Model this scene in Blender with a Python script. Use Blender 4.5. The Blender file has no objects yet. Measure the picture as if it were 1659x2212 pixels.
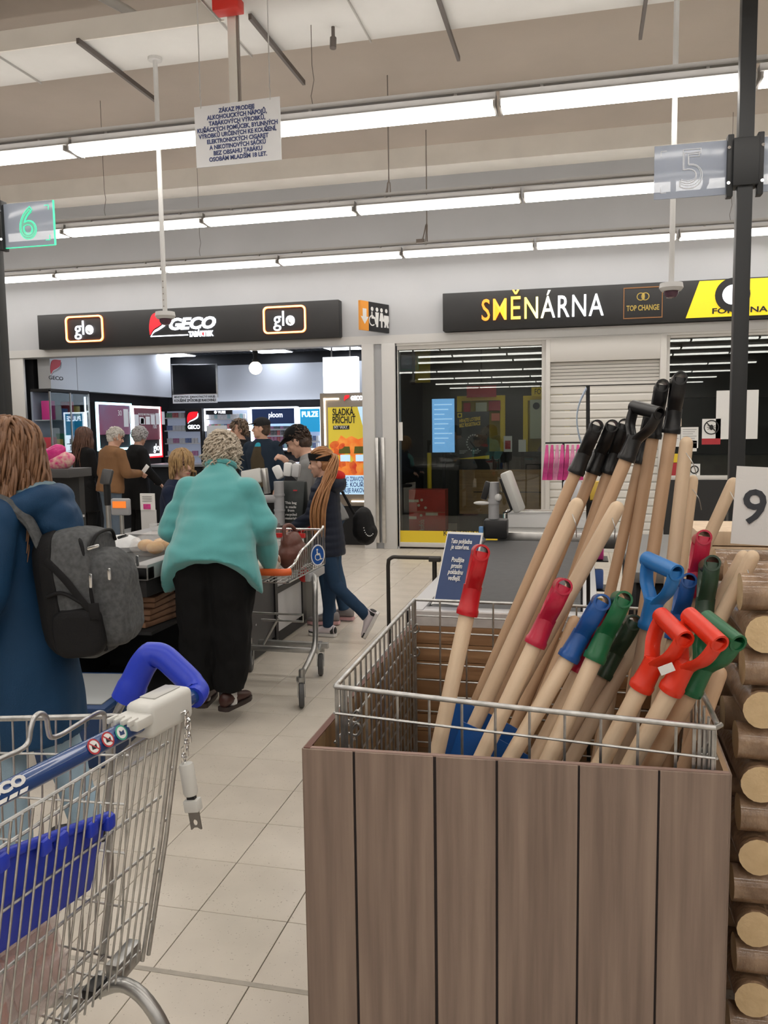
import bpy, bmesh, math, random
from mathutils import Vector as V, Matrix as MX, noise
rnd = random.Random(7)
R = math.radians
PI = math.pi
SC = bpy.context.scene
COL = SC.collection
# ------------------------------------------------------------------ camera
CAMH = 1.525
FPX = 1796.0
def _axes():
    p, y, r = R(-5.693), R(-13.471), R(-0.835)
    f = V((math.sin(y)*math.cos(p), math.cos(y)*math.cos(p), math.sin(p)))
    rt = V((math.cos(y), -math.sin(y), 0)); up = rt.cross(f)
    return f, math.cos(r)*rt+math.sin(r)*up, math.cos(r)*up-math.sin(r)*rt
CF, CR, CU = _axes()
cam = bpy.data.cameras.new('camera')
cam.sensor_fit = 'VERTICAL'; cam.sensor_height = 24.0; cam.sensor_width = 18.0
cam.lens = 24.0*FPX/2212.0; cam.clip_start = 0.05; cam.clip_end = 120
camo = bpy.data.objects.new('camera', cam); COL.objects.link(camo)
camo.matrix_world = MX(((CR.x, CU.x, -CF.x, 0), (CR.y, CU.y, -CF.y, 0), (CR.z, CU.z, -CF.z, CAMH), (0, 0, 0, 1)))
SC.camera = camo
# ------------------------------------------------------------------ world, exposure
w = bpy.data.worlds.new('world'); SC.world = w; w.use_nodes = True
w.node_tree.nodes['Background'].inputs[0].default_value = (0.9, 0.92, 1.0, 1)
w.node_tree.nodes['Background'].inputs[1].default_value = 0.12
SC.view_settings.view_transform = 'Standard'; SC.view_settings.look = 'None'
SC.view_settings.gamma = 1.0; SC.view_settings.use_curve_mapping = False
SC.view_settings.exposure = 0.30
SC.cycles.diffuse_bounces = 5; SC.cycles.glossy_bounces = 3; SC.cycles.max_bounces = 8; SC.cycles.transparent_max_bounces = 16
SC.cycles.use_light_tree = False
TUBE = 8.0          # strength of the fluorescent rows
SHOPPANEL = 9.0      # strength of the ceiling panels in the tobacco shop
def at(x, y, X=None, Y=None, Z=None, D=None):
    """point of the place seen at pixel x,y (1659x2212 frame) on a given world plane"""
    d = CF+CR*((x-829.5)/FPX)-CU*((y-1106)/FPX)
    t = X/d.x if X is not None else Y/d.y if Y is not None else (Z-CAMH)/d.z if Z is not None else D
    return V((0, 0, CAMH))+d*t
# ------------------------------------------------------------------ materials
def lin(c):
    return tuple(((v/255/12.92) if v/255 <= 0.04045 else ((v/255+0.055)/1.055)**2.4) for v in c)+(1,)
MATS = {}
def mat(name, col, rough=0.5, metal=0.0, var=0.0, vs=8.0, stretch=(1, 1, 1), bump=0.0, bs=60.0, emit=0.0, ecol=None,
        col2=None, alpha=1.0, trans=0.0, coat=0.0, spec=0.5, sheen=0.0, kind='noise', ior=1.45, vdetail=4):
    """procedural material: base colour with noise variation, fine bump, optional emission for lamps and screens"""
    if name in MATS: return MATS[name]
    m = bpy.data.materials.new(name); m.use_nodes = True; MATS[name] = m
    nt = m.node_tree; N = nt.nodes; L = nt.links
    b = N['Principled BSDF']
    c = lin(col) if max(col) > 1 else tuple(col)+(1,)
    b.inputs['Base Color'].default_value = c
    b.inputs['Roughness'].default_value = rough; b.inputs['Metallic'].default_value = metal
    b.inputs['Specular IOR Level'].default_value = spec; b.inputs['IOR'].default_value = ior
    b.inputs['Alpha'].default_value = alpha
    b.inputs['Transmission Weight'].default_value = trans
    b.inputs['Coat Weight'].default_value = coat
    if sheen: b.inputs['Sheen Weight'].default_value = sheen; b.inputs['Sheen Roughness'].default_value = 0.5
    if emit:
        b.inputs['Emission Color'].default_value = lin(ecol) if ecol else c
        b.inputs['Emission Strength'].default_value = emit
    if var or bump or col2:
        tc = N.new('ShaderNodeTexCoord'); mp = N.new('ShaderNodeMapping'); mp.inputs['Scale'].default_value = stretch
        L.new(tc.outputs['Object'], mp.inputs['Vector'])
        if var or col2:
            if kind == 'wave':
                t = N.new('ShaderNodeTexWave'); t.inputs['Scale'].default_value = vs; t.inputs['Distortion'].default_value = 6; t.inputs['Detail'].default_value = 3
                fo = t.outputs['Fac']
            elif kind == 'voro':
                t = N.new('ShaderNodeTexVoronoi'); t.inputs['Scale'].default_value = vs; fo = t.outputs['Distance']
            else:
                t = N.new('ShaderNodeTexNoise'); t.inputs['Scale'].default_value = vs; t.inputs['Detail'].default_value = vdetail; fo = t.outputs['Fac']
            L.new(mp.outputs[0], t.inputs['Vector'])
            rp = N.new('ShaderNodeValToRGB'); rp.color_ramp.elements[0].position = 0.32; rp.color_ramp.elements[1].position = 0.68
            if col2:
                c2 = lin(col2) if max(col2) > 1 else tuple(col2)+(1,)
                rp.color_ramp.elements[0].color = c2; rp.color_ramp.elements[1].color = c
            else:
                rp.color_ramp.elements[0].color = tuple(max(0, x*(1-var)) for x in c[:3])+(1,)
                rp.color_ramp.elements[1].color = tuple(min(1, x*(1+var)) for x in c[:3])+(1,)
            L.new(fo, rp.inputs[0]); L.new(rp.outputs[0], b.inputs['Base Color'])
        if bump:
            n2 = N.new('ShaderNodeTexNoise'); n2.inputs['Scale'].default_value = bs; n2.inputs['Detail'].default_value = 3
            L.new(mp.outputs[0], n2.inputs['Vector'])
            bp = N.new('ShaderNodeBump'); bp.inputs['Strength'].default_value = bump; bp.inputs['Distance'].default_value = 0.01
            L.new(n2.outputs['Fac'], bp.inputs['Height']); L.new(bp.outputs[0], b.inputs['Normal'])
    return m
def glass(name, tint=(0.9, 0.95, 0.95), rough=0.0, refl=1.0):
    """thin clear pane: mirror reflection by Fresnel over plain transparency"""
    if name in MATS: return MATS[name]
    m = bpy.data.materials.new(name); m.use_nodes = True; MATS[name] = m
    nt = m.node_tree; N = nt.nodes; L = nt.links; N.clear()
    o = N.new('ShaderNodeOutputMaterial'); mx = N.new('ShaderNodeMixShader'); tr = N.new('ShaderNodeBsdfTransparent'); gl = N.new('ShaderNodeBsdfGlossy')
    fr = N.new('ShaderNodeFresnel'); fr.inputs['IOR'].default_value = 1.5
    mu = N.new('ShaderNodeMath'); mu.operation = 'MULTIPLY'; mu.inputs[1].default_value = refl; mu.use_clamp = True
    tr.inputs[0].default_value = tuple(tint)+(1,); gl.inputs['Roughness'].default_value = rough
    L.new(fr.outputs[0], mu.inputs[0]); L.new(mu.outputs[0], mx.inputs[0]); L.new(tr.outputs[0], mx.inputs[1]); L.new(gl.outputs[0], mx.inputs[2]); L.new(mx.outputs[0], o.inputs[0])
    return m
# ------------------------------------------------------------------ mesh builder
def frame(d):
    d = d.normalized(); a = V((0, 0, 1)) if abs(d.z) < 0.95 else V((1, 0, 0))
    x = d.cross(a).normalized(); return x, d.cross(x).normalized()
class M:
    def __init__(s): s.v = []; s.f = []
    def add(s, vs, fs):
        o = len(s.v); s.v += [V(p) for p in vs]; s.f += [[i+o for i in f] for f in fs]; return s
    def box(s, x0, x1, y0, y1, z0, z1):
        return s.add([(x, y, z) for z in (z0, z1) for y in (y0, y1) for x in (x0, x1)],
                     [(0, 2, 3, 1), (4, 5, 7, 6), (0, 1, 5, 4), (2, 6, 7, 3), (0, 4, 6, 2), (1, 3, 7, 5)])
    def obox(s, c, size, rot=None, ax=None):
        """box round c; rot = Matrix or None; ax = (ex,ey,ez)"""
        hx, hy, hz = size[0]/2, size[1]/2, size[2]/2; c = V(c)
        if ax: e = ax
        else:
            rot = rot or MX.Identity(3); e = (rot @ V((1, 0, 0)), rot @ V((0, 1, 0)), rot @ V((0, 0, 1)))
        P = [c+e[0]*x*hx+e[1]*y*hy+e[2]*z*hz for z in (-1, 1) for y in (-1, 1) for x in (-1, 1)]
        return s.add(P, [(0, 2, 3, 1), (4, 5, 7, 6), (0, 1, 5, 4), (2, 6, 7, 3), (0, 4, 6, 2), (1, 3, 7, 5)])
    def quad(s, a, b, c, d): return s.add([a, b, c, d], [(0, 1, 2, 3)])
    def cyl(s, p0, p1, r0, r1=None, n=14, cap=True):
        r1 = r0 if r1 is None else r1; p0 = V(p0); p1 = V(p1); x, y = frame(p1-p0)
        ring = lambda p, r: [p+(x*math.cos(2*PI*i/n)+y*math.sin(2*PI*i/n))*r for i in range(n)]
        fs = [(i, (i+1) % n, n+(i+1) % n, n+i) for i in range(n)]
        if cap: fs += [list(range(n))[::-1], list(range(n, 2*n))]
        return s.add(ring(p0, r0)+ring(p1, r1), fs)
    def pipe(s, p0, p1, ro, ri, n=18):
        """hollow tube with open bore"""
        p0 = V(p0); p1 = V(p1); x, y = frame(p1-p0)
        ring = lambda p, r: [p+(x*math.cos(2*PI*i/n)+y*math.sin(2*PI*i/n))*r for i in range(n)]
        fs = []
        for k in range(4):
            a, b = k*n, ((k+1) % 4)*n
            fs += [(a+i, a+(i+1) % n, b+(i+1) % n, b+i) for i in range(n)]
        return s.add(ring(p0, ro)+ring(p1, ro)+ring(p1, ri)+ring(p0, ri), fs)
    def tube(s, pts, r, n=8, closed=False, cap=True, flat=None):
        """round bar along a path; r number or list; flat=(up vector, ratio) squashes the section"""
        pts = [V(p) for p in pts]; m = len(pts); rs = r if isinstance(r, (list, tuple)) else [r]*m
        T = []
        for i in range(m):
            a = pts[(i-1) % m] if (closed or i) else pts[0]; b = pts[(i+1) % m] if (closed or i < m-1) else pts[-1]
            d = b-a; T.append(d.normalized() if d.length > 1e-9 else V((0, 0, 1)))
        x, y = frame(T[0]); vs = []
        for i in range(m):
            if i:
                x = x-T[i]*x.dot(T[i]); x = x.normalized() if x.length > 1e-6 else frame(T[i])[0]; y = T[i].cross(x)
            for k in range(n):
                a = 2*PI*k/n; o = (x*math.cos(a)+y*math.sin(a))*rs[i]
                if flat: o = o-flat[0]*(o.dot(flat[0]))*(1-flat[1])
                vs.append(pts[i]+o)
        fs = []
        for i in range(m if closed else m-1):
            a, b = i*n, ((i+1) % m)*n
            fs += [(a+k, a+(k+1) % n, b+(k+1) % n, b+k) for k in range(n)]
        if cap and not closed: fs += [list(range(n))[::-1], list(range((m-1)*n, m*n))]
        return s.add(vs, fs)
    def sph(s, c, r, nu=14, nv=9, rot=None):
        r = (r, r, r) if isinstance(r, (int, float)) else r; c = V(c); vs = []
        for j in range(1, nv):
            t = PI*j/nv
            for i in range(nu):
                p = V((r[0]*math.sin(t)*math.cos(2*PI*i/nu), r[1]*math.sin(t)*math.sin(2*PI*i/nu), r[2]*math.cos(t)))
                vs.append(c+(rot @ p if rot else p))
        top = V((0, 0, r[2])); n = len(vs)
        vs += [c+(rot @ top if rot else top), c-(rot @ top if rot else top)]
        fs = [(j*nu+i, (j+1)*nu+i, (j+1)*nu+(i+1) % nu, j*nu+(i+1) % nu) for j in range(nv-2) for i in range(nu)]
        fs += [(n, i, (i+1) % nu) for i in range(nu)]+[(n+1, (nv-2)*nu+(i+1) % nu, (nv-2)*nu+i) for i in range(nu)]
        return s.add(vs, fs)
    def capsule(s, p0, p1, r0, r1=None, n=14):
        r1 = r0 if r1 is None else r1; p0 = V(p0); p1 = V(p1); d = (p1-p0).normalized()
        pts = []; rs = []
        for k in range(5):
            a = PI/2*(k/4); pts.append(p0-d*r0*math.cos(a)); rs.append(max(r0*math.sin(a), 1e-4))
        for k in range(5):
            a = PI/2*(k/4); pts.append(p1+d*r1*math.sin(a)); rs.append(max(r1*math.cos(a), 1e-4))
        return s.tube(pts, rs, n)
    def loft(s, rings, closed=True, cap=True):
        n = len(rings[0]); vs = [p for r_ in rings for p in r_]; fs = []
        for i in range(len(rings)-1):
            for k in range(n if closed else n-1):
                fs.append((i*n+k, i*n+(k+1) % n, (i+1)*n+(k+1) % n, (i+1)*n+k))
        if cap: fs += [list(range(n))[::-1], list(range((len(rings)-1)*n, len(rings)*n))]
        return s.add(vs, fs)
    def lathe(s, prof, c=(0, 0, 0), n=20, rot=None):
        c = V(c); rings = []
        for r_, z in prof:
            ring = []
            for i in range(n):
                p = V((r_*math.cos(2*PI*i/n), r_*math.sin(2*PI*i/n), z)); ring.append(c+(rot @ p if rot else p))
            rings.append(ring)
        return s.loft(rings)
    def prism(s, pts, o, ex, ey, ez, h):
        """polygon pts (2-D in ex,ey at o) extruded by h along ez"""
        o = V(o); n = len(pts); a = [o+ex*p[0]+ey*p[1] for p in pts]; b = [p+ez*h for p in a]
        return s.add(a+b, [list(range(n))[::-1], list(range(n, 2*n))]+[(i, (i+1) % n, n+(i+1) % n, n+i) for i in range(n)])
    def xf(s, mx):
        s.v = [mx @ p for p in s.v]; return s
    def mesh(s, name, smooth=True, bevel=0.0, seg=2, ang=38):
        me = bpy.data.meshes.new(name); me.from_pydata([tuple(p) for p in s.v], [], s.f); me.update()
        bm = bmesh.new(); bm.from_mesh(me)
        bmesh.ops.recalc_face_normals(bm, faces=bm.faces)
        if bevel:
            ed = [e for e in bm.edges if len(e.link_faces) == 2 and e.calc_face_angle(0) > R(30)]
            bmesh.ops.bevel(bm, geom=ed, offset=bevel, segments=seg, profile=0.5, affect='EDGES', clamp_overlap=True)
        bm.to_mesh(me); bm.free()
        if smooth:
            me.polygons.foreach_set('use_smooth', [True]*len(me.polygons)); me.set_sharp_from_angle(angle=R(ang))
        return me
# ------------------------------------------------------------------ objects
def wm(o):
    m = MX.LocRotScale(o.location, o.rotation_euler, o.scale)
    return wm(o.parent) @ m if o.parent else m
def put(name, me, m, parent=None):
    o = bpy.data.objects.new(name, me); COL.objects.link(o)
    if m is not None and not me.materials: me.materials.append(m)
    o.parent = parent; return o
def tag(o, label, cat, group=None):
    o['label'] = label; o['category'] = cat
    if group: o['group'] = group
    return o
def thing(name, label, cat, loc=(0, 0, 0), rz=0.0, group=None):
    o = bpy.data.objects.new(name, None); COL.objects.link(o); o.empty_display_size = 0.1
    o.location = loc; o.rotation_euler = (0, 0, rz); return tag(o, label, cat, group)
def part(m, name, material, parent, local=False, label=None, **k):
    """mesh part of a thing; builder coordinates are world unless local"""
    if not local:
        iv = wm(parent).inverted(); m.xf(iv)
    o = put(name, m.mesh(name, **k), material, parent)
    if label: o['label'] = label
    return o
def solo(m, name, material, label, cat, group=None, **k):
    """thing that is one mesh; origin at the middle of its base"""
    xs = [p.x for p in m.v]; ys = [p.y for p in m.v]; zs = [p.z for p in m.v]
    c = V(((min(xs)+max(xs))/2, (min(ys)+max(ys))/2, min(zs))); m.v = [p-c for p in m.v]
    o = put(name, m.mesh(name, **k), material); o.location = c
    return tag(o, label, cat, group)
def struct(m, name, material, parent=None, **k):
    if parent is not None: return part(m, name, material, parent, **k)
    o = put(name, m.mesh(name, **k), material); o['kind'] = 'structure'; return o
def copy_tree(o, parent=None, loc=None, rz=None, label=None, group=None):
    c = o.copy(); COL.objects.link(c); c.parent = parent
    if loc is not None: c.location = loc
    if rz is not None: c.rotation_euler = (0, 0, rz)
    if label: c['label'] = label
    if group: c['group'] = group
    for ch in list(o.children): copy_tree(ch, c)
    return c
FACE = MX(((1, 0, 0, 0), (0, 0, -1, 0), (0, 1, 0, 0), (0, 0, 0, 1)))     # text lying in XY turned to face -Y
def txtmesh(s, size, align='CENTER', shear=0.0, bold=0.0, depth=0.002, sx=1.0, leading=1.0, space=1.0):
    cu = bpy.data.curves.new('lettering', 'FONT'); cu.body = s; cu.size = size; cu.align_x = align; cu.align_y = 'CENTER'
    cu.shear = shear; cu.offset = bold; cu.extrude = depth/2; cu.space_line = leading; cu.space_character = space; cu.resolution_u = 3
    o = bpy.data.objects.new('lettering', cu); COL.objects.link(o)
    dg = bpy.context.evaluated_depsgraph_get(); me = bpy.data.meshes.new_from_object(o.evaluated_get(dg))
    bpy.data.objects.remove(o); bpy.data.curves.remove(cu)
    me.materials.clear()
    if sx != 1.0: me.transform(MX.Diagonal((sx, 1, 1, 1)))
    return me
def text(s, size, mw, material, parent, name='lettering', fit=None, **k):
    """lettering as flat mesh; mw = world matrix; fit = width to reach"""
    me = txtmesh(s, size, **k); me.name = name
    if fit:
        xs = [v.co.x for v in me.vertices]; wdt = max(xs)-min(xs)
        if wdt > 0: me.transform(MX.Diagonal((fit/wdt, 1, 1, 1)))
    me.transform((wm(parent).inverted() if parent else MX.Identity(4)) @ mw)
    return put(name, me, material, parent)
def tface(x, y, z): return MX.Translation((x, y, z)) @ FACE
def rpoly(w, h, r, n=5):
    """rounded rectangle outline"""
    P = []
    for cx, cy, a0 in ((w/2-r, h/2-r, 0), (-w/2+r, h/2-r, 90), (-w/2+r, -h/2+r, 180), (w/2-r, -h/2+r, 270)):
        for i in range(n+1):
            a = R(a0+90*i/n); P.append((cx+r*math.cos(a), cy+r*math.sin(a)))
    return P
def bez(pts, n=8):
    """Catmull-Rom through points"""
    P = [V(p) for p in pts]; out = []
    for i in range(len(P)-1):
        a = P[i-1] if i else P[0]*2-P[1]; b, c = P[i], P[i+1]; d = P[i+2] if i+2 < len(P) else c*2-b
        for k in range(n):
            t = k/n; out.append(0.5*((2*b)+(c-a)*t+(2*a-5*b+4*c-d)*t*t+(3*b-a-3*c+d)*t**3))
    return out+[P[-1]]
EX, EY, EZ = V((1, 0, 0)), V((0, 1, 0)), V((0, 0, 1))
def ringp(ro, ri, n=24): return ro, ri, n
def flatring(m, o, ex, ey, outer, inner, ez, h):
    """frame between two outlines with the same number of points"""
    o = V(o); n = len(outer)
    rings = [[o+ex*p[0]+ey*p[1] for p in outer], [o+ex*p[0]+ey*p[1]+ez*h for p in outer], [o+ex*p[0]+ey*p[1]+ez*h for p in inner], [o+ex*p[0]+ey*p[1] for p in inner]]
    rings.append(rings[0]); return m.loft(rings, cap=False)
def blob(name, m, material, parent, voxel=0.012, it=4, amp=0.0, sc=(6, 6, 3), local=True, seed=0.0, post=None, fac=0.5):
    """one continuous skin over overlapping solids (voxel union, smoothed), optional fold noise"""
    if not local: m.xf(wm(parent).inverted())
    me = bpy.data.meshes.new('tmp'); me.from_pydata([tuple(p) for p in m.v], [], m.f)
    bm = bmesh.new(); bm.from_mesh(me); bmesh.ops.recalc_face_normals(bm, faces=bm.faces); bm.to_mesh(me); bm.free()
    o = bpy.data.objects.new('tmp', me); COL.objects.link(o)
    rm = o.modifiers.new('r', 'REMESH'); rm.mode = 'VOXEL'; rm.voxel_size = voxel
    if it: sm = o.modifiers.new('s', 'SMOOTH'); sm.factor = fac; sm.iterations = it
    dg = bpy.context.evaluated_depsgraph_get(); out = bpy.data.meshes.new_from_object(o.evaluated_get(dg))
    bpy.data.objects.remove(o); bpy.data.meshes.remove(me)
    out.name = name
    if amp or post:
        nr = [v.normal.copy() for v in out.vertices]
        for v, n_ in zip(out.vertices, nr):
            if amp:
                q = V((v.co.x*sc[0]+seed, v.co.y*sc[1]+seed*2, v.co.z*sc[2]+seed))
                v.co += n_*amp*(noise.noise(q)+0.5*noise.noise(q*2.3))
            if post: v.co = post(v.co)
    out.polygons.foreach_set('use_smooth', [True]*len(out.polygons)); out.update()
    return put(name, out, material, parent)
# ================================================================== the setting
def RC(x0, y0, x1, y1, Y):
    a = at(x0, y0, Y=Y); b = at(x1, y1, Y=Y); return a.x, b.x, b.z, a.z
m_white = mat('white_paint', (0.58, 0.575, 0.565), 0.55, var=0.03, vs=2)
m_wall = mat('wall_plaster', (0.46, 0.47, 0.49), 0.75, var=0.03, vs=1.5, bump=0.05, bs=80)
m_ceil = mat('ceiling_beige', (0.44, 0.385, 0.335), 0.85, var=0.05, vs=1.2, bump=0.08, bs=40)
m_beam = mat('beam_cream', (0.78, 0.75, 0.70), 0.8, var=0.04, vs=3)
m_black = mat('black_satin', (0.012, 0.012, 0.013), 0.4, var=0.1, vs=5)
m_blackmat = mat('black_matte', (0.010, 0.010, 0.011), 0.8)
m_steel = mat('brushed_steel', (0.55, 0.54, 0.52), 0.32, 1.0, var=0.08, vs=20)
m_galv = mat('galvanised_wire', (0.50, 0.50, 0.49), 0.36, 0.9, var=0.18, vs=40)
m_chrome = mat('chrome', (0.72, 0.72, 0.72), 0.12, 1.0)
m_grout = mat('grout', (0.10, 0.09, 0.08), 0.9)
m_groutl = mat('sealant_strip', (0.40, 0.37, 0.32), 0.6, var=0.1, vs=30)
def m_tilemat():
    m = mat('speckled_tile', (0.615, 0.565, 0.49), 0.24, var=0.05, vs=5, spec=0.45)
    N = m.node_tree.nodes; L = m.node_tree.links; b = N['Principled BSDF']
    src = b.inputs['Base Color'].links[0].from_socket
    g = N.new('ShaderNodeNewGeometry'); vo = N.new('ShaderNodeTexVoronoi'); vo.inputs['Scale'].default_value = 85
    L.new(g.outputs['Position'], vo.inputs['Vector'])
    no = N.new('ShaderNodeTexNoise'); no.inputs['Scale'].default_value = 28; L.new(g.outputs['Position'], no.inputs['Vector'])
    ad = N.new('ShaderNodeMath'); ad.operation = 'MULTIPLY_ADD'; ad.inputs[1].default_value = -0.55; ad.inputs[2].default_value = 0.40; L.new(no.outputs['Fac'], ad.inputs[0])
    lt = N.new('ShaderNodeMath'); lt.operation = 'LESS_THAN'; L.new(vo.outputs['Distance'], lt.inputs[0]); L.new(ad.outputs[0], lt.inputs[1])
    mu = N.new('ShaderNodeMath'); mu.operation = 'MULTIPLY'; mu.inputs[1].default_value = 0.42; L.new(lt.outputs[0], mu.inputs[0])
    mx = N.new('ShaderNodeMixRGB'); mx.inputs[2].default_value = (0.21, 0.18, 0.14, 1); L.new(mu.outputs[0], mx.inputs[0]); L.new(src, mx.inputs[1]); L.new(mx.outputs[0], b.inputs['Base Color'])
    return m
m_tile = m_tilemat()
TX, TY, TS, YF = -1.7826, 3.8118, 0.3, 10.3
fl = struct(M().box(-14, 9, -23, 15, -0.3, -0.004), 'floor', m_grout)
tm = M().box(-0.1487, 0.1487, -0.1487, 0.1487, -0.006, 0).mesh('tile', bevel=0.0012, seg=1); tm.materials.append(m_tile)
cells = []
for i in range(-40, 36):
    for j in range(-90, 38):
        x, y = TX+(i+0.5)*TS, TY+(j+0.5)*TS
        if not (-14 < x < 9 and -23 < y < 14.9): continue
        d = V((x, y, -CAMH)); dz = d.dot(CF); vis = False
        if dz > 0.5:
            px = 829.5+FPX*d.dot(CR)/dz; py = 1106-FPX*d.dot(CU)/dz
            vis = -60 < px < 1720 and py < 2300 and x < -0.5 and y < 10.2 and x > -3.0
        cells.append((0 if vis else 1, dz, x, y))
cells.sort(); field = M()
for k, (hid, dz, x, y) in enumerate(cells):
    if k < 290 and not hid:
        o = put('tile', tm, None, fl); o.location = (x, y, 0)
    else:
        h = 0.1487; field.add([(x-h, y-h, 0), (x+h, y-h, 0), (x+h, y+h, 0), (x-h, y+h, 0)], [(0, 1, 2, 3)])
tf = struct(field, 'tile_field', m_tile, fl, smooth=False); tf['kind'] = 'stuff'
yj = TY-6*TS
struct(M().box(-4, -0.3, yj-0.009, yj+0.009, -0.004, 0.0012), 'joint_strip', m_groutl, fl, label='wide grey sealant strip across the tiles')
# ---- ceiling, walls
struct(M().box(-14, 9, -23, 10.6, 4.8, 5.0), 'ceiling', m_ceil, smooth=False)
struct(M().box(-14, 9, 9.9, 10.32, 4.57, 4.8), 'trim_1', m_beam, smooth=False)
struct(M().box(-14.2, -14, -23, 15, 0, 5), 'wall_left', m_wall, smooth=False)
struct(M().box(9, 9.2, -23, 15, 0, 5), 'wall_right', m_wall, smooth=False)
struct(M().box(-14, 9, -23.2, -23, 0, 5), 'wall_back', m_wall, smooth=False)
wf = M().box(-14, 9, YF, YF+0.2, 2.585, 4.8)                                   # band over the shops
wf.box(-14, -7.92, YF, YF+0.2, 0, 2.585); wf.box(-2.70, -2.27, YF, YF+0.2, 0, 2.585)
wf.box(4.6, 9, YF, YF+0.2, 0, 2.585)
struct(wf, 'wall_front', m_wall, smooth=False)
struct(M().box(-14, 9, YF-0.03, YF, 2.585, 2.69), 'trim_2', m_white, smooth=False)
# white pilasters beside the openings
for n, (x0, x1, d) in enumerate(((-8.02, -7.86, 0.05), (-7.86, -7.62, 0.02), (-2.715, -2.56, 0.06), (-2.46, -2.29, 0.05))):
    struct(M().box(x0, x1, YF-d, YF+0.02, 0, 2.585), 'trim_%d' % (n+3), m_white, bevel=0.004)
for n, x in enumerate((-2.555, -2.475)):
    struct(M().box(x, x+0.045, YF-0.085, YF+0.0, 0.08, 1.42), 'trim_%d' % (n+7), m_steel, bevel=0.004)
m_grey = mat('grey_door', (0.30, 0.30, 0.30), 0.5)
dr = struct(M().box(-9.6, -8.04, YF-0.04, YF+0.01, 0, 2.45), 'door_1', mat('dark_door', (0.02, 0.02, 0.022), 0.35), bevel=0.004)
# rear of the shop units
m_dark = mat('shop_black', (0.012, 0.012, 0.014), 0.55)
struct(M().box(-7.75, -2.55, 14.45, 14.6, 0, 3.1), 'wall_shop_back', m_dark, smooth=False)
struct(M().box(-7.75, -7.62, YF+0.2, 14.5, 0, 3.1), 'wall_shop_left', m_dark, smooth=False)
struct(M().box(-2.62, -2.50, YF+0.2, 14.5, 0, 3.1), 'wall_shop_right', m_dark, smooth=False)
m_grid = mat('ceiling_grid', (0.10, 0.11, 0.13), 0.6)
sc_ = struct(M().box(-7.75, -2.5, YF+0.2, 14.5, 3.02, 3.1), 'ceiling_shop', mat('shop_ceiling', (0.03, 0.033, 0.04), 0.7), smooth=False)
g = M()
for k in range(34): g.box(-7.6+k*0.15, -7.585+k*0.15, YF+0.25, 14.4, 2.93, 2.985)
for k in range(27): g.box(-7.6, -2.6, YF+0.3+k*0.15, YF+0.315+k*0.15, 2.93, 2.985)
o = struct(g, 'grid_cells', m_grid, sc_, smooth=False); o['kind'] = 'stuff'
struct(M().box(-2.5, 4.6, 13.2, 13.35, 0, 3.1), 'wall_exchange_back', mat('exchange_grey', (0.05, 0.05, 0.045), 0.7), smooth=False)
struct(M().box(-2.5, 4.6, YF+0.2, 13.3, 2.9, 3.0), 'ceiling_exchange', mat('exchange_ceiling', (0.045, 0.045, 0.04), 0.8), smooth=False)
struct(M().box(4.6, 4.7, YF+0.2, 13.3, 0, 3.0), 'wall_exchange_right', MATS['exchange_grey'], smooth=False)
# ================================================================== ceiling services
m_tube = mat('lit_diffuser', (1, 1, 1), 0.5, emit=TUBE, ecol=(255, 250, 243))
m_house = mat('lamp_housing', (0.42, 0.41, 0.40), 0.5)
def make_lamp():
    t = thing('strip_light', 'x', 'light', (0, 0, 0))
    prof = [(-0.105, 0.004), (-0.092, -0.022), (-0.055, -0.036), (0, -0.040), (0.055, -0.036), (0.092, -0.022), (0.105, 0.004)]
    m = M().loft([[V((x, y, z)) for y, z in prof] for x in (-0.735, 0.735)], closed=True)
    part(m, 'diffuser', m_tube, t, local=True)
    part(M().box(-0.75, 0.75, -0.072, 0.072, 0.006, 0.022).box(-0.75, 0.75, -0.045, 0.045, 0.022, 0.075), 'housing', m_house, t, local=True, smooth=False)
    for s in (-1, 1):
        part(M().box(min(s*0.738, s*0.752), max(s*0.738, s*0.752), -0.1, 0.1, -0.030, 0.006), 'end_cap', m_house, t, local=True, smooth=False)
    part(M().box(-0.7625, 0.7625, -0.02, 0.02, 0.10, 0.13).box(-0.5, -0.48, -0.015, 0.015, 0.07, 0.11).box(0.48, 0.5, -0.015, 0.015, 0.07, 0.11), 'mounting_rail', m_house, t, local=True, smooth=False)
    return t
lamp = None
ORD = ('first', 'second', 'third', 'fourth', 'fifth', 'sixth', 'seventh', 'eighth', 'ninth', 'tenth', 'eleventh', 'twelfth', 'thirteenth', 'fourteenth', 'fifteenth', 'sixteenth', 'seventeenth', 'eighteenth', 'nineteenth', 'twentieth', 'last')
ROWS = [(9.77, 'row closest to the shop fronts'), (7.72, 'middle one of the three rows in view'), (5.55, 'thick bright row behind the hanging text board')]+[(5.55-2.1*k if k < 6 else -4.95-4.2*(k-5), '%s ceiling row counted back over the viewer' % ORD[k-1]) for k in range(1, 10)]
for ry, lb in ROWS:
    for q, k in enumerate(range(-5 if ry > 5 else -3, 5)):
        p = (-1.305+1.525*k, ry, 3.56)
        if lamp is None: lamp = make_lamp(); o = lamp; o.location = p
        else: o = copy_tree(lamp, loc=p)
        o['label'] = 'fluorescent strip light, %s from left, %s' % (ORD[q], lb); o['group'] = 'strip lights, '+lb
m_wire = mat('thin_wire', (0.12, 0.10, 0.09), 0.6)
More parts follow.
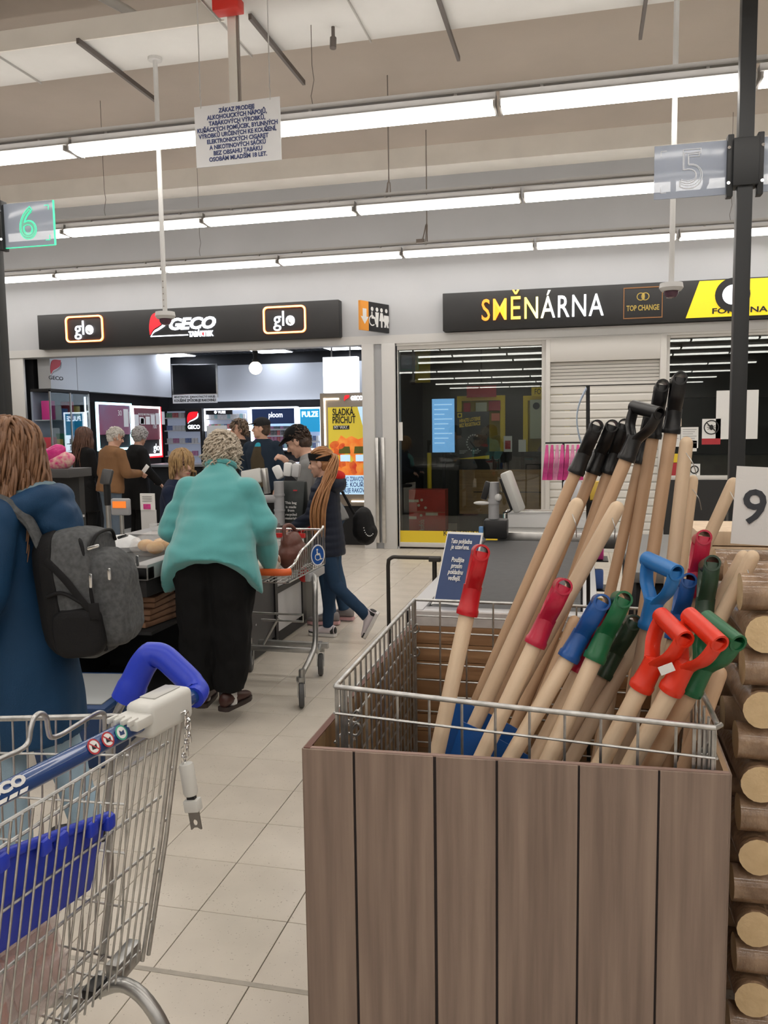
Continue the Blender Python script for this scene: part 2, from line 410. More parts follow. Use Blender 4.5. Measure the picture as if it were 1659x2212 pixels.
for x, y, Yr, lb in ((675, 200, 5.55, 'thin dark suspension wire above the nearest light row'), (227, 450, 7.72, 'thin dark suspension wire of the middle light row beside the number six'), (432, 540, 9.77, 'thin dark suspension wire of the farthest light row at left'), (1578, 470, 9.77, 'thin dark suspension wire of the farthest light row by the black post')):
    p = at(x, y, Y=Yr)
    solo(M().tube([(p.x, Yr, 4.8), (p.x, Yr, 3.95), (p.x+0.012, Yr, 3.85), (p.x-0.01, Yr, 3.75), (p.x, Yr, 3.69)], 0.0025, 6), 'suspension_wire', m_wire, lb, 'wire', 'suspension wires')
# loose tied cable bundles
m_cable = mat('grey_cable', (0.25, 0.22, 0.20), 0.6)
for (x, y, Yr, lb, n) in ((840, 400, 7.9, 'tied loop of grey cable tails left of the longer cable drop', 4), (922, 490, 9.4, 'long dangling cable bundle ending just above the farthest light row', 5)):
    p = at(x, y, Y=Yr); m = M()
    for k in range(n):
        a = rnd.uniform(-1, 1)*0.05
        m.tube(bez([(p.x, Yr, 4.8), (p.x, Yr, p.z+0.12), (p.x+a*0.4, Yr+0.01*k, p.z+0.02), (p.x+a, Yr, p.z-0.12), (p.x+a*1.3, Yr, p.z-0.16)], 5), 0.006, 6)
    if n == 5: m.box(p.x-0.12, p.x-0.03, Yr-0.02, Yr+0.02, p.z-0.17, p.z-0.13)
    solo(m, 'cable_bundle', m_cable, lb, 'cable')
# white duct under the ceiling with cross rails
m_duct = mat('duct_white', (0.70, 0.69, 0.67), 0.55, var=0.03, vs=3)
dt = thing('air_duct', 'white flat air duct running under the ceiling above the nearest light row', 'duct', (-2, 5.6, 4.2))
part(M().box(-9.5, -2.32, 5.34, 5.86, 4.2, 4.31), 'duct_section', m_duct, dt, bevel=0.004)
part(M().box(-2.32, 3.5, 4.55, 5.86, 4.2, 4.5), 'duct_section', m_duct, dt, bevel=0.004)
part(M().box(-9.5, -2.30, 5.325, 5.34, 4.19, 4.325), 'flange', m_beam, dt)
for x in (-4.05, -2.33, -1.45, 0.75):
    part(M().box(x-0.004, x+0.004, 4.6 if x > -2.4 else 5.34, 5.87, 4.185, 4.2), 'seam', mat('duct_seam', (0.45, 0.44, 0.42), 0.5), dt)
m_rail = mat('dark_rail', (0.16, 0.14, 0.13), 0.5, 0.6)
for x, y in ((168, 92), (540, 40), (950, 0), (1395, 0)):
    a = at(x, y, Z=4.16)
    if x > 900: a = at(975, 85, Z=4.16) if x < 1000 else at(1392, 25, Z=4.16)
    y1 = 6.35 if x < 900 else a.y
    tr = solo(M().box(a.x-0.011, a.x+0.011, min(5.3, a.y), max(y1, 6.25), 4.155, 4.19), 'support_rail', m_rail,
              {168: 'dark support rail crossing under the duct at the upper left corner', 540: 'dark support rail under the duct beside the red box', 950: 'dark support rail under the duct at top middle', 1395: 'dark support rail tip under the duct near the black post'}[x], 'rail', 'duct support rails')
p = at(270, 20, Z=4.55)
solo(M().tube([(p.x-0.35, p.y-0.9, 4.6), (p.x, p.y, 4.55), (p.x+0.12, p.y+0.4, 4.52)], 0.035, 12), 'ceiling_pipe', m_duct, 'short white pipe crossing above the duct in the upper left corner', 'pipe')
p = at(505, 100, Y=5.2)
hp = thing('drop_post', 'beige square drop post ending behind the hanging text board', 'post', (p.x, 5.2, 3.4))
part(M().box(p.x-0.028, p.x+0.028, 5.17, 5.23, 3.42, 4.795), 'post', m_beam, hp, bevel=0.003)
part(M().box(p.x+0.030, p.x+0.042, 5.18, 5.2, 3.42, 4.8), 'side_cable', m_cable, hp)
p = at(498, 15, Y=5.1); m_red = mat('signal_red', (0.62, 0.025, 0.015), 0.4)
solo(M().box(p.x-0.10, p.x+0.075, 5.04, 5.14, 4.115, 4.19), 'alarm_box', m_red, 'red box fixed under the ceiling duct at the top edge', 'alarm box', bevel=0.008)
p = at(720, 92, Z=4.1)
solo(M().cyl((p.x, p.y, 4.1), (p.x, p.y, 4.8), 0.012).cyl((p.x, p.y-0.01, 4.06), (p.x, p.y, 4.13), 0.022), 'sprinkler', m_rail, 'small dark sprinkler head hanging beyond the duct', 'sprinkler')
# camera poles with domes
def dome(px, py, Y, label, top):
    p = at(px, py, Y=Y); t = thing('ceiling_camera', label, 'camera', (p.x, Y, p.z))
    part(M().cyl((p.x, Y, p.z+0.02), (p.x, Y, top), 0.017, n=12), 'pole', m_white, t)
    part(M().lathe([(0.0, 0.03), (0.07, 0.03), (0.075, 0.0), (0.06, -0.02), (0.0, -0.02)], p, 20), 'camera_base', m_white, t)
    part(M().lathe([(0.045, 0.0), (0.044, -0.02), (0.03, -0.042), (0.0, -0.05)], p-V((0, 0, 0.018)), 16), 'dome', mat('smoked_dome', (0.10, 0.05, 0.07), 0.1), t)
    part(M().lathe([(0.0, 0.0), (0.05, 0.0), (0.05, -0.02), (0.0, -0.02)], V((p.x, Y, top)), 16), 'ceiling_plate', m_white, t)
    if px < 800:
        for k in range(5): part(M().cyl((p.x, Y-0.018, p.z+0.07+k*0.045), (p.x, Y-0.015, p.z+0.07+k*0.045), 0.005, n=8), 'pole_hole', m_cable, t)
    return t
dome(357, 683, 5.72, 'white dome camera on a long pole in front of the tobacco shop sign', 4.2)
dome(1450, 622, 5.72, 'white dome camera on a long pole in front of the exchange sign', 4.2)
# ================================================================== shop fronts
def leafpts(n=8):
    P = bez([(0.0, 0.0, 0), (-0.02, 0.38, 0), (0.10, 0.80, 0), (0.36, 0.98, 0), (1.0, 1.0, 0)], n)[:-1]
    P += bez([(1.0, 1.0, 0), (0.90, 0.62, 0), (0.55, 0.40, 0), (0.22, 0.25, 0), (0.0, 0.0, 0)], n)[:-1]
    return [(p.x, p.y) for p in P]
def swoosh(n=8):
    a = [(p.x, p.y) for p in bez([(1.03, 0.86, 0), (0.92, 0.55, 0), (0.57, 0.32, 0), (0.25, 0.17, 0), (0.04, -0.08, 0)], n)]
    b = [(p.x, p.y) for p in bez([(0.04, -0.08, 0), (0.22, 0.09, 0), (0.56, 0.22, 0), (0.97, 0.46, 0), (1.03, 0.86, 0)], n)]
    return a+b[1:-1]
e_white = mat('lit_white', (1, 1, 1), 0.4, emit=2.2, ecol=(235, 242, 255))
e_warm = mat('lit_warm', (1, 1, 1), 0.4, emit=5.0, ecol=(255, 236, 205))
e_neon = mat('neon_orange', (1, 0.4, 0.2), 0.4, emit=3.2, ecol=(255, 120, 60))
e_red = mat('lit_red', (0.8, 0.03, 0.04), 0.4, emit=0.8, ecol=(225, 20, 35))
p_white = mat('print_white', (0.75, 0.75, 0.74), 0.5)
p_black = mat('print_black', (0.015, 0.015, 0.017), 0.5)
p_red = mat('print_red', (0.42, 0.03, 0.04), 0.5)
p_yellow = mat('print_yellow', (0.75, 0.55, 0.03), 0.45)
p_navy = mat('print_navy', (0.018, 0.045, 0.14), 0.45)
p_orange = mat('print_orange', (0.80, 0.32, 0.04), 0.5)
m_signbox = mat('sign_black', (0.020, 0.020, 0.021), 0.5, var=0.1, vs=3)
YS = 10.16
x0, x1, z0, z1 = RC(80, 681, 733, 728, YS)
sg = thing('shop_sign', 'long black tobacco shop sign with lit lettering and two orange framed logos', 'sign', ((x0+x1)/2, YS+0.07, z0))
part(M().box(x0, x1, YS, YF, z0, z1), 'sign_box', m_signbox, sg, bevel=0.006)
for (a, b, c, d) in ((141, 683, 225, 740), (568, 662, 662, 721)):
    u0, u1, w0, w1 = RC(a, b, c, d, YS); cx, cz, ww, hh = (u0+u1)/2, (w0+w1)/2+0.005, u1-u0, (w1-w0)*0.94
    flatpts = rpoly(ww, hh, 0.06); inn = rpoly(ww-0.045, hh-0.045, 0.045)
    fr = part(flatring(M(), (cx, YS-0.018, cz), EX, EZ, flatpts, inn, EY, 0.018), 'neon_frame', e_neon, sg)
    part(flatring(M(), (cx, YS-0.020, cz), EX, EZ, rpoly(ww-0.015, hh-0.015, 0.05), rpoly(ww-0.03, hh-0.03, 0.045), EY, 0.004), 'neon_core', mat('neon_core', (1, 0.8, 0.7), 0.4, emit=2.6, ecol=(255, 200, 160)), fr)
    text('glo', 0.27, tface(cx, YS-0.012, cz+0.005), e_white, sg, fit=ww*0.5, depth=0.012)
    part(M().lathe([(0.0, 0.0), (0.035, 0.0), (0.035, 0.006), (0.0, 0.006)], (cx+ww*0.17, YS-0.02, cz-0.01), 14, MX.Rotation(R(90), 3, 'X')), 'logo_disc', e_warm, sg)
u0, u1, w0, w1 = RC(323, 676, 362, 722, YS)
part(M().prism([(p[0]*(u1-u0), p[1]*(w1-w0)) for p in leafpts()], (u0, YS-0.016, w0), EX, EZ, EY, 0.014), 'logo_leaf', e_red, sg)
part(M().prism([(p[0]*(u1-u0), p[1]*(w1-w0)) for p in swoosh()], (u0, YS-0.018, w0), EX, EZ, EY, 0.014), 'logo_swoosh', e_white, sg)
c = at(413, 700, Y=YS)
text('GECO', 0.20, tface(c.x, YS-0.01, c.z), e_white, sg, shear=0.25, bold=0.008, depth=0.014, fit=0.66)
c = at(366, 725, Y=YS); part(M().box(c.x-0.27, c.x+0.27, YS-0.008, YS, c.z-0.008, c.z+0.006), 'underline', e_white, sg)
c = at(424, 722, Y=YS); text('TABÁK', 0.095, tface(c.x, YS-0.01, c.z), e_white, sg, bold=0.004, depth=0.012, fit=0.21)
c = at(450, 721, Y=YS); text('TISK', 0.095, tface(c.x, YS-0.01, c.z), e_white, sg, bold=0.004, depth=0.012, fit=0.15)
c = at(439, 722, Y=YS); part(M().sph((c.x, YS-0.008, c.z), (0.014, 0.008, 0.022)), 'logo_dot', e_red, sg)
# ---- exchange office sign
x0, x1, z0, z1 = RC(956, 634, 1659, 686, YS); x1 = 4.4
sx = thing('exchange_sign', 'long black exchange office sign with gold to white letters and yellow end panel', 'sign', ((x0+x1)/2, YS+0.07, z0))
part(M().box(x0, x1, YS, YF, z0, z1), 'sign_box', m_signbox, sx, bevel=0.006)
def gradmat():
    m = mat('lit_gold_to_white', (1, 1, 1), 0.4, emit=1.35); N = m.node_tree.nodes; L = m.node_tree.links; b = N['Principled BSDF']
    tc = N.new('ShaderNodeNewGeometry'); sp = N.new('ShaderNodeSeparateXYZ'); rp = N.new('ShaderNodeValToRGB'); mr = N.new('ShaderNodeMapRange')
    mr.inputs[1].default_value = -1.21; mr.inputs[2].default_value = 0.20
    L.new(tc.outputs['Position'], sp.inputs[0]); L.new(sp.outputs[0], mr.inputs[0]); L.new(mr.outputs[0], rp.inputs[0])
    e = rp.color_ramp.elements; e[0].position = 0.02; e[0].color = (0.75, 0.22, 0.02, 1); e[1].position = 0.62; e[1].color = (0.9, 0.92, 0.95, 1)
    k = e.new(0.25); k.color = (0.85, 0.42, 0.05, 1); k = e.new(0.42); k.color = (0.9, 0.75, 0.18, 1)
    L.new(rp.outputs[0], b.inputs['Emission Color']); L.new(rp.outputs[0], b.inputs['Base Color']); return m
c0 = at(1040, 672, Y=YS); c1 = at(1303, 660, Y=YS)
text('SMĚNÁRNA', 0.36, tface((c0.x+c1.x)/2, YS-0.015, (c0.z+c1.z)/2-0.005), gradmat(), sx, bold=0.0015, depth=0.02, space=1.12, fit=c1.x-c0.x)
u0, u1, w0, w1 = RC(1347, 622, 1431, 686, YS); ou = [(-(u1-u0)/2, -(w1-w0)/2), ((u1-u0)/2, -(w1-w0)/2), ((u1-u0)/2, (w1-w0)/2), (-(u1-u0)/2, (w1-w0)/2)]
m_gold = mat('dull_gold', (0.25, 0.12, 0.05), 0.4, 0.4); m_gold2 = mat('logo_gold', (0.45, 0.33, 0.08), 0.4, 0.3)
cx, cz = (u0+u1)/2, (w0+w1)/2
tp = part(flatring(M(), (cx, YS-0.005, cz), EX, EZ, ou, [(a*0.95, b*0.93) for a, b in ou], EY, 0.006), 'logo_frame', m_gold, sx)
part(M().lathe([(0.0, 0), (0.028, 0), (0.028, 0.004), (0, 0.004)], (cx+0.005, YS-0.006, cz+0.07), 14, MX.Rotation(R(90), 3, 'X') @ MX.Diagonal((0.5, 1.5, 1)).to_3x3()), 'logo_disc', m_gold2, sx)
for s in (-1, 1): part(flatring(M(), (cx+s*0.025, YS-0.005, cz+0.07), EX, EZ, [(0.045*math.cos(a*PI/8), 0.045*math.sin(a*PI/8)) for a in range(16)], [(0.036*math.cos(a*PI/8), 0.036*math.sin(a*PI/8)) for a in range(16)], EY, 0.005), 'logo_ring', m_gold2, sx)
text('TOP CHANGE', 0.085, tface(cx, YS-0.004, cz-0.06), m_gold2, sx, bold=0.002, fit=0.36)
a = at(1481, 690, Y=YS); b = at(1511, 603, Y=YS)
yp = part(M().prism([(a.x, z0+0.03), (4.3, z0+0.03), (4.3, z1-0.015), (b.x, z1-0.015)], (0, YS-0.012, 0), EX, EZ, EY, 0.012), 'yellow_panel', mat('lit_yellow', (0.8, 0.62, 0.02), 0.4, emit=0.35, ecol=(250, 215, 20)), sx)
c = at(1582, 637, Y=YS)
part(M().lathe([(0, 0), (0.185, 0), (0.185, 0.01), (0, 0.01)], (c.x, YS-0.014, c.z), 30, MX.Rotation(R(90), 3, 'X')), 'logo_ring', p_black, yp)
part(M().lathe([(0, 0), (0.108, 0), (0.108, 0.012), (0, 0.012)], (c.x, YS-0.016, c.z), 30, MX.Rotation(R(90), 3, 'X')), 'logo_core', e_white, yp)
c = at(1541, 673, Y=YS); text('FORTUNA', 0.085, tface(c.x+0.27, YS-0.016, c.z), p_black, yp, bold=0.002, fit=0.58)
# ---- toilets direction sign, set out at an angle from the wall
A = at(778, 648, Y=9.78); B = at(778, 712, Y=9.78); C = at(840, 673, Y=10.28); Dd = at(840, 735, Y=10.28)
ex = (C-A); wd = ex.length; ex = V((ex.x, ex.y, 0)).normalized(); nz = ex.cross(EZ).normalized(); nz = nz if nz.y < 0 else -nz
wc = thing('direction_sign', 'orange and black toilet direction sign angled out between the two shop signs', 'sign', (A.x, A.y, B.z))
hh = A.z-B.z; o0 = V((A.x, A.y, B.z)); wd = V((C.x-A.x, C.y-A.y, 0)).length
part(M().prism([(0, 0), (wd*0.28, 0), (wd*0.28, hh), (0, hh)], o0, ex, EZ, -nz, 0.03), 'orange_panel', p_orange, wc)
part(M().prism([(wd*0.28, 0), (wd, 0), (wd, hh), (wd*0.28, hh)], o0, ex, EZ, -nz, 0.03), 'black_panel', p_black, wc)
def stick(kind, ox):
    s = hh*0.34; c = o0+ex*ox+EZ*hh*0.5+nz*0.002; m = M()
    P = lambda x, z: c+ex*x*s+EZ*z*s
    m.add([P(0.22*math.cos(i*PI/6), 0.78+0.22*math.sin(i*PI/6)) for i in range(12)], [list(range(12))])
    def poly(*q): m.add([P(*p) for p in q], [list(range(len(q)))])
    if kind == 'm': poly((-0.3, 0.5), (0.3, 0.5), (0.22, -0.2), (0.15, -1), (-0.15, -1), (-0.22, -0.2))
    elif kind == 'w': poly((-0.2, 0.5), (0.2, 0.5), (0.4, -0.35), (0.14, -0.35), (0.12, -1), (-0.12, -1), (-0.14, -0.35), (-0.4, -0.35))
    elif kind == 'c':
        poly((-0.12, 0.5), (0.05, 0.5), (0.05, 0), (0.5, 0), (0.7, -0.7), (0.5, -0.75), (0.35, -0.2), (-0.12, -0.2))
        for i in range(14):
            a0, a1 = R(60+i*18), R(60+(i+1)*18); poly((0.55*math.cos(a0), -0.4+0.55*math.sin(a0)), (0.55*math.cos(a1), -0.4+0.55*math.sin(a1)), (0.42*math.cos(a1), -0.4+0.42*math.sin(a1)), (0.42*math.cos(a0), -0.4+0.42*math.sin(a0)))
    elif kind == 'b': poly((-0.4, 0.3), (0.4, 0.3), (0.45, -0.2), (0.3, -0.6), (0.4, -0.95), (0.1, -0.95), (0, -0.6), (-0.1, -0.95), (-0.4, -0.95), (-0.3, -0.6), (-0.45, -0.2))
    elif kind == 'a': m.v = []; m.f = []; poly((-0.3, 0.7), (0.3, 0.7), (0.3, -0.1), (0.62, -0.1), (0, -0.85), (-0.62, -0.1), (-0.3, -0.1))
    return m
for k, ox in (('a', 0.14), ('c', 0.40), ('m', 0.57), ('w', 0.73), ('b', 0.90)): part(stick(k, wd*ox), 'symbol', p_white, wc, smooth=False)
# ================================================================== tobacco shop inside
m_panel = mat('shop_white_panel', (0.50, 0.515, 0.54), 0.5)
XL = -7.36
pw = thing('wall_panel', 'white upper wall band along the left wall of the tobacco shop with small logo', 'panel', (XL, 12.2, 2.15))
part(M().box(XL-0.2, XL, YF+0.22, 14.1, 2.16, 2.93), 'panel', m_panel, pw, smooth=False)
part(M().box(XL, XL+0.004, 11.16, 11.17, 2.16, 2.93), 'panel_joint', m_grey, pw, smooth=False)
a = at(113, 828, X=XL+0.003)
a = at(110, 808, X=XL+0.003); b = at(131, 778, X=XL+0.003)
part(M().prism([(p[0]*(b.y-a.y), p[1]*(b.z-a.z)) for p in leafpts()], (XL+0.001, a.y, a.z), EY, EZ, EX, 0.006), 'logo_leaf', p_red, pw)
part(M().prism([(p[0]*(b.y-a.y), p[1]*(b.z-a.z)) for p in swoosh()], (XL+0.001, a.y, a.z), EY, EZ, EX, 0.008), 'logo_swoosh', m_grey, pw)
SIDE = MX(((0, 0, 1, 0), (1, 0, 0, 0), (0, 1, 0, 0), (0, 0, 0, 1)))          # text facing +X
c = at(121, 817, X=XL+0.003); text('GECO', 0.075, MX.Translation(c) @ SIDE, p_black, pw, bold=0.001, fit=0.34)
bw = thing('wall_band', 'white upper wall band on the back wall of the tobacco shop', 'panel', (-4.7, 14.3, 2.15))
u0, u1, w0, w1 = RC(470, 790, 700, 862, 14.3)
part(M().box(u0-0.1, -2.7, 14.3, 14.445, w0, w1), 'panel', m_panel, bw, smooth=False)
# ceiling panels, globe, white light box
e_panel = mat('lit_ceiling_panel', (1, 1, 1), 0.5, emit=SHOPPANEL, ecol=(232, 240, 255))
for k, (x, y) in enumerate(((366, 766), (434, 780), (585, 757), (632, 774), (740, 750))):
    p = at(x, y, Z=2.92); q = max(-7.2, p.x)
    t = thing('ceiling_panel_light', ('square lit ceiling panel nearer the left wall of the tobacco shop', 'square lit ceiling panel above the shop television', 'square lit ceiling panel right behind the globe lamp', 'square lit ceiling panel deeper than the globe lamp', 'square lit ceiling panel above the blank white light box')[k], 'light', (q, p.y, 2.9), group='shop ceiling panels')
    part(M().box(q-0.29, q+0.29, p.y-0.29, p.y+0.29, 2.90, 2.91), 'diffuser', e_panel, t, smooth=False)
    part(M().box(q-0.31, q+0.31, p.y-0.31, p.y+0.31, 2.91, 2.93), 'frame', m_white, t, smooth=False)
for k, (x, y) in enumerate(((-6.3, 11.05), (-4.6, 11.05), (-6.6, 12.6))):  # unseen panels added to brighten the left wall of the shop
    t = thing('ceiling_panel_light', ('added unseen lit panel just inside the left of the shop opening', 'added unseen lit panel just inside the middle of the shop opening', 'added unseen lit panel brightening the left display wall')[k], 'light', (x, y, 2.9), group='shop ceiling panels')
    part(M().box(x-0.29, x+0.29, y-0.29, y+0.29, 2.90, 2.91), 'diffuser', e_panel, t, smooth=False)
    part(M().box(x-0.31, x+0.31, y-0.31, y+0.31, 2.91, 2.93), 'frame', m_white, t, smooth=False)
p = at(552, 795, Y=10.75); gl = thing('globe_lamp', 'round glowing globe lamp hanging from a dark stem in the tobacco shop', 'lamp', (p.x, 10.75, p.z))
part(M().sph(p, 0.088, 20, 12), 'globe', e_warm, gl)
part(M().cyl((p.x, 10.75, p.z+0.08), (p.x, 10.75, p.z+0.12), 0.045).cyl((p.x, 10.75, p.z+0.12), (p.x, 10.75, p.z+0.19), 0.028).cyl((p.x, 10.75, p.z+0.19), (p.x, 10.75, p.z+0.23), 0.04).cyl((p.x, 10.75, p.z+0.2), (p.x, 10.75, 2.95), 0.012), 'stem', m_blackmat, gl)
u0, u1, w0, w1 = RC(697, 772, 772, 847, 11.0)
lb = thing('light_box', 'blank white lit box above the sweet flavour poster', 'light box', ((u0+u1)/2, 11.05, w0))
part(M().box(u0, u1, 11.0, 11.12, w0, w1), 'lit_face', mat('lit_box_white', (0.9, 0.9, 0.9), 0.5, emit=1.6, ecol=(240, 245, 255)), lb, smooth=False)
part(M().box(u0+0.1, u0+0.12, 11.05, 11.07, w1, 2.95).box(u1-0.12, u1-0.1, 11.05, 11.07, w1, 2.95), 'hanger', m_steel, lb, smooth=False)
# television in the corner
tvc = at(420, 826, Y=13.55); tv = thing('television', 'black television with white warning strip in the corner of the tobacco shop', 'television', (tvc.x, tvc.y, tvc.z-0.3), R(8))
part(M().box(-0.41, 0.41, 0, 0.06, 0.03, 0.62), 'frame', m_steel, tv, local=True, bevel=0.006)
part(M().box(-0.385, 0.385, -0.004, 0.01, 0.10, 0.60), 'screen', mat('tv_black', (0.006, 0.006, 0.007), 0.15), tv, local=True, smooth=False)
st = part(M().box(-0.40, 0.40, -0.008, 0.01, -0.06, 0.085), 'warning_strip', p_white, tv, local=True, smooth=False)
TW = MX.Translation(tv.location) @ MX.Rotation(R(8), 4, 'Z')
text('MINISTERSTVO ZDRAVOTNICTVÍ VARUJE:', 0.05, TW @ tface(0, -0.012, 0.048), p_black, st, fit=0.74, bold=0.001)
text('KOUŘENÍ ZPŮSOBUJE RAKOVINU', 0.06, TW @ tface(0, -0.012, -0.015), p_black, st, fit=0.74, bold=0.002)
part(M().box(-0.05, 0.05, 0.06, 0.5, 0.3, 0.36), 'bracket', m_blackmat, tv, local=True)
# poster stand in the entrance
YP = 10.52; u0, u1, w0, w1 = RC(690, 850, 800, 1098, YP); u1 = -2.66
ps = thing('poster_stand', 'tall bronze framed stand with lit yellow flavour poster at the shop entrance', 'poster stand', ((u0+u1)/2, YP, 0))
m_bronze = mat('bronze_frame', (0.24, 0.205, 0.17), 0.4, 0.3)
part(M().box(u0, u1, YP+0.012, YP+0.16, 0.52, w1), 'frame', m_bronze, ps, bevel=0.005)
part(M().box(u0+0.05, u1, YP+0.03, YP+0.15, 0.0, 0.52), 'base', m_blackmat, ps)
a0, a1, b0, b1 = RC(708, 880, 800, 1068, YP); a1 = -2.68
e_poster = mat('lit_poster_yellow', (0.62, 0.50, 0.06), 0.5, emit=0.28, ecol=(215, 190, 50))
po = part(M().box(a0, a1, YP, YP+0.012, b0, b1), 'poster', e_poster, ps, smooth=False)
hP = b1-b0; wP = a1-a0
def pl(pts, dy, name, m_): return part(M().prism([(a0+x*wP, b0+y*hP) for x, y in pts], (0, YP-dy, 0), EX, EZ, EY, 0.003), name, m_, po, smooth=False)
e_org = mat('lit_poster_orange', (0.8, 0.2, 0.03), 0.5, emit=0.34, ecol=(225, 95, 35), col2=(0.9, 0.45, 0.08), vs=9)
e_rd = mat('lit_poster_red', (0.6, 0.06, 0.02), 0.5, emit=0.26, ecol=(205, 50, 25), col2=(0.75, 0.25, 0.04), vs=12)
e_lb = mat('lit_poster_blue', (0.55, 0.72, 0.86), 0.5, emit=0.55, ecol=(165, 208, 245))
pl([(0.70, 1), (1, 1), (1, 0.62), (0.86, 0.70)], 0.004, 'poster_blue', e_lb)
rp_ = random.Random(9)
pl([(0.0, 0.22), (1, 0.22), (1, 0.60), (0.85, 0.655), (0.7, 0.63), (0.55, 0.67), (0.42, 0.64), (0.3, 0.68), (0.2, 0.60), (0.1, 0.54), (0, 0.50)], 0.003, 'poster_fruit', e_org)
for k in range(22):
    ux, uy = rp_.uniform(0.12, 0.9), rp_.uniform(0.26, 0.66); ra, rb = rp_.uniform(0.06, 0.13), rp_.uniform(0.025, 0.06); an = rp_.uniform(-0.7, 0.7)
    pl([(min(1, max(0, ux+ra*math.cos(q)*math.cos(an)-rb*math.sin(q)*math.sin(an))), uy+rb*math.sin(q)*math.cos(an)+ra*0.45*math.cos(q)*math.sin(an)) for q in [2*PI*i/14 for i in range(14)]], 0.0040+0.0002*k, 'poster_fruit', (e_rd, e_org, e_poster)[k % 3] if k % 5 else e_rd)
for kx in (0.24, 0.60):
    pl([(kx, 0.47), (kx+0.28, 0.47), (kx+0.26, 0.55), (kx+0.02, 0.55)], 0.008, 'poster_pack', mat('poster_olive', (0.13, 0.14, 0.02), 0.5))
    pl([(kx+0.04, 0.38), (kx+0.27, 0.38), (kx+0.27, 0.455), (kx+0.04, 0.455)], 0.008, 'poster_label', e_lb)
pl([(0, 0), (1, 0), (1, 0.22), (0, 0.22)], 0.004, 'poster_warning', e_lb)
TXp = lambda fx, fy: tface(a0+fx*wP, YP-0.009, b0+fy*hP)
text('SLADKÁ', 0.125, TXp(0.36, 0.94), p_black, po, fit=wP*0.50, bold=0.003)
text('PŘÍCHUŤ', 0.125, TXp(0.38, 0.85), p_black, po, fit=wP*0.54, bold=0.003)
pl([(0.12, 0.745), (0.50, 0.745), (0.50, 0.79), (0.12, 0.79)], 0.006, 'poster_tag', p_black)
text('MY WAY.', 0.06, TXp(0.31, 0.768), p_white, po, fit=wP*0.33, bold=0.001)
for s, yy in (('MINISTERSTVO ZDRAVOTNICTVÍ', 0.175), ('VARUJE: KOUŘENÍ', 0.11), ('ZPŮSOBUJE RAKOVINU', 0.045)): text(s, 0.085, TXp(0.52, yy), p_navy, po, fit=wP*0.93, bold=0.001)
c = at(748, 861, Y=YP); part(M().prism([(p[0]*0.07, p[1]*0.075) for p in leafpts()], (c.x-0.03, YP, c.z-0.03), EX, EZ, EY, 0.012), 'logo_leaf', e_red, ps)
text('GECO', 0.075, tface(c.x+0.14, YP+0.005, c.z+0.002), e_white, ps, fit=0.16, bold=0.003, depth=0.01)
part(M().box(u0+0.055, u0+0.26, YP, YP+0.014, w1-0.085, w1-0.065).box(u0+0.055, u0+0.072, YP, YP+0.014, w1-0.68, w1-0.065), 'light_strip', e_warm, ps, smooth=False)
part(M().box(u1-0.30, u1, YP, YP+0.014, 0.575, 0.592), 'light_strip', e_warm, ps, smooth=False)
# ---- displays along the left wall
def shelf_unit(name, label, px, X, depth, frame_m, back_m, top_m=None):
    a = at(px[0], px[1], X=X); b = at(px[2], px[1]+0, X=X)
    return a, b
e_ice = mat('lit_cyan', (1, 1, 1), 0.4, emit=2.2, ecol=(170, 240, 255))
e_redw = mat('lit_pinkwhite', (1, 1, 1), 0.4, emit=2.4, ecol=(255, 225, 228))
X1 = -7.05
def side_display(label, xa, xb, ytop, zb, e_m, inner, msgs, red=False):
    a = at(xa, ytop, X=X1); b = at(xb, ytop+2, X=X1); y0, y1, zt = a.y, b.y, a.z
    t = thing('wall_display', label, 'display', (X1-0.15, (y0+y1)/2, zb))
    part(M().box(X1-0.28, X1-0.03, y0, y1, 0.0, zt), 'cabinet', m_blackmat, t, smooth=False)
    f = 0.035
    part(M().box(X1-0.03, X1, y0, y1, zt-f, zt).box(X1-0.03, X1, y0, y1, zb, zb+f).box(X1-0.03, X1, y0, y0+f, zb+f, zt-f).box(X1-0.03, X1, y1-f, y1, zb+f, zt-f), 'lit_frame', e_m, t, smooth=False)
    pn = part(M().box(X1-0.03, X1-0.015, y0+f, y1-f, zb+(zt-zb)*0.33, zt-f), 'picture', inner, t, smooth=False)
    return t, pn, y0, y1, zt
e_ads = mat('lit_ad_wine', (0.16, 0.03, 0.06), 0.4, emit=0.28, ecol=(120, 45, 80), col2=(0.10, 0.10, 0.16), vs=1.4)
e_ads2 = mat('lit_ad_darkwine', (0.12, 0.015, 0.03), 0.4, emit=0.20, ecol=(110, 28, 50), col2=(0.06, 0.01, 0.02), vs=2)
t1, pn1, y0, y1, zt = side_display('wall display with cyan white glowing frame on the left shop wall', 209, 284, 868, 1.26, e_ice, e_ads, None)
for k in range(4): part(M().box(X1-0.014, X1-0.005, y0+0.75+k*0.16, y0+0.88+k*0.16, 1.62+0.05*(k % 2), 1.9-0.04*k), 'picture_pack', p_white, pn1, smooth=False)
c = V((X1-0.008, y1-0.35, zt-0.16)); text('30', 0.12, MX.Translation(c) @ SIDE, p_white, pn1)
t2, pn2, y0, y1, zt = side_display('wall display with red and white glowing frame on the left shop wall', 286, 347, 876, 1.13, e_redw, e_ads2, None)
part(M().box(X1-0.035, X1+0.004, y1-0.02, y1+0.01, 1.10, zt).box(X1-0.035, X1+0.004, y0, y1, 1.10, 1.125), 'red_edge', e_red, t2, smooth=False)
c = V((X1-0.008, (y0+y1)/2+0.1, zt-0.14)); text('PRODEJ NIKOTINU OSOBÁM MLADŠÍM', 0.05, MX.Translation(c) @ SIDE, p_white, pn2, fit=0.75)
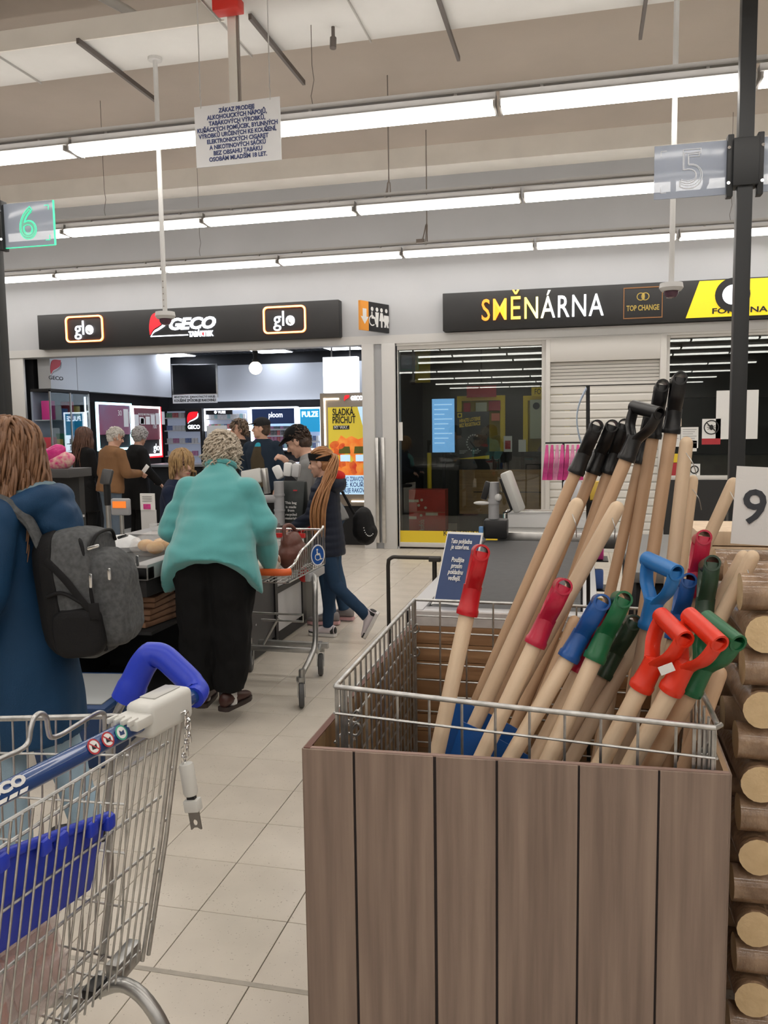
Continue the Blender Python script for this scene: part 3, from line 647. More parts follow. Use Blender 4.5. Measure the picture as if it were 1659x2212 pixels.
c = V((X1-0.008, y1-0.22, zt-0.34)); text('100', 0.1, MX.Translation(c) @ SIDE, p_white, pn2)
for k in range(5): part(M().box(X1-0.014, X1-0.005, y0+0.25+k*0.17, y0+0.38+k*0.17, 1.66, 1.76+0.03*k), 'picture_pack', p_white, pn2, smooth=False)
text('glo', 0.17, MX.Translation((X1, y1-0.2, 1.27)) @ SIDE, e_white, t2)
# glass cabinet at the left entrance
ya, yb = at(108, 860, X=X1).y, at(193, 860, X=X1).y
gc = thing('glass_cabinet', 'glass display cabinet with packages at the left side of the tobacco shop entrance', 'cabinet', (X1-0.15, (ya+yb)/2, 0))
part(M().box(X1-0.30, X1-0.27, ya, yb, 0, 2.10), 'back_panel', mat('cab_blue', (0.22, 0.26, 0.34), 0.4), gc, smooth=False)
for y in (ya, yb-0.02, (ya+yb)/2): part(M().box(X1-0.02, X1, y, y+0.02, 0, 2.12), 'post', m_steel, gc, smooth=False)
part(M().box(X1-0.3, X1, ya, yb, 2.10, 2.14), 'top', m_blackmat, gc, smooth=False)
part(M().box(X1-0.3, X1, ya, yb, 0, 0.25), 'plinth', m_blackmat, gc, smooth=False)
for z in (0.6, 0.98, 1.33, 1.72): part(M().box(X1-0.28, X1-0.03, ya+0.02, yb-0.02, z-0.012, z), 'shelf', mat('glass_shelf', (0.35, 0.40, 0.46), 0.2), gc, smooth=False)
part(M().box(X1-0.05, X1-0.035, yb-0.06, yb-0.035, 0.9, 2.06), 'light_tube', e_white, gc, smooth=False)
part(M().box(X1-0.008, X1-0.004, ya+0.02, yb-0.02, 0.26, 2.09), 'pane', glass('clear_pane', refl=0.6), gc, smooth=False)
gcols = [mat('pack_%d' % i, c, 0.4) for i, c in enumerate(((0.55, 0.04, 0.25), (0.65, 0.66, 0.7), (0.08, 0.16, 0.45), (0.5, 0.05, 0.08), (0.6, 0.4, 0.06), (0.05, 0.3, 0.2), (0.02, 0.02, 0.03), (0.5, 0.45, 0.55)))]
k = 0
for z, hts in ((1.72, (0.26, 0.2, 0.16)), (1.33, (0.15, 0.12, 0.2)), (0.98, (0.1, 0.14, 0.18))):
    for i in range(5):
        y = ya+0.08+i*(yb-ya-0.2)/5; h = hts[i % 3]
        solo(M().box(X1-0.2, X1-0.08, y, y+0.14, z, z+h), 'product_box', gcols[(k*3+i) % 8], '%s box on the %s shelf of the glass cabinet' % (('pink', 'white', 'blue', 'red', 'amber', 'green', 'black', 'lilac')[(k*3+i) % 8], ('top', 'middle', 'lower')[k]), 'box', 'boxes in the glass cabinet', bevel=0.004)
    k += 1
# ---- shelves with packs on the back wall
YB = 14.28
def back_unit(name, label, x0, y0, x1, y1, frame_m, back_m, f=0.03, depth=0.18):
    u0, u1, w0, w1 = RC(x0, y0, x1, y1, YB-depth)
    t = thing(name, label, 'display', ((u0+u1)/2, YB-0.1, w0))
    part(M().box(u0, u1, YB-0.03, YB, w0, w1), 'back_panel', back_m, t, smooth=False)
    part(M().box(u0, u1, YB-depth, YB-0.03, w1-f, w1).box(u0, u1, YB-depth, YB-0.03, w0, w0+f).box(u0, u0+f, YB-depth, YB-0.03, w0+f, w1-f).box(u1-f, u1, YB-depth, YB-0.03, w0+f, w1-f), 'frame', frame_m, t, smooth=False)
    return t, u0+f, u1-f, w0+f, w1-f
packm = M().box(-0.027, 0.027, 0, 0.025, 0, 0.088).mesh('cigarette_pack', bevel=0.002, seg=1)
packmeshes = []
for i, c in enumerate(((0.70, 0.70, 0.72), (0.55, 0.05, 0.06), (0.06, 0.12, 0.35), (0.05, 0.25, 0.10), (0.45, 0.12, 0.30), (0.60, 0.45, 0.10), (0.04, 0.04, 0.05), (0.25, 0.50, 0.55))):
    me = packm.copy(); me.materials.append(mat('packprint_%d' % i, c, 0.4, col2=tuple(0.5*x+0.25 for x in c), vs=30)); packmeshes.append(me)
NP = [0]
def packs(u0, u1, z, Y, label, group, pick, step=0.062, row=0):
    n = int((u1-u0-0.05)/step)
    for i in range(n):
        o = put('cigarette_pack', packmeshes[pick(i)], None); o.location = (u0+0.05+i*step+rnd.uniform(-.004, .004), Y, z); tag(o, '%s, shelf %s from bottom, %s from left' % (label, ORD[row], ORD[min(i, 20)]), 'cigarette pack', group); NP[0] += 1
def shelfrow(t, u0, u1, z, Y0, m_=None): part(M().box(u0, u1, Y0, YB-0.03, z-0.018, z), 'shelf', m_ or m_white, t, smooth=False)
e_back = mat('lit_shelf_back', (0.25, 0.27, 0.32), 0.5, emit=0.2, ecol=(200, 212, 240))
t, u0, u1, w0, w1 = back_unit('pack_shelf', 'tall black rack of cigarette packs in the back corner of the tobacco shop', 349, 885, 441, 1075, m_blackmat, e_back)
for k in range(7):
    z = w0+0.04+k*(w1-w0-0.16)/6.0; shelfrow(t, u0, u1, z, YB-0.16)
    packs(u0, u1, z, YB-0.12, 'cigarette pack on the black corner rack', 'packs on the corner rack', lambda i, k=k: (0, 0, 3, 1, 0, 4, 0, 2)[(i//2+k*3) % 8], row=k)
c = at(420, 908, Y=YB-0.2); gp = thing('logo_panel', 'black panel with lit red leaf logo on the back shelves', 'sign', (c.x, YB-0.22, c.z-0.15))
u0, u1, w0, w1 = RC(400, 882, 438, 932, YB-0.21)
part(M().box(u0, u1, YB-0.22, YB-0.19, w0, w1), 'panel', m_signbox, gp, smooth=False)
part(M().prism([(p[0]*0.21, p[1]*0.2) for p in leafpts()], (u0+0.045, YB-0.235, w0+0.16), EX, EZ, EY, 0.014), 'logo_leaf', e_red, gp)
part(M().prism([(p[0]*0.21, p[1]*0.2) for p in swoosh()], (u0+0.045, YB-0.237, w0+0.16), EX, EZ, EY, 0.014), 'logo_swoosh', e_white, gp)
text('GECO', 0.10, tface((u0+u1)/2, YB-0.226, w0+0.08), e_white, gp, fit=0.24, bold=0.003)
t, u0, u1, w0, w1 = back_unit('lit_display', 'white lit display with two rows of packs left of the dark blue display', 440, 883, 539, 930, e_white, e_back)
part(M().box(u0, u0+0.52, YB-0.17, YB-0.15, w1-0.08, w1), 'header', p_black, t, smooth=False)
text('● VUSE', 0.065, tface(u0+0.28, YB-0.175, w1-0.04), e_white, t, bold=0.002)
for k, z in enumerate((w0+0.005, w0+0.19)):
    shelfrow(t, u0, u1, z, YB-0.16); packs(u0, u1, z, YB-0.12, 'pack in the white lit display', 'packs in the white lit display', lambda i, k=k: (4, 3, 1, 5, 7, 2, 1, 4)[(i+k*3) % 8] if not k else (0, 0, 7, 0)[i % 4], row=k)
t, u0, u1, w0, w1 = back_unit('blue_display', 'dark blue display with white frame and rows of packs behind the man in the cap', 540, 880, 641, 972, e_white, e_back)
hd = part(M().box(u0, u1, YB-0.175, YB-0.15, w0+(w1-w0)*0.62, w1), 'header', p_navy, t, smooth=False)
text('ploom', 0.14, tface((u0+u1)/2+0.05, YB-0.18, w0+(w1-w0)*0.84), e_white, t, fit=0.26)
part(M().box(u0, u1, YB-0.18, YB-0.17, w0+(w1-w0)*0.56, w0+(w1-w0)*0.62), 'warning_strip', e_lb, t, smooth=False)
for k in range(4):
    z = w0+0.005+k*0.115; shelfrow(t, u0, u1, z, YB-0.16); packs(u0, u1, z, YB-0.13, 'pack in the dark blue display', 'packs in the dark blue display', lambda i, k=k: ((7, 7, 2), (4, 1, 4), (6, 1, 6), (6, 6, 4))[k][i % 3], row=k)
t, u0, u1, w0, w1 = back_unit('cyan_display', 'cyan headed display at the right end of the back shelves', 644, 880, 696, 972, e_white, e_back)
part(M().box(u0, u1, YB-0.175, YB-0.15, w0+(w1-w0)*0.42, w1), 'header', mat('lit_header_cyan', (0.03, 0.35, 0.6), 0.4, emit=0.5, ecol=(30, 150, 205)), t, smooth=False)
text('PULZE', 0.13, tface((u0+u1)/2, YB-0.18, w0+(w1-w0)*0.86), e_white, t, fit=0.30, bold=0.003)
for k in range(2):
    z = w0+0.005+k*0.13; shelfrow(t, u0, u1, z, YB-0.16); packs(u0, u1, z, YB-0.13, 'pack under the cyan header', 'packs in the cyan display', lambda i: (2, 0, 7)[i % 3], row=k)
t, u0, u1, w0, w1 = back_unit('low_rack', 'low rack of packs below the lit displays on the back wall', 440, 976, 696, 1075, m_blackmat, mat('rack_dark', (0.05, 0.05, 0.06), 0.5), 0.02)
for k in range(4):
    z = w0+0.02+k*0.17; shelfrow(t, u0, u1, z, YB-0.16); packs(u0, u1, z, YB-0.12, 'pack on the low back rack', 'packs on the low rack', lambda i, k=k: (1, 0, 6, 1, 2, 0, 4, 1)[(i//3+k) % 8], 0.13, row=k)
print('packs', NP[0])
# sales counter inside
ct = thing('shop_counter', 'dark sales counter inside the tobacco shop', 'counter', (-5.4, 12.2, 0))
part(M().box(-6.7, -3.6, 12.0, 12.6, 0, 0.98), 'body', m_blackmat, ct, bevel=0.006)
part(M().box(-6.75, -3.55, 11.95, 12.65, 0.98, 1.02), 'top', mat('counter_grey', (0.2, 0.2, 0.21), 0.35), ct, bevel=0.004)
c = at(470, 945, Y=12.2); tm_ = thing('cash_register', 'white cash register screen on the shop counter', 'cash register', (c.x, 12.2, 1.02))
part(M().box(c.x-0.14, c.x+0.2, 12.1, 12.14, 1.35, 1.62), 'screen', m_white, tm_, bevel=0.01)
part(M().box(c.x-0.02, c.x+0.04, 12.1, 12.2, 1.02, 1.4).box(c.x-0.12, c.x+0.14, 12.05, 12.3, 1.02, 1.05), 'stand', m_white, tm_, bevel=0.004)
# ================================================================== exchange office
m_alu = mat('white_aluminium', (0.60, 0.585, 0.56), 0.45)
YG = 10.36
x0, x1, z0, z1 = RC(860, 757, 1169, 1178, YG)
def window(n, x0, x1, z0, z1, fw=0.055):
    m = M().box(x0-fw, x0, YG-0.06, YG+0.04, z0-fw, z1+fw).box(x1, x1+fw, YG-0.06, YG+0.04, z0-fw, z1+fw).box(x0, x1, YG-0.06, YG+0.04, z1, z1+fw).box(x0, x1, YG-0.06, YG+0.04, z0-fw, z0)
    wd = struct(m, 'window_%d' % n, m_alu, bevel=0.004)
    struct(M().box(x0, x1, YG, YG+0.008, z0, z1), 'pane', glass('shop_glass', (0.82, 0.86, 0.84), refl=1.6), wd, smooth=False)
    return wd
z0 = 0.08
w1_ = window(1, x0, x1, z0, z1)
struct(M().box(-2.27, 4.6, YF-0.02, YF+0.1, z1+0.05, 2.59), 'trim_9', m_alu, smooth=False)
c0 = at(1441, 733, Y=YG).x
w2_ = window(2, c0+0.03, 4.4, 0.93, z1+0.02, 0.05)
struct(M().box(c0-0.02, 4.6, YF-0.01, YF+0.12, 0, 0.88), 'trim_10', m_signbox, smooth=False)
# roller shutter
s0, s1, sz0, sz1 = RC(1189, 783, 1421, 1000, YF+0.02)
sh = struct(M().box(x1+0.05, s0, YF-0.05, YF+0.1, 0, z1+0.06).box(s1, c0-0.01, YF-0.05, YF+0.1, 0, z1+0.06).box(s0, s1, YF-0.05, YF+0.1, sz1, z1+0.06), 'door_2', m_alu, bevel=0.004)
sl = M().prism([(0.0, 0), (0.012, 0.012), (0.012, 0.07), (0.0, 0.092), (-0.01, 0.092), (-0.01, 0)], (s0, YF+0.05, 0), -EY, EZ, EX, s1-s0).mesh('slat', ang=20)
sl.materials.append(mat('shutter_cream', (0.66, 0.645, 0.61), 0.5))
nsl = int(sz1/0.096)+1
for k in range(nsl):
    z = sz1-(k+1)*0.096
    if k < 3: continue
    o = put('slat', sl, None, sh); o.location = (0, 0, z)
for k in range(7): struct(M().box(s0, s1, YF+0.03+0.004*(k % 2), YF+0.06, sz1-0.040*(k+1), sz1-0.040*k-0.006), 'slat', MATS['shutter_cream'], sh, smooth=False)
struct(M().box(s0-0.075, s0-0.03, YF-0.065, YF-0.05, 1.02, 1.10), 'key_switch', m_white, sh, bevel=0.003)
e_dim = mat('lit_office_panel', (1, 1, 1), 0.5, emit=7.0, ecol=(255, 246, 232))
for k, (x, y) in enumerate(((at(1568, 729, Z=2.86).x, at(1568, 729, Z=2.86).y), (-0.9, 11.3), (-1.4, 12.6))):  # only the right window panel is seen; the others are added to brighten the interior
    t = thing('office_panel_light', ('lit ceiling panel showing at the top of the right exchange window', 'added unseen lit panel near the window of the exchange office', 'added unseen lit panel brightening the exchange service windows')[k], 'light', (x, y, 2.86))
    part(M().box(x-0.3, x+0.3, y-0.15, y+0.15, 2.87, 2.88), 'diffuser', e_dim, t, smooth=False)
    part(M().box(x-0.32, x+0.32, y-0.17, y+0.17, 2.88, 2.905), 'frame', m_white, t, smooth=False)
# things behind the left window
def flat(name, label, cat, px, Y, m_, th=0.02, lab_m=None, glow=None, group=None):
    u0, u1, w0, w1 = RC(*px, Y); t = thing(name, label, cat, ((u0+u1)/2, Y, w0), 0, group)
    part(M().box(u0, u1, Y, Y+th, w0, w1), 'panel', m_, t, smooth=False); return t, u0, u1, w0, w1
t, a, b, c, d = flat('info_screen', 'tall lit blue information screen behind the exchange window', 'screen', (933, 862, 982, 977), 10.75, mat('lit_screen_blue', (0.2, 0.4, 0.7), 0.3, emit=0.75, ecol=(120, 178, 235)), 0.05)
part(M().box(a-0.015, b+0.015, 10.76, 10.82, c-0.015, d+0.015), 'bezel', m_blackmat, t, smooth=False)
for k in range(9): part(M().box(a+0.03, b-0.03-0.05*(k % 3), 10.744, 10.75, d-0.08-k*0.062, d-0.07-k*0.062), 'text_row', mat('lit_screen_pale', (0.5, 0.7, 0.9), 0.3, emit=0.8, ecol=(190, 220, 245)), t, smooth=False)
t, a, b, c, d = flat('lottery_poster', 'black lottery poster with yellow wedge stuck inside the exchange window', 'poster', (987, 890, 1057, 991), 10.42, mat('poster_black', (0.03, 0.03, 0.032), 0.4, var=0.4, vs=4), 0.006)
text('HRAJTE LOTERIE', 0.06, tface(a+0.16, 10.416, d-0.10) @ MX.Rotation(R(6), 4, 'Z'), mat('ink_yellow', (0.75, 0.5, 0.05), 0.5), t, fit=0.27, shear=0.2, bold=0.002)
text('BEZ REGISTRACE', 0.06, tface(a+0.16, 10.416, d-0.16) @ MX.Rotation(R(6), 4, 'Z'), MATS['ink_yellow'], t, fit=0.27, shear=0.2, bold=0.002)
part(M().box(a+0.008, a+0.065, 10.412, 10.42, d-0.07, d-0.013), 'logo_square', p_yellow, t, smooth=False)
part(M().lathe([(0, 0), (0.018, 0), (0.018, 0.004), (0, 0.004)], (a+0.036, 10.411, d-0.042), 14, MX.Rotation(R(90), 3, 'X')), 'logo_dot', p_black, t)
part(M().prism([(a, c), (b, c), (b, c+0.045)], (0, 10.414, 0), EX, EZ, EY, 0.006), 'yellow_wedge', p_yellow, t, smooth=False)
for k in range(14):
    an = R(60+k*19); part(M().sph((a+0.21+0.085*math.cos(an), 10.415, c+0.2+0.10*math.sin(an)), (0.011, 0.005, 0.011), 8, 6), 'picture_dot', mat('ink_silver', (0.4, 0.4, 0.4), 0.4), t)
for k in range(3):
    part(M().box(a+0.03, a+0.13-0.02*k, 10.414, 10.42, c+0.10-0.016*k, c+0.106-0.016*k).box(a+0.2, a+0.30-0.02*k, 10.414, 10.42, c+0.10-0.016*k, c+0.106-0.016*k), 'small_print', MATS['ink_silver'], t, smooth=False)
def booth(label, px, Y, inner):
    u0, u1, w0, w1 = RC(*px, Y); t = thing('service_booth', label, 'booth', ((u0+u1)/2, Y, 0)); f = 0.07
    part(M().box(u0, u1, Y, Y+0.06, w1-f, w1).box(u0, u0+f, Y, Y+0.06, w0, w1-f).box(u1-f, u1, Y, Y+0.06, w0, w1-f), 'frame', p_yellow, t, smooth=False)
    part(M().box(u0+f, u1-f, Y+0.05, Y+0.06, w0, w1-f), 'back_panel', inner, t, smooth=False)
    part(M().box(u0, u1, Y-0.05, Y+0.06, 0, w0), 'counter_front', mat('booth_dark', (0.02, 0.02, 0.02), 0.5), t, smooth=False)
    return t, u0, u1, w0, w1
olive = mat('booth_olive', (0.30, 0.22, 0.02), 0.6, var=0.2, vs=3)
bt, a, b, c, d = booth('yellow framed service window behind the lottery poster', (987, 856, 1091, 975), 12.3, olive)
for k, (dx, dz, ww, hh_, mm, nm) in enumerate(((0.10, 0.10, 0.10, 0.14, p_red, 'red_notice'), (0.28, 0.10, 0.16, 0.13, mat('paper_green', (0.45, 0.47, 0.36), 0.6), 'notice'), (0.47, 0.08, 0.17, 0.14, p_red, 'red_notice'), (0.51, 0.26, 0.12, 0.11, mat('ink_coral', (0.65, 0.2, 0.12), 0.6), 'round_notice'))):
    part(M().box(a+dx, a+dx+ww, 12.28, 12.3, d-dz-hh_, d-dz), nm, mm, bt, smooth=False)
bt2, a, b, c, d = booth('yellow framed service window at the right edge of the exchange window', (1130, 855, 1230, 975), 12.3, olive)
pn = part(M().box(a+0.10, a+0.28, 12.28, 12.3, d-0.62, d-0.06), 'notice', MATS['paper_green'], bt2, smooth=False)
part(M().lathe([(0, 0), (0.05, 0), (0.05, 0.004), (0, 0.004)], (a+0.19, 12.275, d-0.15), 14, MX.Rotation(R(90), 3, 'X')), 'notice_mark', p_black, bt2)
t, a, b, c, d = flat('name_plate', 'small yellow name plate above the right service window', 'sign', (1148, 837, 1215, 855), 12.25, p_yellow, 0.02)
text('FORTUNA', 0.11, tface((a+b)/2, 12.245, (c+d)/2), p_black, t, fit=(b-a)*0.8)
flat('red_sign', 'dim red sign above the left service window', 'sign', (1008, 834, 1072, 857), 12.2, p_red)
flat('hanging_banner', 'yellow hanging banner near the top of the exchange window', 'banner', (896, 750, 929, 826), 11.2, mat('banner_yellow', (0.55, 0.38, 0.02), 0.6))
t, a, b, c, d = flat('wood_counter', 'orange brown wooden counter front inside the exchange office', 'counter', (992, 1015, 1210, 1112), 11.6, mat('counter_wood', (0.34, 0.19, 0.075), 0.5, var=0.15, vs=4, stretch=(1, 1, 8)), 0.05)
part(M().box(a+0.2, b-0.15, 11.595, 11.6, (c+d)/2-0.005, (c+d)/2+0.005), 'slot', m_blackmat, t, smooth=False)
t, a, b, c, d = flat('red_carton', 'red printed carton standing in the exchange window', 'carton', (883, 1058, 962, 1147), 10.55, mat('carton_red', (0.48, 0.035, 0.022), 0.5, var=0.12, vs=6), 0.25)
part(M().box(a+0.002, b-0.002, 10.548, 10.80, c+0.24, c+0.246), 'tape', mat('tape_brown', (0.35, 0.2, 0.1), 0.4), t, smooth=False)
for (dx, dz, ww) in ((0.0, 0.37, 0.13), (0.22, 0.20, 0.16), (0.0, 0.15, 0.10)): part(M().box(a+dx, a+dx+ww, 10.544, 10.55, c+dz, c+dz+0.035), 'printed_strip', mat('print_cream', (0.62, 0.52, 0.42), 0.5), t, smooth=False)
for (dx, dz) in ((0.17, 0.40), (0.13, 0.33), (0.22, 0.30), (0.16, 0.20)): part(M().lathe([(0, 0), (0.018, 0), (0.018, 0.004), (0, 0.004)], (a+dx, 10.547, c+dz), 12, MX.Rotation(R(90), 3, 'X')), 'printed_dot', MATS['print_cream'], t)
text('kofola', 0.10, tface(a+0.17, 10.546, c+0.075) @ MX.Rotation(R(90), 4, 'Z'), MATS['print_cream'], t, fit=0.14)
t, a, b, c, d = flat('sill_band', 'yellow band along the foot of the exchange window', 'banner', (862, 1146, 1169, 1178), YG-0.012, p_yellow, 0.01)
text('KURZOVNÍ LÍSTEK', 0.10, tface(a+0.95, YG-0.014, (c+d)/2+0.05), p_black, t, fit=0.75)
flat('window_sticker', 'small white sticker at the left edge of the exchange window', 'sticker', (861, 912, 870, 952), YG-0.004, p_white, 0.003)
t, a, b, c, d = flat('card_stand', 'white card stand with red picture on the counter', 'stand', (1088, 942, 1106, 976), 12.0, p_white, 0.02)
part(M().box(a+0.02, b-0.02, 11.995, 12.0, c+0.04, c+0.16), 'picture', p_red, t, smooth=False)
flat('leaflet_holder', 'white leaflet holder beside the right service window', 'holder', (1120, 950, 1136, 976), 12.0, p_white, 0.03)
solo(M().cyl((-2.0, 11.0, 0.0), (-2.0, 11.0, 1.2), 0.03), 'yellow_post', p_yellow, 'thin yellow post behind the red carton', 'post')
# simple supports so that nothing hangs in the air
def support(nm, part_name, m_, *b):
    o_ = [q for q in COL.objects if q.name == nm][0]; part(M().box(*b), part_name, m_, o_, smooth=False)
def bbp(nm):
    o_ = [q for q in COL.objects if q.name == nm][0]; ch = [c for c in o_.children if c.name.startswith('panel')][0]; W_ = wm(o_); ps_ = [W_ @ v.co for v in ch.data.vertices]
    return [min(p[i] for p in ps_) for i in range(3)], [max(p[i] for p in ps_) for i in range(3)]
for nm, up in (('hanging_banner', 1), ('red_sign', 1), ('info_screen', 0), ('card_stand', 0), ('leaflet_holder', 0), ('wood_counter', 0), ('red_carton', 0)):
    lo_, hi_ = bbp(nm); xm, ym = (lo_[0]+hi_[0])/2, (lo_[1]+hi_[1])/2
    if up: support(nm, 'hanger', m_blackmat, xm-0.01, xm+0.01, ym-0.005, ym+0.005, hi_[2], 2.9)
    elif nm == 'wood_counter': support(nm, 'base', m_blackmat, lo_[0], hi_[0], ym-0.02, ym+0.02, 0, lo_[2])
    elif nm == 'red_carton': support(nm, 'pallet', m_blackmat, lo_[0]+0.01, hi_[0]-0.01, lo_[1]+0.02, hi_[1], 0, lo_[2])
    else: support(nm, 'stand', m_blackmat, xm-0.02, xm+0.02, ym-0.005, ym+0.02, 0, lo_[2])
# notices in the right window
WY = YG-0.004
def notice(label, px, m_, mark=None):
    t, a, b, c, d = flat('notice_sheet', label, 'notice', px, WY, m_, 0.003)
    n = max(2, int((d-c)/0.03)-1)
    if mark == 'text':
        for k in range(n): part(M().box(a+0.02, b-0.02-0.02*(k % 3), WY-0.002, WY, d-0.03-k*0.026, d-0.024-k*0.026), 'print_line', m_grey, t, smooth=False)
    return t, a, b, c, d
notice('white notice with fine print in the right exchange window', (1471, 923, 1508, 968), p_white, 'text')
notice('narrow white notice left of the fine print sheet', (1452, 928, 1469, 965), p_white, 'text')
notice('short white slip under the fine print sheet', (1480, 952, 1505, 975), p_white, 'text')
notice('small cream sticker high in the right exchange window', (1460, 904, 1472, 921), MATS['print_cream'])
notice('plain white sheet behind the black post', (1548, 844, 1636, 948), p_white)
t, a, b, c, d = notice('no insects warning sticker beside the plain sheet', (1517, 905, 1556, 960), p_white)
cc = V(((a+b)/2, WY-0.003, (c+d)/2+0.05)); rr = 0.085
part(flatring(M(), cc, EX, EZ, [(rr*math.cos(i*PI/12), rr*math.sin(i*PI/12)) for i in range(24)], [(0.85*rr*math.cos(i*PI/12), 0.85*rr*math.sin(i*PI/12)) for i in range(24)], EY, 0.002), 'ring', p_black, t)
part(M().obox(cc, (0.155, 0.002, 0.012), MX.Rotation(R(45), 3, 'Y')), 'bar', p_black, t, smooth=False)
part(M().sph(cc, (0.022, 0.002, 0.032)).obox(cc, (0.1, 0.001, 0.005), MX.Rotation(R(30), 3, 'Y')).obox(cc, (0.1, 0.001, 0.005), MX.Rotation(R(-30), 3, 'Y')).obox(cc, (0.1, 0.001, 0.005)), 'bug', p_black, t)
part(M().box(a, b, WY-0.002, WY, c, c+0.07), 'red_band', p_red, t, smooth=False)
t, a, b, c, d = notice('red sticker low in the right exchange window', (1447, 1000, 1470, 1027), p_red)
t, a, b, c, d = notice('white sticker with round mark beside the pale shafts', (1488, 1002, 1512, 1027), p_white)
part(flatring(M(), ((a+b)/2, WY-0.003, (c+d)/2), EX, EZ, [(0.05*math.cos(i*PI/10), 0.05*math.sin(i*PI/10)) for i in range(20)], [(0.036*math.cos(i*PI/10), 0.036*math.sin(i*PI/10)) for i in range(20)], EY, 0.002), 'ring', p_black, t)
notice('yellow sticker above the red sticker', (1453, 980, 1464, 999), p_yellow)
m_dim = mat('dim_shelf', (0.05, 0.045, 0.04), 0.6, var=0.4, vs=6)
solo(M().box(1.2, 4.2, 12.4, 12.9, 0, 1.1).box(1.2, 4.2, 12.4, 12.9, 1.5, 1.54).box(1.2, 4.2, 12.4, 12.9, 1.9, 1.94).box(1.2, 1.25, 12.4, 12.9, 1.1, 1.94), 'back_shelf', m_dim, 'dim shelf unit behind the right exchange window', 'shelf', smooth=False)
# ================================================================== wood print box with wire basket
def woodprint(name, c1, c2, stretch, vs=3.0, rough=0.55, c3=None):
    m = mat(name, c1, rough, col2=c2, vs=vs, stretch=stretch, bump=0.06, bs=90, vdetail=7); return m
w_front = woodprint('print_walnut', (0.30, 0.222, 0.175), (0.185, 0.132, 0.105), (14, 14, 0.6), 3.0)
w_inner = woodprint('print_oak', (0.30, 0.165, 0.075), (0.20, 0.105, 0.05), (1.2, 1.2, 14), 3.0)
w_side = woodprint('print_side', (0.36, 0.235, 0.12), (0.12, 0.07, 0.04), (1, 14, 0.5), 2.2)
m_card = mat('cardboard', (0.33, 0.22, 0.13), 0.8, var=0.06, vs=20)
m_cardedge = mat('cardboard_edge', (0.28, 0.19, 0.16), 0.75)
m_groove = mat('print_groove', (0.025, 0.018, 0.018), 0.7)
BZ = 0.85
FL, FR, BR, BL = V((-0.574, 1.628, 0)), V((0.283, 1.664, 0)), V((0.30, 2.78, 0)), V((-0.575, 2.78, 0))
bx = thing('display_box', 'tall cardboard display box printed with brown wooden planks', 'box', ((FL+BR)/2))
def panel(a, b, th, z0, z1, inward):
    e = (b-a).normalized(); n = V((-e.y, e.x, 0))*inward
    return M().prism([(0, z0), ((b-a).length, z0), ((b-a).length, z1), (0, z1)], a, e, EZ, n, th)
part(panel(FL, FR, 0.010, 0, BZ-0.002, 1), 'front_core', m_groove, bx, smooth=False)
cuts = [655, 763, 938, 1073, 1250, 1423, 1577]
e = (FR-FL).normalized(); L_ = (FR-FL).length; xs = [at(c, 1617+(c-655)*0.06, Z=BZ) for c in cuts]
ds = [min(max((p-FL).dot(e), 0), L_) for p in xs]; ds[0] = 0; ds[-1] = L_
nrm = V((e.y, -e.x, 0))
for k in range(6):
    gp = 0.0028 if k not in (1, 2) else 0.004
    a0 = ds[k]+(gp if k else 0); a1 = ds[k+1]-(gp*0.6 if k < 5 else 0)
    part(M().prism([(a0, 0.0), (a1, 0.0), (a1, BZ), (a0, BZ)], FL, e, EZ, nrm, 0.005), 'plank', w_front, bx, bevel=0.0008, seg=1)
part(panel(FL, FR, 0.012, BZ-0.002, BZ+0.001, 1), 'top_edge', m_cardedge, bx, smooth=False)
sd = panel(BL, FL, 0.010, 0, BZ, 1); part(sd, 'side_panel', w_side, bx, smooth=False)
part(panel(BL, FL, 0.004, 0, BZ-0.001, -1), 'side_cover', w_front, bx, smooth=False)
part(panel(FR, BR, 0.010, 0, BZ, 1), 'side_panel', m_card, bx, smooth=False)
part(panel(FR, BR, 0.004, 0, BZ-0.001, -1), 'side_cover', w_front, bx, smooth=False)
part(panel(BR, BL, 0.010, 0, BZ-0.0, 1), 'back_panel', m_card, bx, smooth=False)
for k in range(7):
    z = BZ-0.002-k*0.062; w_i = woodprint('print_oak_%d' % (k % 3), tuple(c*(1+0.12*(k % 3-1)) for c in (0.42, 0.24, 0.12)), (0.29, 0.155, 0.075), (1.2, 1.2, 14), 3.0)
    part(M().box(BL.x+0.012, BR.x-0.012, 2.762, 2.770, z-0.060, z), 'inner_plank', w_i, bx, bevel=0.0008, seg=1)
for k in range(13):
    y = 1.66+k*0.084; c = ((0.34, 0.21, 0.10), (0.25, 0.145, 0.065), (0.40, 0.27, 0.15))[k % 3]
    part(M().box(-0.566, -0.561, y, y+0.080, 0.3, BZ-0.003), 'inner_plank', woodprint('print_side_%d' % (k % 3), c, tuple(q*0.55 for q in c), (1, 9, 0.5), 2.4), bx, bevel=0.0006, seg=1)
part(panel(BL-V((0, 0, 0)), FL, 0.014, BZ-0.0005, BZ+0.0015, 1), 'rim_edge', mat('rim_brown', (0.12, 0.045, 0.03), 0.6), bx, smooth=False)
part(panel(BL-V((0, 0, 0)), BR, 0.02, BZ+0.001, BZ+0.05, -1), 'rim_film', mat('film_white', (0.62, 0.58, 0.56), 0.25, alpha=0.55, var=0.1, vs=30), bx, smooth=False)
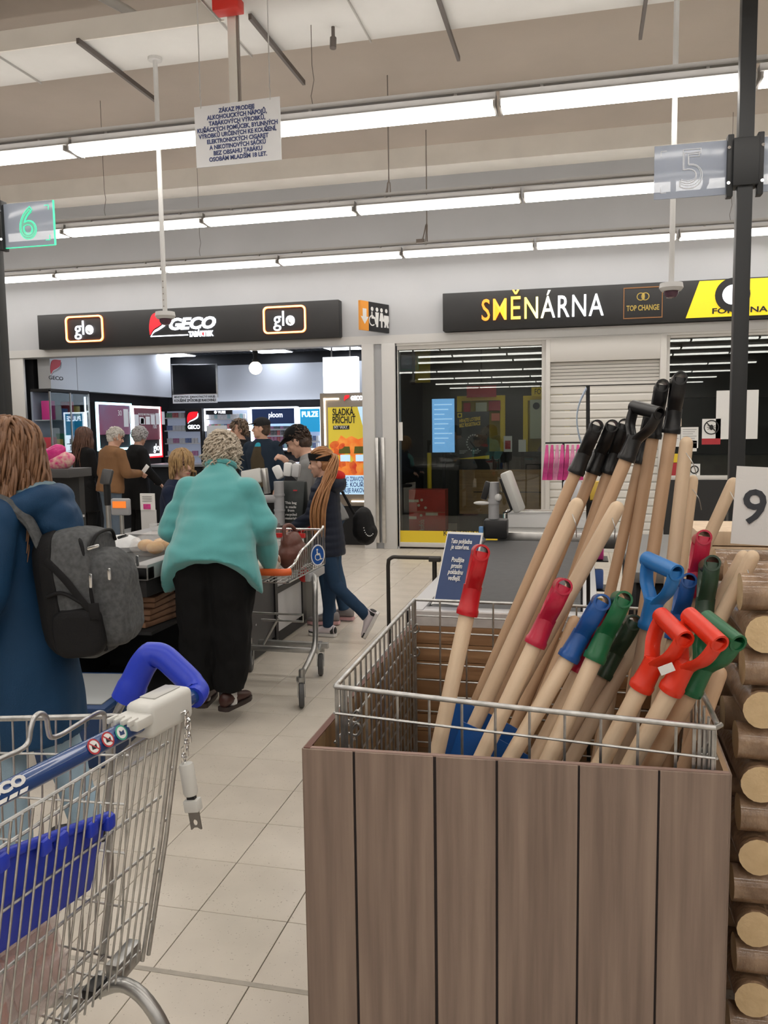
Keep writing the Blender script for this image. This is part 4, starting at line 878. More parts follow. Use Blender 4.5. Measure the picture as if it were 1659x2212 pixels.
# ---- wire basket
bk = thing('wire_basket', 'galvanised wire basket standing inside the wood print box', 'basket', (-0.15, 2.2, 0.0))
CFL, CFR, CBR, CBL = V((-0.535, 1.74, 0.952)), V((0.257, 1.676, 0.936)), V((0.252, 2.68, 0.952)), V((-0.548, 2.705, 0.952))
part(M().tube([CFL+V((0.0, 0.02, 0)), CFL, CFL.lerp(CFR, 0.5)-V((0, 0, 0.003)), CFR, CFR+V((0.012, 0.02, 0))], 0.0058, 10), 'top_rail', m_galv, bk)
part(M().tube([CFL, CBL], 0.0058, 10), 'top_rail', m_galv, bk)
part(M().tube([CBL, CBR], 0.005, 10), 'top_rail', m_galv, bk)
part(M().tube([CBR, CFR+V((0.006, 0.02, 0))], 0.0058, 10), 'top_rail', m_galv, bk)
def wirepanel(a, b, nv, hz, zb=0.12, r=0.0032, name='wire_panel', off=V((0, 0, 0))):
    m = M()
    for k in range(nv+1):
        p = a.lerp(b, k/nv)+off; m.tube([p, V((p.x, p.y, zb))], r, 6)
    for dz in hz: m.tube([a+V((0, 0, -dz))-off, b+V((0, 0, -dz))-off], r*0.9, 6)
    o = part(m, name, m_galv, bk); o['kind'] = 'stuff'
hz = [0.062, 0.13]+[0.13+0.055*k for k in range(1, 12)]
wirepanel(CFL, CFR, 11, [0.060, 0.20, 0.34, 0.48, 0.62], off=V((0, 0.004, 0)))
wirepanel(CFL, CBL, 18, hz, off=V((0.004, 0, 0)))
wirepanel(CBL, CBR, 9, [0.055*k for k in range(1, 13)], off=V((0, -0.004, 0)))
wirepanel(CFR, CBR, 16, hz, off=V((-0.004, 0, 0)))
m = M()
for k in range(3): m.tube([CFL+V((0.012+0.011*k, 0.006, -0.002)), V((CFL.x+0.012+0.011*k, CFL.y+0.006, 0.5))], 0.0036, 6)
for k in range(4): m.tube([CFR+V((-0.008-0.010*k, 0.008, -0.002)), V((CFR.x-0.008-0.010*k, CFR.y+0.008, 0.5))], 0.0038, 6)
o = part(m, 'corner_wires', m_galv, bk); o['kind'] = 'stuff'
for (x, y, z) in ((-0.505, 1.76, 0.875), (-0.505, 1.76, 0.845), (-0.545, 2.66, 0.86), (-0.545, 2.66, 0.78), (0.235, 1.70, 0.88)):
    part(M().tube(bez([(x, y, z), (x+0.015, y-0.005, z+0.02), (x+0.022, y, z+0.004), (x+0.01, y+0.004, z-0.012), (x-0.008, y, z-0.006)], 5), 0.0032, 6), 'hook', m_galv, bk)
m = M()
for k in range(15): m.tube([(-0.52+0.054*k, 1.78, 0.42), (-0.52+0.054*k, 2.66, 0.42)], 0.003, 6)
for k in range(9): m.tube([(-0.53, 1.78+0.11*k, 0.414), (0.245, 1.78+0.11*k, 0.414)], 0.003, 6)
o = part(m, 'base_grid', m_galv, bk); o['kind'] = 'stuff'
# ---- shovel shafts and grips
def wood(name, c, d): return mat(name, c, 0.5, col2=d, vs=5, stretch=(6, 6, 0.35), bump=0.03, bs=120, vdetail=6)
w_pale = wood('wood_pale', (0.75, 0.585, 0.415), (0.62, 0.46, 0.305))
w_mid = wood('wood_mid', (0.60, 0.405, 0.26), (0.49, 0.315, 0.19))
w_grey = wood('wood_greyish', (0.50, 0.38, 0.27), (0.40, 0.29, 0.20))
PL = {k: mat('plastic_'+k, c, 0.32, spec=0.5, bump=0.02, bs=200) for k, c in dict(black=(0.010, 0.010, 0.011), red=(0.50, 0.012, 0.018), crimson=(0.45, 0.012, 0.045), blue=(0.012, 0.085, 0.32),
      skyblue=(0.02, 0.17, 0.48), green=(0.010, 0.12, 0.045), olive=(0.022, 0.050, 0.028), orange=(0.70, 0.035, 0.012)).items()}
def gripmesh(col, s=1.0):
    me = bpy.data.meshes.get('grip_'+col)
    if me: return me
    m = M().lathe([(0.0195, -0.002), (0.0255, -0.002), (0.0262, 0.004), (0.0262, 0.012), (0.0238, 0.016), (0.0222, 0.05), (0.0225, 0.07), (0.0, 0.075)], (0, 0, 0), 20)
    for sg_ in (-1, 1):
        pts = bez([(sg_*0.004, 0, 0.050), (sg_*0.018, 0, 0.072), (sg_*0.040, 0, 0.098), (sg_*0.049, 0, 0.128), (sg_*0.049, 0, 0.153)], 5)
        rings = []
        for i, p in enumerate(pts):
            t = i/(len(pts)-1); q = pts[min(i+1, len(pts)-1)]-pts[max(i-1, 0)]; q.normalize(); nx = V((q.z, 0, -q.x)); wy = 0.0195-0.001*t; wx = 0.0085-0.0015*t
            rings.append([p+nx*wx*math.cos(a)+EY*wy*math.sin(a) for a in [2*PI*k/12 for k in range(12)]])
        m.loft(rings)
    m.pipe((-0.0585, 0, 0.151), (0.0585, 0, 0.151), 0.0192, 0.0146, 20)
    me = m.mesh('grip_'+col, ang=45); me.materials.append(PL[col]); return me
def axisframe(d, wv):
    """matrix whose Z is d and whose X is wv made square to d"""
    z = d.normalized(); x = (wv-z*wv.dot(z)).normalized(); y = z.cross(x)
    return MX(((x.x, y.x, z.x), (x.y, y.y, z.y), (x.z, y.z, z.z)))
ZMIN = 0.43
def tool(label, top, low, Yt, Yl, kind, wm_, turn=0.0, r=0.018, col=None, name='shovel', blade=None):
    """shaft seen from px top to px low, at depths Yt and Yl; grips are 0.17 long, their end at top"""
    if kind == 'grip' and turn < 20: Yt = Yl+(0.08 if Yl < 2.3 else 0.02)
    T = at(*top, Y=Yt); Lw = at(*low, Y=Yl); d = (T-Lw).normalized()
    B = Lw+d*((ZMIN-Lw.z)/d.z)
    B.x = max(B.x, -0.5); B.y = min(max(B.y, 1.80), 2.62)
    ex = T-d*0.17 if kind == 'grip' else T
    t = thing(name, label, 'garden tool', B, group='tool shafts in the wire basket')
    ln = (ex-B).length; rot = axisframe(ex-B, V((0, -1, 0.01)))
    def loc(o): o.rotation_euler = rot.to_euler(); return o
    if kind == 'grip':
        m = M().lathe([(0.0, 0), (r*0.9, 0.0), (r, 0.02), (r, ln*0.5), (r*1.02, ln), (r*0.9, ln+0.01), (0, ln+0.01)], n=16)
    else:
        prof = [(0, 0), (r*0.95, 0), (r, 0.02), (r*1.03, ln*0.6), (r, ln-0.05)]+[(r*0.97*math.cos(a*PI/10), ln-0.02+0.02*math.sin(a*PI/10)) for a in range(0, 6)]
        m = M().lathe(prof, n=16)
    loc(part(m, 'shaft', wm_, t, local=True))
    if kind == 'grip':
        wv = (V((0, 0, CAMH))-ex).normalized(); wv = MX.Rotation(R(turn), 3, d) @ wv
        g_ = put('grip', gripmesh(col), None, t); g_.location = ex-B; g_.rotation_euler = axisframe(d, wv).to_euler()
        g_['label'] = col+' plastic grip'
    elif kind == 'wired':
        a = d*(ln-0.045); s_ = rot @ EX
        part(M().tube(bez([a+s_*0.018, a+s_*0.03-d*0.03+EX*0.02, a-d*0.06+EX*0.035], 5), 0.0012, 5), 'hanging_wire', m_galv, t, local=True)
    if blade:
        m = M(); rr = [(-0.085+0.17*i/8, 0.02*(1-(-1+2*i/8)**2)) for i in range(9)]
        f0 = [V((x*0.8, y, 0.03)) for x, y in rr]; f1 = [V((x*1.2, y-0.01, 0.36)) for x, y in rr]
        m.loft([f0, f1, [p+V((0, 0.006, 0)) for p in f1], [p+V((0, 0.006, 0)) for p in f0], f0], closed=False, cap=False)
        o = part(m, 'blade', PL[blade], t, local=True); o.rotation_euler = axisframe(ex-B, EX).to_euler(); o.location = (ex-B)*0.06+V((0.03, 0.03, 0))
    return t
# tall black grips at the back
tool('beech shovel shaft with black grip, leftmost of the three equal black grips', (1293, 908), (1035, 1500), 2.60, 2.55, 'grip', w_mid, 2.4, 0.0175, 'black')
tool('beech shovel shaft with black grip, middle of the three equal black grips', (1326, 908), (1085, 1500), 2.64, 2.60, 'grip', w_mid, 1.5, 0.0175, 'black')
tool('beech shovel shaft with black grip, rightmost of the three equal black grips', (1352, 906), (1155, 1500), 2.66, 2.60, 'grip', w_mid, 1.5, 0.0175, 'black')
tool('beech shovel shaft with wide black grip turned half sideways', (1402, 872), (1150, 1480), 2.48, 2.45, 'grip', w_mid, 40, 0.0185, 'black')
tool('beech shaft with black grip tucked behind the half turned black grip', (1410, 880), (1290, 1400), 2.58, 2.60, 'grip', w_mid, 3.6, 0.0165, 'black')
tool('tall beech shovel shaft with second highest black grip', (1431, 822), (1345, 1320), 2.56, 2.58, 'grip', w_mid, 3, 0.0180, 'black')
tool('tallest beech shovel shaft with the highest black grip', (1468, 806), (1395, 1300), 2.46, 2.50, 'grip', w_mid, 4.2, 0.0185, 'black')
# pale shafts with rounded ends
tool('pale round ended shaft leaning left of the second pale shaft', (1252, 1076), (1005, 1610), 2.10, 1.98, 'wired', w_pale, r=0.0180, name='wooden_handle', blade='blue')
tool('pale round ended shaft in the middle with a loose wire at its end', (1340, 1084), (1045, 1615), 2.14, 2.06, 'wired', w_pale, r=0.0190, name='wooden_handle')
tool('thick pale round ended shaft standing nearly upright', (1484, 943), (1445, 1300), 2.42, 2.40, 'wired', w_pale, r=0.0185, name='wooden_handle')
tool('thin pale round ended shaft just behind the upright pale shaft', (1498, 1026), (1462, 1300), 2.62, 2.55, 'wired', w_pale, r=0.0165, name='wooden_handle')
tool('pale shaft leaning right with its end against the price card', (1589, 1032), (1455, 1330), 2.55, 2.50, 'wired', w_pale, r=0.0180, name='wooden_handle')
tool('short pale handle resting on the logs, left of two', (1612, 1190), (1470, 1450), 2.18, 2.20, 'wired', w_pale, r=0.0170, name='wooden_handle')
tool('short pale handle resting on the logs, right of two', (1632, 1190), (1500, 1440), 2.06, 2.10, 'wired', w_pale, r=0.0175, name='wooden_handle')
# front row, coloured grips
tool('pale shaft with upright red grip, alone at the left of the basket', (1041, 1176), (948, 1610), 1.97, 1.88, 'grip', w_pale, 3.6, 0.0185, 'red')
tool('pale shaft with crimson grip in the middle of the basket', (1222, 1250), (1052, 1610), 1.93, 1.88, 'grip', w_pale, 4.5, 0.0185, 'crimson', blade='blue')
tool('pale shaft with dark blue grip left of the bright green grip', (1306, 1285), (1110, 1625), 1.90, 1.88, 'grip', w_pale, 3.6, 0.0185, 'blue')
tool('pale shaft with crimson grip hidden behind the bright green grip', (1322, 1315), (1165, 1620), 1.96, 1.92, 'grip', w_pale, 3, 0.0180, 'crimson')
tool('pale shaft with bright green grip beside the dark blue grip', (1349, 1278), (1195, 1620), 1.83, 1.86, 'grip', w_pale, 6, 0.0190, 'green')
tool('shaft with olive green grip half hidden right of the bright green grip', (1372, 1330), (1225, 1600), 1.98, 2.02, 'grip', w_grey, 6, 0.0180, 'olive')
tool('greyish shaft with sky blue grip turned sideways', (1432, 1205), (1360, 1560), 2.00, 2.02, 'grip', w_grey, 38, 0.0195, 'skyblue')
tool('shaft with dark blue grip behind the sky blue grip', (1486, 1240), (1420, 1560), 2.14, 2.14, 'grip', w_mid, 6, 0.0180, 'blue')
tool('shaft with crimson grip beside the olive grip at the upper right', (1518, 1148), (1465, 1500), 2.20, 2.16, 'grip', w_mid, 5.4, 0.0180, 'crimson')
tool('shaft with olive green grip at the upper right of the basket', (1534, 1203), (1500, 1520), 2.02, 2.04, 'grip', w_mid, 6.6, 0.0180, 'olive')
tool('pale shaft with orange red grip, left of the orange pair', (1462, 1338), (1310, 1625), 1.80, 1.82, 'grip', w_pale, 34, 0.0190, 'orange')
tool('pale shaft with orange red grip, right of the orange pair', (1530, 1342), (1368, 1640), 1.76, 1.80, 'grip', w_pale, 42, 0.0190, 'orange')
tool('shaft with bright green grip right of the orange pair', (1568, 1345), (1415, 1640), 1.82, 1.84, 'grip', w_mid, 42, 0.0185, 'green')
# plain shafts seen between the others
for k, (a, b, ya, yb, lb) in enumerate((((1395, 1350), (1235, 1640), 2.12, 1.98, 'greyish bare shaft crossing behind the orange grips'), ((1245, 1330), (1150, 1560), 2.45, 2.40, 'bare shaft end behind the crimson grip'),
        ((1330, 1420), (1300, 1620), 2.35, 2.32, 'bare shaft between the green and the orange grips'), ((1560, 1440), (1485, 1640), 1.98, 1.95, 'bare shaft at the right corner of the basket'))):
    tool(lb, a, b, ya, yb, 'plain', w_grey if k % 2 == 0 else w_mid, r=0.0175, name='wooden_handle')
p = at(1440, 1445, Y=1.745); p2 = at(1450, 1446, Y=1.72)
solo(M().obox(p, (0.030, 0.002, 0.018), MX.Rotation(R(-25), 3, 'Y')), 'price_sticker', p_white, 'small white sticker on the orange grips', 'sticker')
# strap with black stick behind the left black grip
A = at(1270, 832, Y=2.72); B = at(1278, 1010, Y=2.72)
sk = thing('strap_stick', 'thin black stick with pale blue bent strap above the left black grip', 'strap', (B.x, B.y, 0.43))
part(M().obox((A+V((B.x, B.y, 0.43)))/2, (0.012, 0.008, A.z-0.43), MX.Rotation(math.atan2(A.x-B.x, A.z-0.43), 3, 'Y')), 'stick', PL['black'], sk)
ps_ = [at(x, y, Y=2.70) for x, y in ((1267, 838), (1252, 870), (1246, 905), (1252, 945), (1268, 985))]
part(M().tube(bez(ps_, 6), 0.009, 8, flat=(EX, 0.25)), 'strap', mat('strap_blue', (0.42, 0.52, 0.66), 0.4), sk)
# ================================================================== logs at the right
m_bark = mat('bark_wrapped', (0.37, 0.25, 0.16), 0.3, col2=(0.20, 0.12, 0.07), vs=9, stretch=(3, 3, 1.2), bump=0.4, bs=25, coat=0.6)
m_end = mat('log_end', (0.74, 0.56, 0.33), 0.55, col2=(0.60, 0.43, 0.23), vs=18, bump=0.15, bs=60, coat=0.3)
def logmesh(i):
    rr = random.Random(40+i); m = M(); rings = []
    for j in range(9):
        t = j/8; rings.append([V((math.cos(a)*0.0432*(1+0.05*noise.noise(V((a, t*3, i)))), -0.25+0.5*t, math.sin(a)*0.0432*(1+0.05*noise.noise(V((a+3, t*3, i)))))) for a in [2*PI*k/18 for k in range(18)]])
    m.loft(rings, cap=False); me = m.mesh('bark', ang=60); me.materials.append(m_bark)
    ends = []
    for s in (0, 8):
        e2 = M(); y = rings[s][0].y; e2.add([V((0, y+(-0.002 if s == 0 else 0.002), 0))]+list(rings[s]), [(0, 1+k, 1+(k+1) % 18) for k in range(18)])
        em = e2.mesh('cut_end', ang=60); em.materials.append(m_end); ends.append(em)
    return me, ends
LM = [logmesh(i) for i in range(4)]
def log(label, c, rz, i):
    t = thing('log', label, 'log', c, rz, 'stacked wrapped logs')
    b_ = put('bark', LM[i % 4][0], None, t); b_.rotation_euler = (0, i*1.3, 0); 
    for em in LM[i % 4][1]: q = put('cut_end', em, None, b_); q['label'] = 'pale sawn end'
ordn = ('topmost', 'second from top', 'third from top', 'fourth from top', 'fifth from top', 'sixth from top', 'lowest')
LX, LY = 0.405, 2.235
for k in range(7):
    z = 1.052-k*0.1760
    for j in range(2): 
        if z > 0.04: log('%s log with its sawn end towards the viewer, %s column' % (ordn[k], ('left', 'right')[j]), (LX+j*0.4, LY, z), 0, k+j)
    z2 = z+0.088
    if z2 > 0.04:
        for j in range(3): log('%s crosswise log, %s in the stack' % (ordn[k], ('front', 'middle', 'rear')[j]), (LX+0.20+0.01*(k % 2), LY-0.205+0.19*j, z2), PI/2, k+j+2)
# pale boards behind, price card
p = at(1503, 1143, Y=2.95); bt = thing('board_stack', 'stack of pale wooden boards behind the logs under the price card', 'boards', (0.75, 3.05, 0))
for k in range(8):
    part(M().box(p.x-0.01*(k % 3), 1.15, 2.93, 3.25, p.z-0.052*(k+1), p.z-0.052*k-0.004), 'board', w_pale, bt, bevel=0.003)
part(M().box(p.x+0.05, 1.1, 2.96, 3.2, 0, p.z-0.052*8-0.004), 'base', m_card, bt, smooth=False)
Yc = 2.34; a = at(1590, 1013, Y=Yc); b = at(1579, 1180, Y=Yc)
pc = thing('price_card', 'white price card with a big black nine at the right edge', 'price card', (a.x+0.13, Yc, 1.1))
tl = MX.Rotation(R(-3), 3, 'Y')
cc = V(((a.x+b.x)/2+0.15, Yc, (a.z+b.z)/2))
part(M().obox(cc, (0.30, 0.004, a.z-b.z), MX.Rotation(R(3), 3, 'Y')), 'card', p_white, pc, smooth=False)
q = at(1629, 1099, Y=Yc-0.004); text('9', 0.128, tface(q.x, Yc-0.004, q.z) @ MX.Rotation(R(-4), 4, 'Z'), mat('ink_charcoal', (0.045, 0.05, 0.06), 0.5), pc, bold=0.0015)
part(M().tube([(cc.x+0.05, Yc+0.008, cc.z-0.08), (cc.x+0.05, Yc+0.012, 1.09)], 0.005, 8), 'stem', m_steel, pc)
part(M().box(cc.x-0.01, cc.x+0.11, Yc-0.02, Yc+0.06, 1.085, 1.095), 'clip', m_steel, pc)
# ================================================================== hanging boards and number signs
Yh = 4.85
tl_, tr_, bl_, br_ = at(419, 232, Y=Yh), at(604, 208, Y=Yh), at(425, 363, Y=Yh), at(608, 345, Y=Yh)
hb = thing('hanging_board', 'white hanging board with blue age restriction text above the checkouts', 'sign', ((tl_.x+tr_.x)/2, Yh, bl_.z))
part(M().add([tl_, tr_, br_, bl_]+[p+V((0, 0.006, 0)) for p in (tl_, tr_, br_, bl_)], [(0, 1, 2, 3), (7, 6, 5, 4), (0, 4, 5, 1), (1, 5, 6, 2), (2, 6, 7, 3), (3, 7, 4, 0)]), 'board', mat('board_white', (0.72, 0.73, 0.75), 0.45), hb, smooth=False)
ink = mat('ink_blue', (0.03, 0.05, 0.17), 0.5)
cxb, czb = (tl_.x+br_.x)/2, (tl_.z+br_.z)/2; Hh = tl_.z-bl_.z; rl = math.atan2(tr_.z-tl_.z, tr_.x-tl_.x)
for k, (s, fw) in enumerate((('ZÁKAZ PRODEJE', .42), ('ALKOHOLICKÝCH NÁPOJŮ,', .70), ('TABÁKOVÝCH VÝROBKŮ,', .66), ('KUŘÁCKÝCH POMŮCEK, BYLINNÝCH', .94), ('VÝROBKŮ URČENÝCH KE KOUŘENÍ,', .91), ('ELEKTRONICKÝCH CIGARET', .72), ('A NIKOTINOVÝCH SÁČKŮ', .66), ('BEZ OBSAHU TABÁKU', .57), ('OSOBÁM MLADŠÍM 18 LET.', .68))):
    z = czb+Hh*(0.40-k*0.098); text(s, 0.0345, tface(cxb, Yh-0.002, z) @ MX.Rotation(rl, 4, 'Z'), ink, hb, fit=fw*(tr_.x-tl_.x), bold=0.0012, depth=0.001)
for p in (tl_.lerp(tr_, 0.08), tl_.lerp(tr_, 0.89)):
    part(M().tube([p-V((0, 0, 0.012)), p+V((0.003, 0, 0.04)), p+V((-0.003, 0, 0.06)), p+V((0, 0, 0.08)), V((p.x, Yh, 4.8))], 0.0036, 6), 'hanging_wire', m_white, hb)
acr = mat('acrylic', (0.40, 0.45, 0.55), 0.12, alpha=0.80, spec=0.6)
def outline(s, size, mw, material, parent, r=0.0025):
    cu = bpy.data.curves.new('n', 'FONT'); cu.body = s; cu.size = size; cu.align_x = 'CENTER'; cu.align_y = 'CENTER'; cu.fill_mode = 'NONE'; cu.bevel_depth = r; cu.bevel_resolution = 1; cu.resolution_u = 5
    o = bpy.data.objects.new('n', cu); COL.objects.link(o); dg = bpy.context.evaluated_depsgraph_get(); me = bpy.data.meshes.new_from_object(o.evaluated_get(dg))
    bpy.data.objects.remove(o); bpy.data.curves.remove(cu); me.materials.clear(); me.transform(wm(parent).inverted() @ mw); me.name = 'number'
    return put('number', me, material, parent)
def number_sign(label, X, s, lit):
    Y = 4.6; t = thing('number_post', label, 'sign', (X, Y, 0))
    part(M().box(X-0.036, X+0.036, Y-0.036, Y+0.036, 0, 4.195), 'post', mat('post_black', (0.022, 0.024, 0.026), 0.45), t, bevel=0.003)
    part(M().box(X-0.060, X+0.060, Y-0.05, Y+0.05, 2.70, 2.93).box(X-0.085, X-0.055, Y-0.03, Y+0.03, 2.655, 2.955).box(X+0.055, X+0.085, Y-0.03, Y+0.03, 2.655, 2.955), 'clamp', MATS['post_black'], t, bevel=0.005)
    ln_m = mat('engraved_white', (0.75, 0.78, 0.84), 0.4) if not lit else mat('lit_green_edge', (0.1, 0.8, 0.5), 0.4, emit=0.65, ecol=(60, 225, 165))
    for sd_ in (-1, 1):
        x0, x1 = (X-0.43, X-0.07) if sd_ < 0 else (X+0.07, X+0.43)
        pn_ = part(M().box(x0, x1, Y-0.005, Y+0.005, 2.672, 2.935), 'acrylic_panel', acr, t, bevel=0.001)
        for zz in (2.72, 2.89):
            part(M().cyl((X+sd_*0.078, Y-0.035, zz), (X+sd_*0.078, Y-0.03, zz), 0.008, n=10), 'bolt', m_chrome, t)
        xc = (x0+x1)/2
        outline(s, 0.275, tface(xc, Y-0.007, 2.80), ln_m, pn_)
        outline(s, 0.232, tface(xc, Y-0.007, 2.80), ln_m, pn_, 0.0018)
        for ax, sx_ in ((x0+0.03 if sd_ < 0 else x1-0.03, 1 if sd_ < 0 else -1),):
            part(M().box(min(ax, ax+sx_*0.03), max(ax, ax+sx_*0.03), Y-0.007, Y-0.005, 2.905, 2.909).box(min(ax, ax+sx_*0.004), max(ax, ax+sx_*0.004), Y-0.007, Y-0.005, 2.88, 2.909).box(min(ax, ax+sx_*0.03), max(ax, ax+sx_*0.03), Y-0.007, Y-0.005, 2.70, 2.704).box(min(ax, ax+sx_*0.004), max(ax, ax+sx_*0.004), Y-0.007, Y-0.005, 2.70, 2.73), 'corner_mark', ln_m, pn_, smooth=False)
        if lit:
            text(s, 0.265, tface(xc, Y-0.0065, 2.80), mat('lit_green_fill', (0.3, 0.6, 0.5), 0.4, emit=0.16, ecol=(120, 215, 180), alpha=0.55), pn_, name='number_fill')
            xe = x1 if sd_ > 0 else x0
            part(M().box(xe-0.003, xe+0.003, Y-0.006, Y+0.006, 2.672, 2.935).box(x0, x1, Y-0.006, Y+0.006, 2.669, 2.673), 'lit_edge', ln_m, pn_, smooth=False)
number_sign('black post with unlit clear number five panels at the right', 0.772, '5', False)
number_sign('black post with green lit number six panels at the left edge', -3.565, '6', True)
# ================================================================== closed checkout
m_belt = mat('conveyor_belt', (0.055, 0.056, 0.058), 0.6, var=0.1, vs=30, bump=0.1, bs=300)
m_chk = mat('checkout_dark', (0.030, 0.031, 0.033), 0.45)
m_chkl = mat('checkout_grey', (0.30, 0.30, 0.30), 0.4, 0.2)
m_lip = mat('checkout_lip', (0.42, 0.42, 0.43), 0.35, 0.5)
ck = thing('closed_checkout', 'closed checkout counter with empty dark conveyor belt behind the box', 'checkout', (-0.2, 4.0, 0))
part(M().box(-0.62, 0.05, 2.96, 5.35, 0, 0.80), 'body', m_chk, ck, bevel=0.01)
part(M().box(-0.56, 0.0, 3.03, 4.95, 0.80, 0.855), 'belt', m_belt, ck, bevel=0.01)
part(M().box(-0.63, -0.565, 2.95, 5.0, 0.80, 0.865).box(-0.63, 0.06, 2.95, 3.02, 0.80, 0.862).box(0.005, 0.06, 2.95, 5.0, 0.80, 0.865), 'rim', m_lip, ck, bevel=0.004)
a = at(1085, 1160, Y=5.15); b = at(1190, 1112, Y=5.15)
part(M().box(a.x-0.02, 0.25, 5.05, 5.35, 0.80, 0.89), 'scanner_top', m_steel, ck, bevel=0.004)
part(M().box(a.x+0.02, 0.2, 5.30, 5.34, 0.89, b.z), 'back_screen', mat('screen_white', (0.62, 0.62, 0.62), 0.35), ck, bevel=0.004)
part(M().tube([(a.x, 5.29, 0.89), (a.x, 5.29, b.z-0.01), (a.x+0.02, 5.29, b.z+0.01), (0.2, 5.29, b.z+0.01)], 0.008, 8), 'screen_rail', m_chrome, ck)
part(M().box(0.22, 0.70, 3.55, 4.75, 0.0, 0.88), 'cash_desk', m_blackmat, ck, bevel=0.006)
part(M().box(0.20, 0.72, 3.52, 4.78, 0.88, 0.925), 'desk_top', mat('desk_grey', (0.16, 0.16, 0.16), 0.4), ck, bevel=0.004)
# customer terminal on a post
tx = at(1078, 1100, Y=5.0).x; tr = thing('payment_terminal', 'grey tilted display on a post at the closed checkout', 'terminal', (tx, 5.0, 0.865))
part(M().box(tx-0.085, tx+0.055, 4.92, 5.03, 0.865, 0.98), 'base', m_black, tr, bevel=0.012)
part(M().cyl((tx-0.03, 4.985, 0.98), (tx-0.03, 4.985, 1.20), 0.032, n=16).cyl((tx-0.03, 4.985, 1.07), (tx-0.03, 4.985, 1.10), 0.036, n=16), 'post', mat('post_grey', (0.34, 0.34, 0.35), 0.4), tr)
part(M().obox((tx+0.085, 4.97, 1.145), (0.045, 0.13, 0.25), MX.Rotation(R(-20), 3, 'Y') @ MX.Rotation(R(-12), 3, 'Z')), 'display', mat('terminal_grey', (0.48, 0.48, 0.46), 0.4), tr, bevel=0.014)
part(M().obox((tx+0.058, 4.97, 1.135), (0.02, 0.10, 0.20), MX.Rotation(R(-20), 3, 'Y') @ MX.Rotation(R(-12), 3, 'Z')), 'display_back', m_black, tr, bevel=0.006)
part(M().sph((tx+0.0, 4.955, 1.11), (0.022, 0.012, 0.022)), 'knob', m_white, tr)
part(M().sph((tx-0.10, 4.97, 1.075), (0.05, 0.02, 0.012)), 'lever', m_white, tr)
part(M().obox((tx-0.075, 4.98, 1.15), (0.035, 0.04, 0.11), MX.Rotation(R(15), 3, 'Y')), 'card_reader', m_black, tr, bevel=0.006)
part(M().tube(bez([(tx+0.03, 4.95, 1.02), (tx+0.07, 4.93, 1.03), (tx+0.09, 4.96, 1.06)], 5), 0.005, 6), 'cable', m_black, tr)
part(M().box(tx-0.11, tx-0.085, 4.9, 4.93, 0.865, 0.94), 'blue_tag', mat('tag_blue', (0.10, 0.25, 0.5), 0.4), tr, bevel=0.003)
# closed sign on the belt
TL, TR_, BRr, BLl = at(967, 1148, Y=3.26), at(1043, 1151, Y=3.20), at(1012, 1311, Y=3.06), at(936, 1301, Y=3.12)
cs = thing('closed_sign', 'blue standing sign with white text on the closed conveyor belt', 'sign', ((BLl+BRr)/2))
ex_ = (TR_-TL).normalized(); up_ = (TL-BLl).normalized(); n_ = ex_.cross(up_).normalized()
if n_.y > 0: n_ = -n_
def inset(k): c = (TL+TR_+BRr+BLl)/4; return [c+(p-c)*k for p in (TL, TR_, BRr, BLl)]
part(M().add([p for p in (TL, TR_, BRr, BLl)]+[p-n_*0.006 for p in (TL, TR_, BRr, BLl)], [(0, 1, 2, 3), (7, 6, 5, 4), (0, 4, 5, 1), (1, 5, 6, 2), (2, 6, 7, 3), (3, 7, 4, 0)]), 'border', p_white, cs, smooth=False)
I = inset(0.93); part(M().add([p+n_*0.002 for p in I]+[p for p in I], [(0, 1, 2, 3), (7, 6, 5, 4), (0, 4, 5, 1), (1, 5, 6, 2), (2, 6, 7, 3), (3, 7, 4, 0)]), 'panel', mat('sign_blue', (0.022, 0.05, 0.15), 0.4), cs, smooth=False)
def onsign(u, v):
    p = TL+(TR_-TL)*u+(BLl-TL)*v+n_*0.004; y_ = n_.cross(ex_); return MX(((ex_.x, y_.x, n_.x, p.x), (ex_.y, y_.y, n_.y, p.y), (ex_.z, y_.z, n_.z, p.z), (0, 0, 0, 1)))
for s, v, fw in (('Tato pokladna', 0.14, 0.6), ('je uzavřena.', 0.22, 0.52), ('Použijte', 0.40, 0.35), ('prosím', 0.485, 0.30), ('pokladnu', 0.57, 0.41), ('vedlejší.', 0.655, 0.35)):
    text(s, 0.028, onsign(0.47, v), p_white, cs, fit=fw*(TR_-TL).length, bold=0.0004, depth=0.001)
part(M().prism([(0, 0), (0.13, 0), (0.13, 0.09), (0, 0.09)], BLl-V((0.005, 0.02, 0.006)), EX, EY, EZ, 0.005), 'foot', p_white, cs, smooth=False)
# barrier loop
a, b = at(838, 1203, Y=4.5), at(952, 1203, Y=4.5)
br = thing('barrier_rail', 'thin black tubular barrier beside the closed checkout', 'barrier', (a.x, 4.5, 0))
part(M().tube(bez([(a.x, 4.5, 0.0), (a.x, 4.5, 0.4), (a.x, 4.5, a.z-0.05)], 3)+bez([(a.x+0.004, 4.5, a.z-0.015), (a.x+0.03, 4.5, a.z), (a.x+0.06, 4.5, a.z)], 4)+[V((b.x, 4.5, a.z))], 0.011, 10), 'rail', mat('rail_black', (0.03, 0.026, 0.022), 0.4), br)
part(M().tube([(b.x-0.035, 4.5, a.z), (b.x-0.035, 4.5, 0)], 0.013, 10), 'post', MATS['rail_black'], br)
part(M().box(b.x-0.065, b.x+0.0, 4.48, 4.52, a.z-0.02, a.z+0.005), 'bracket', MATS['rail_black'], br, bevel=0.003)
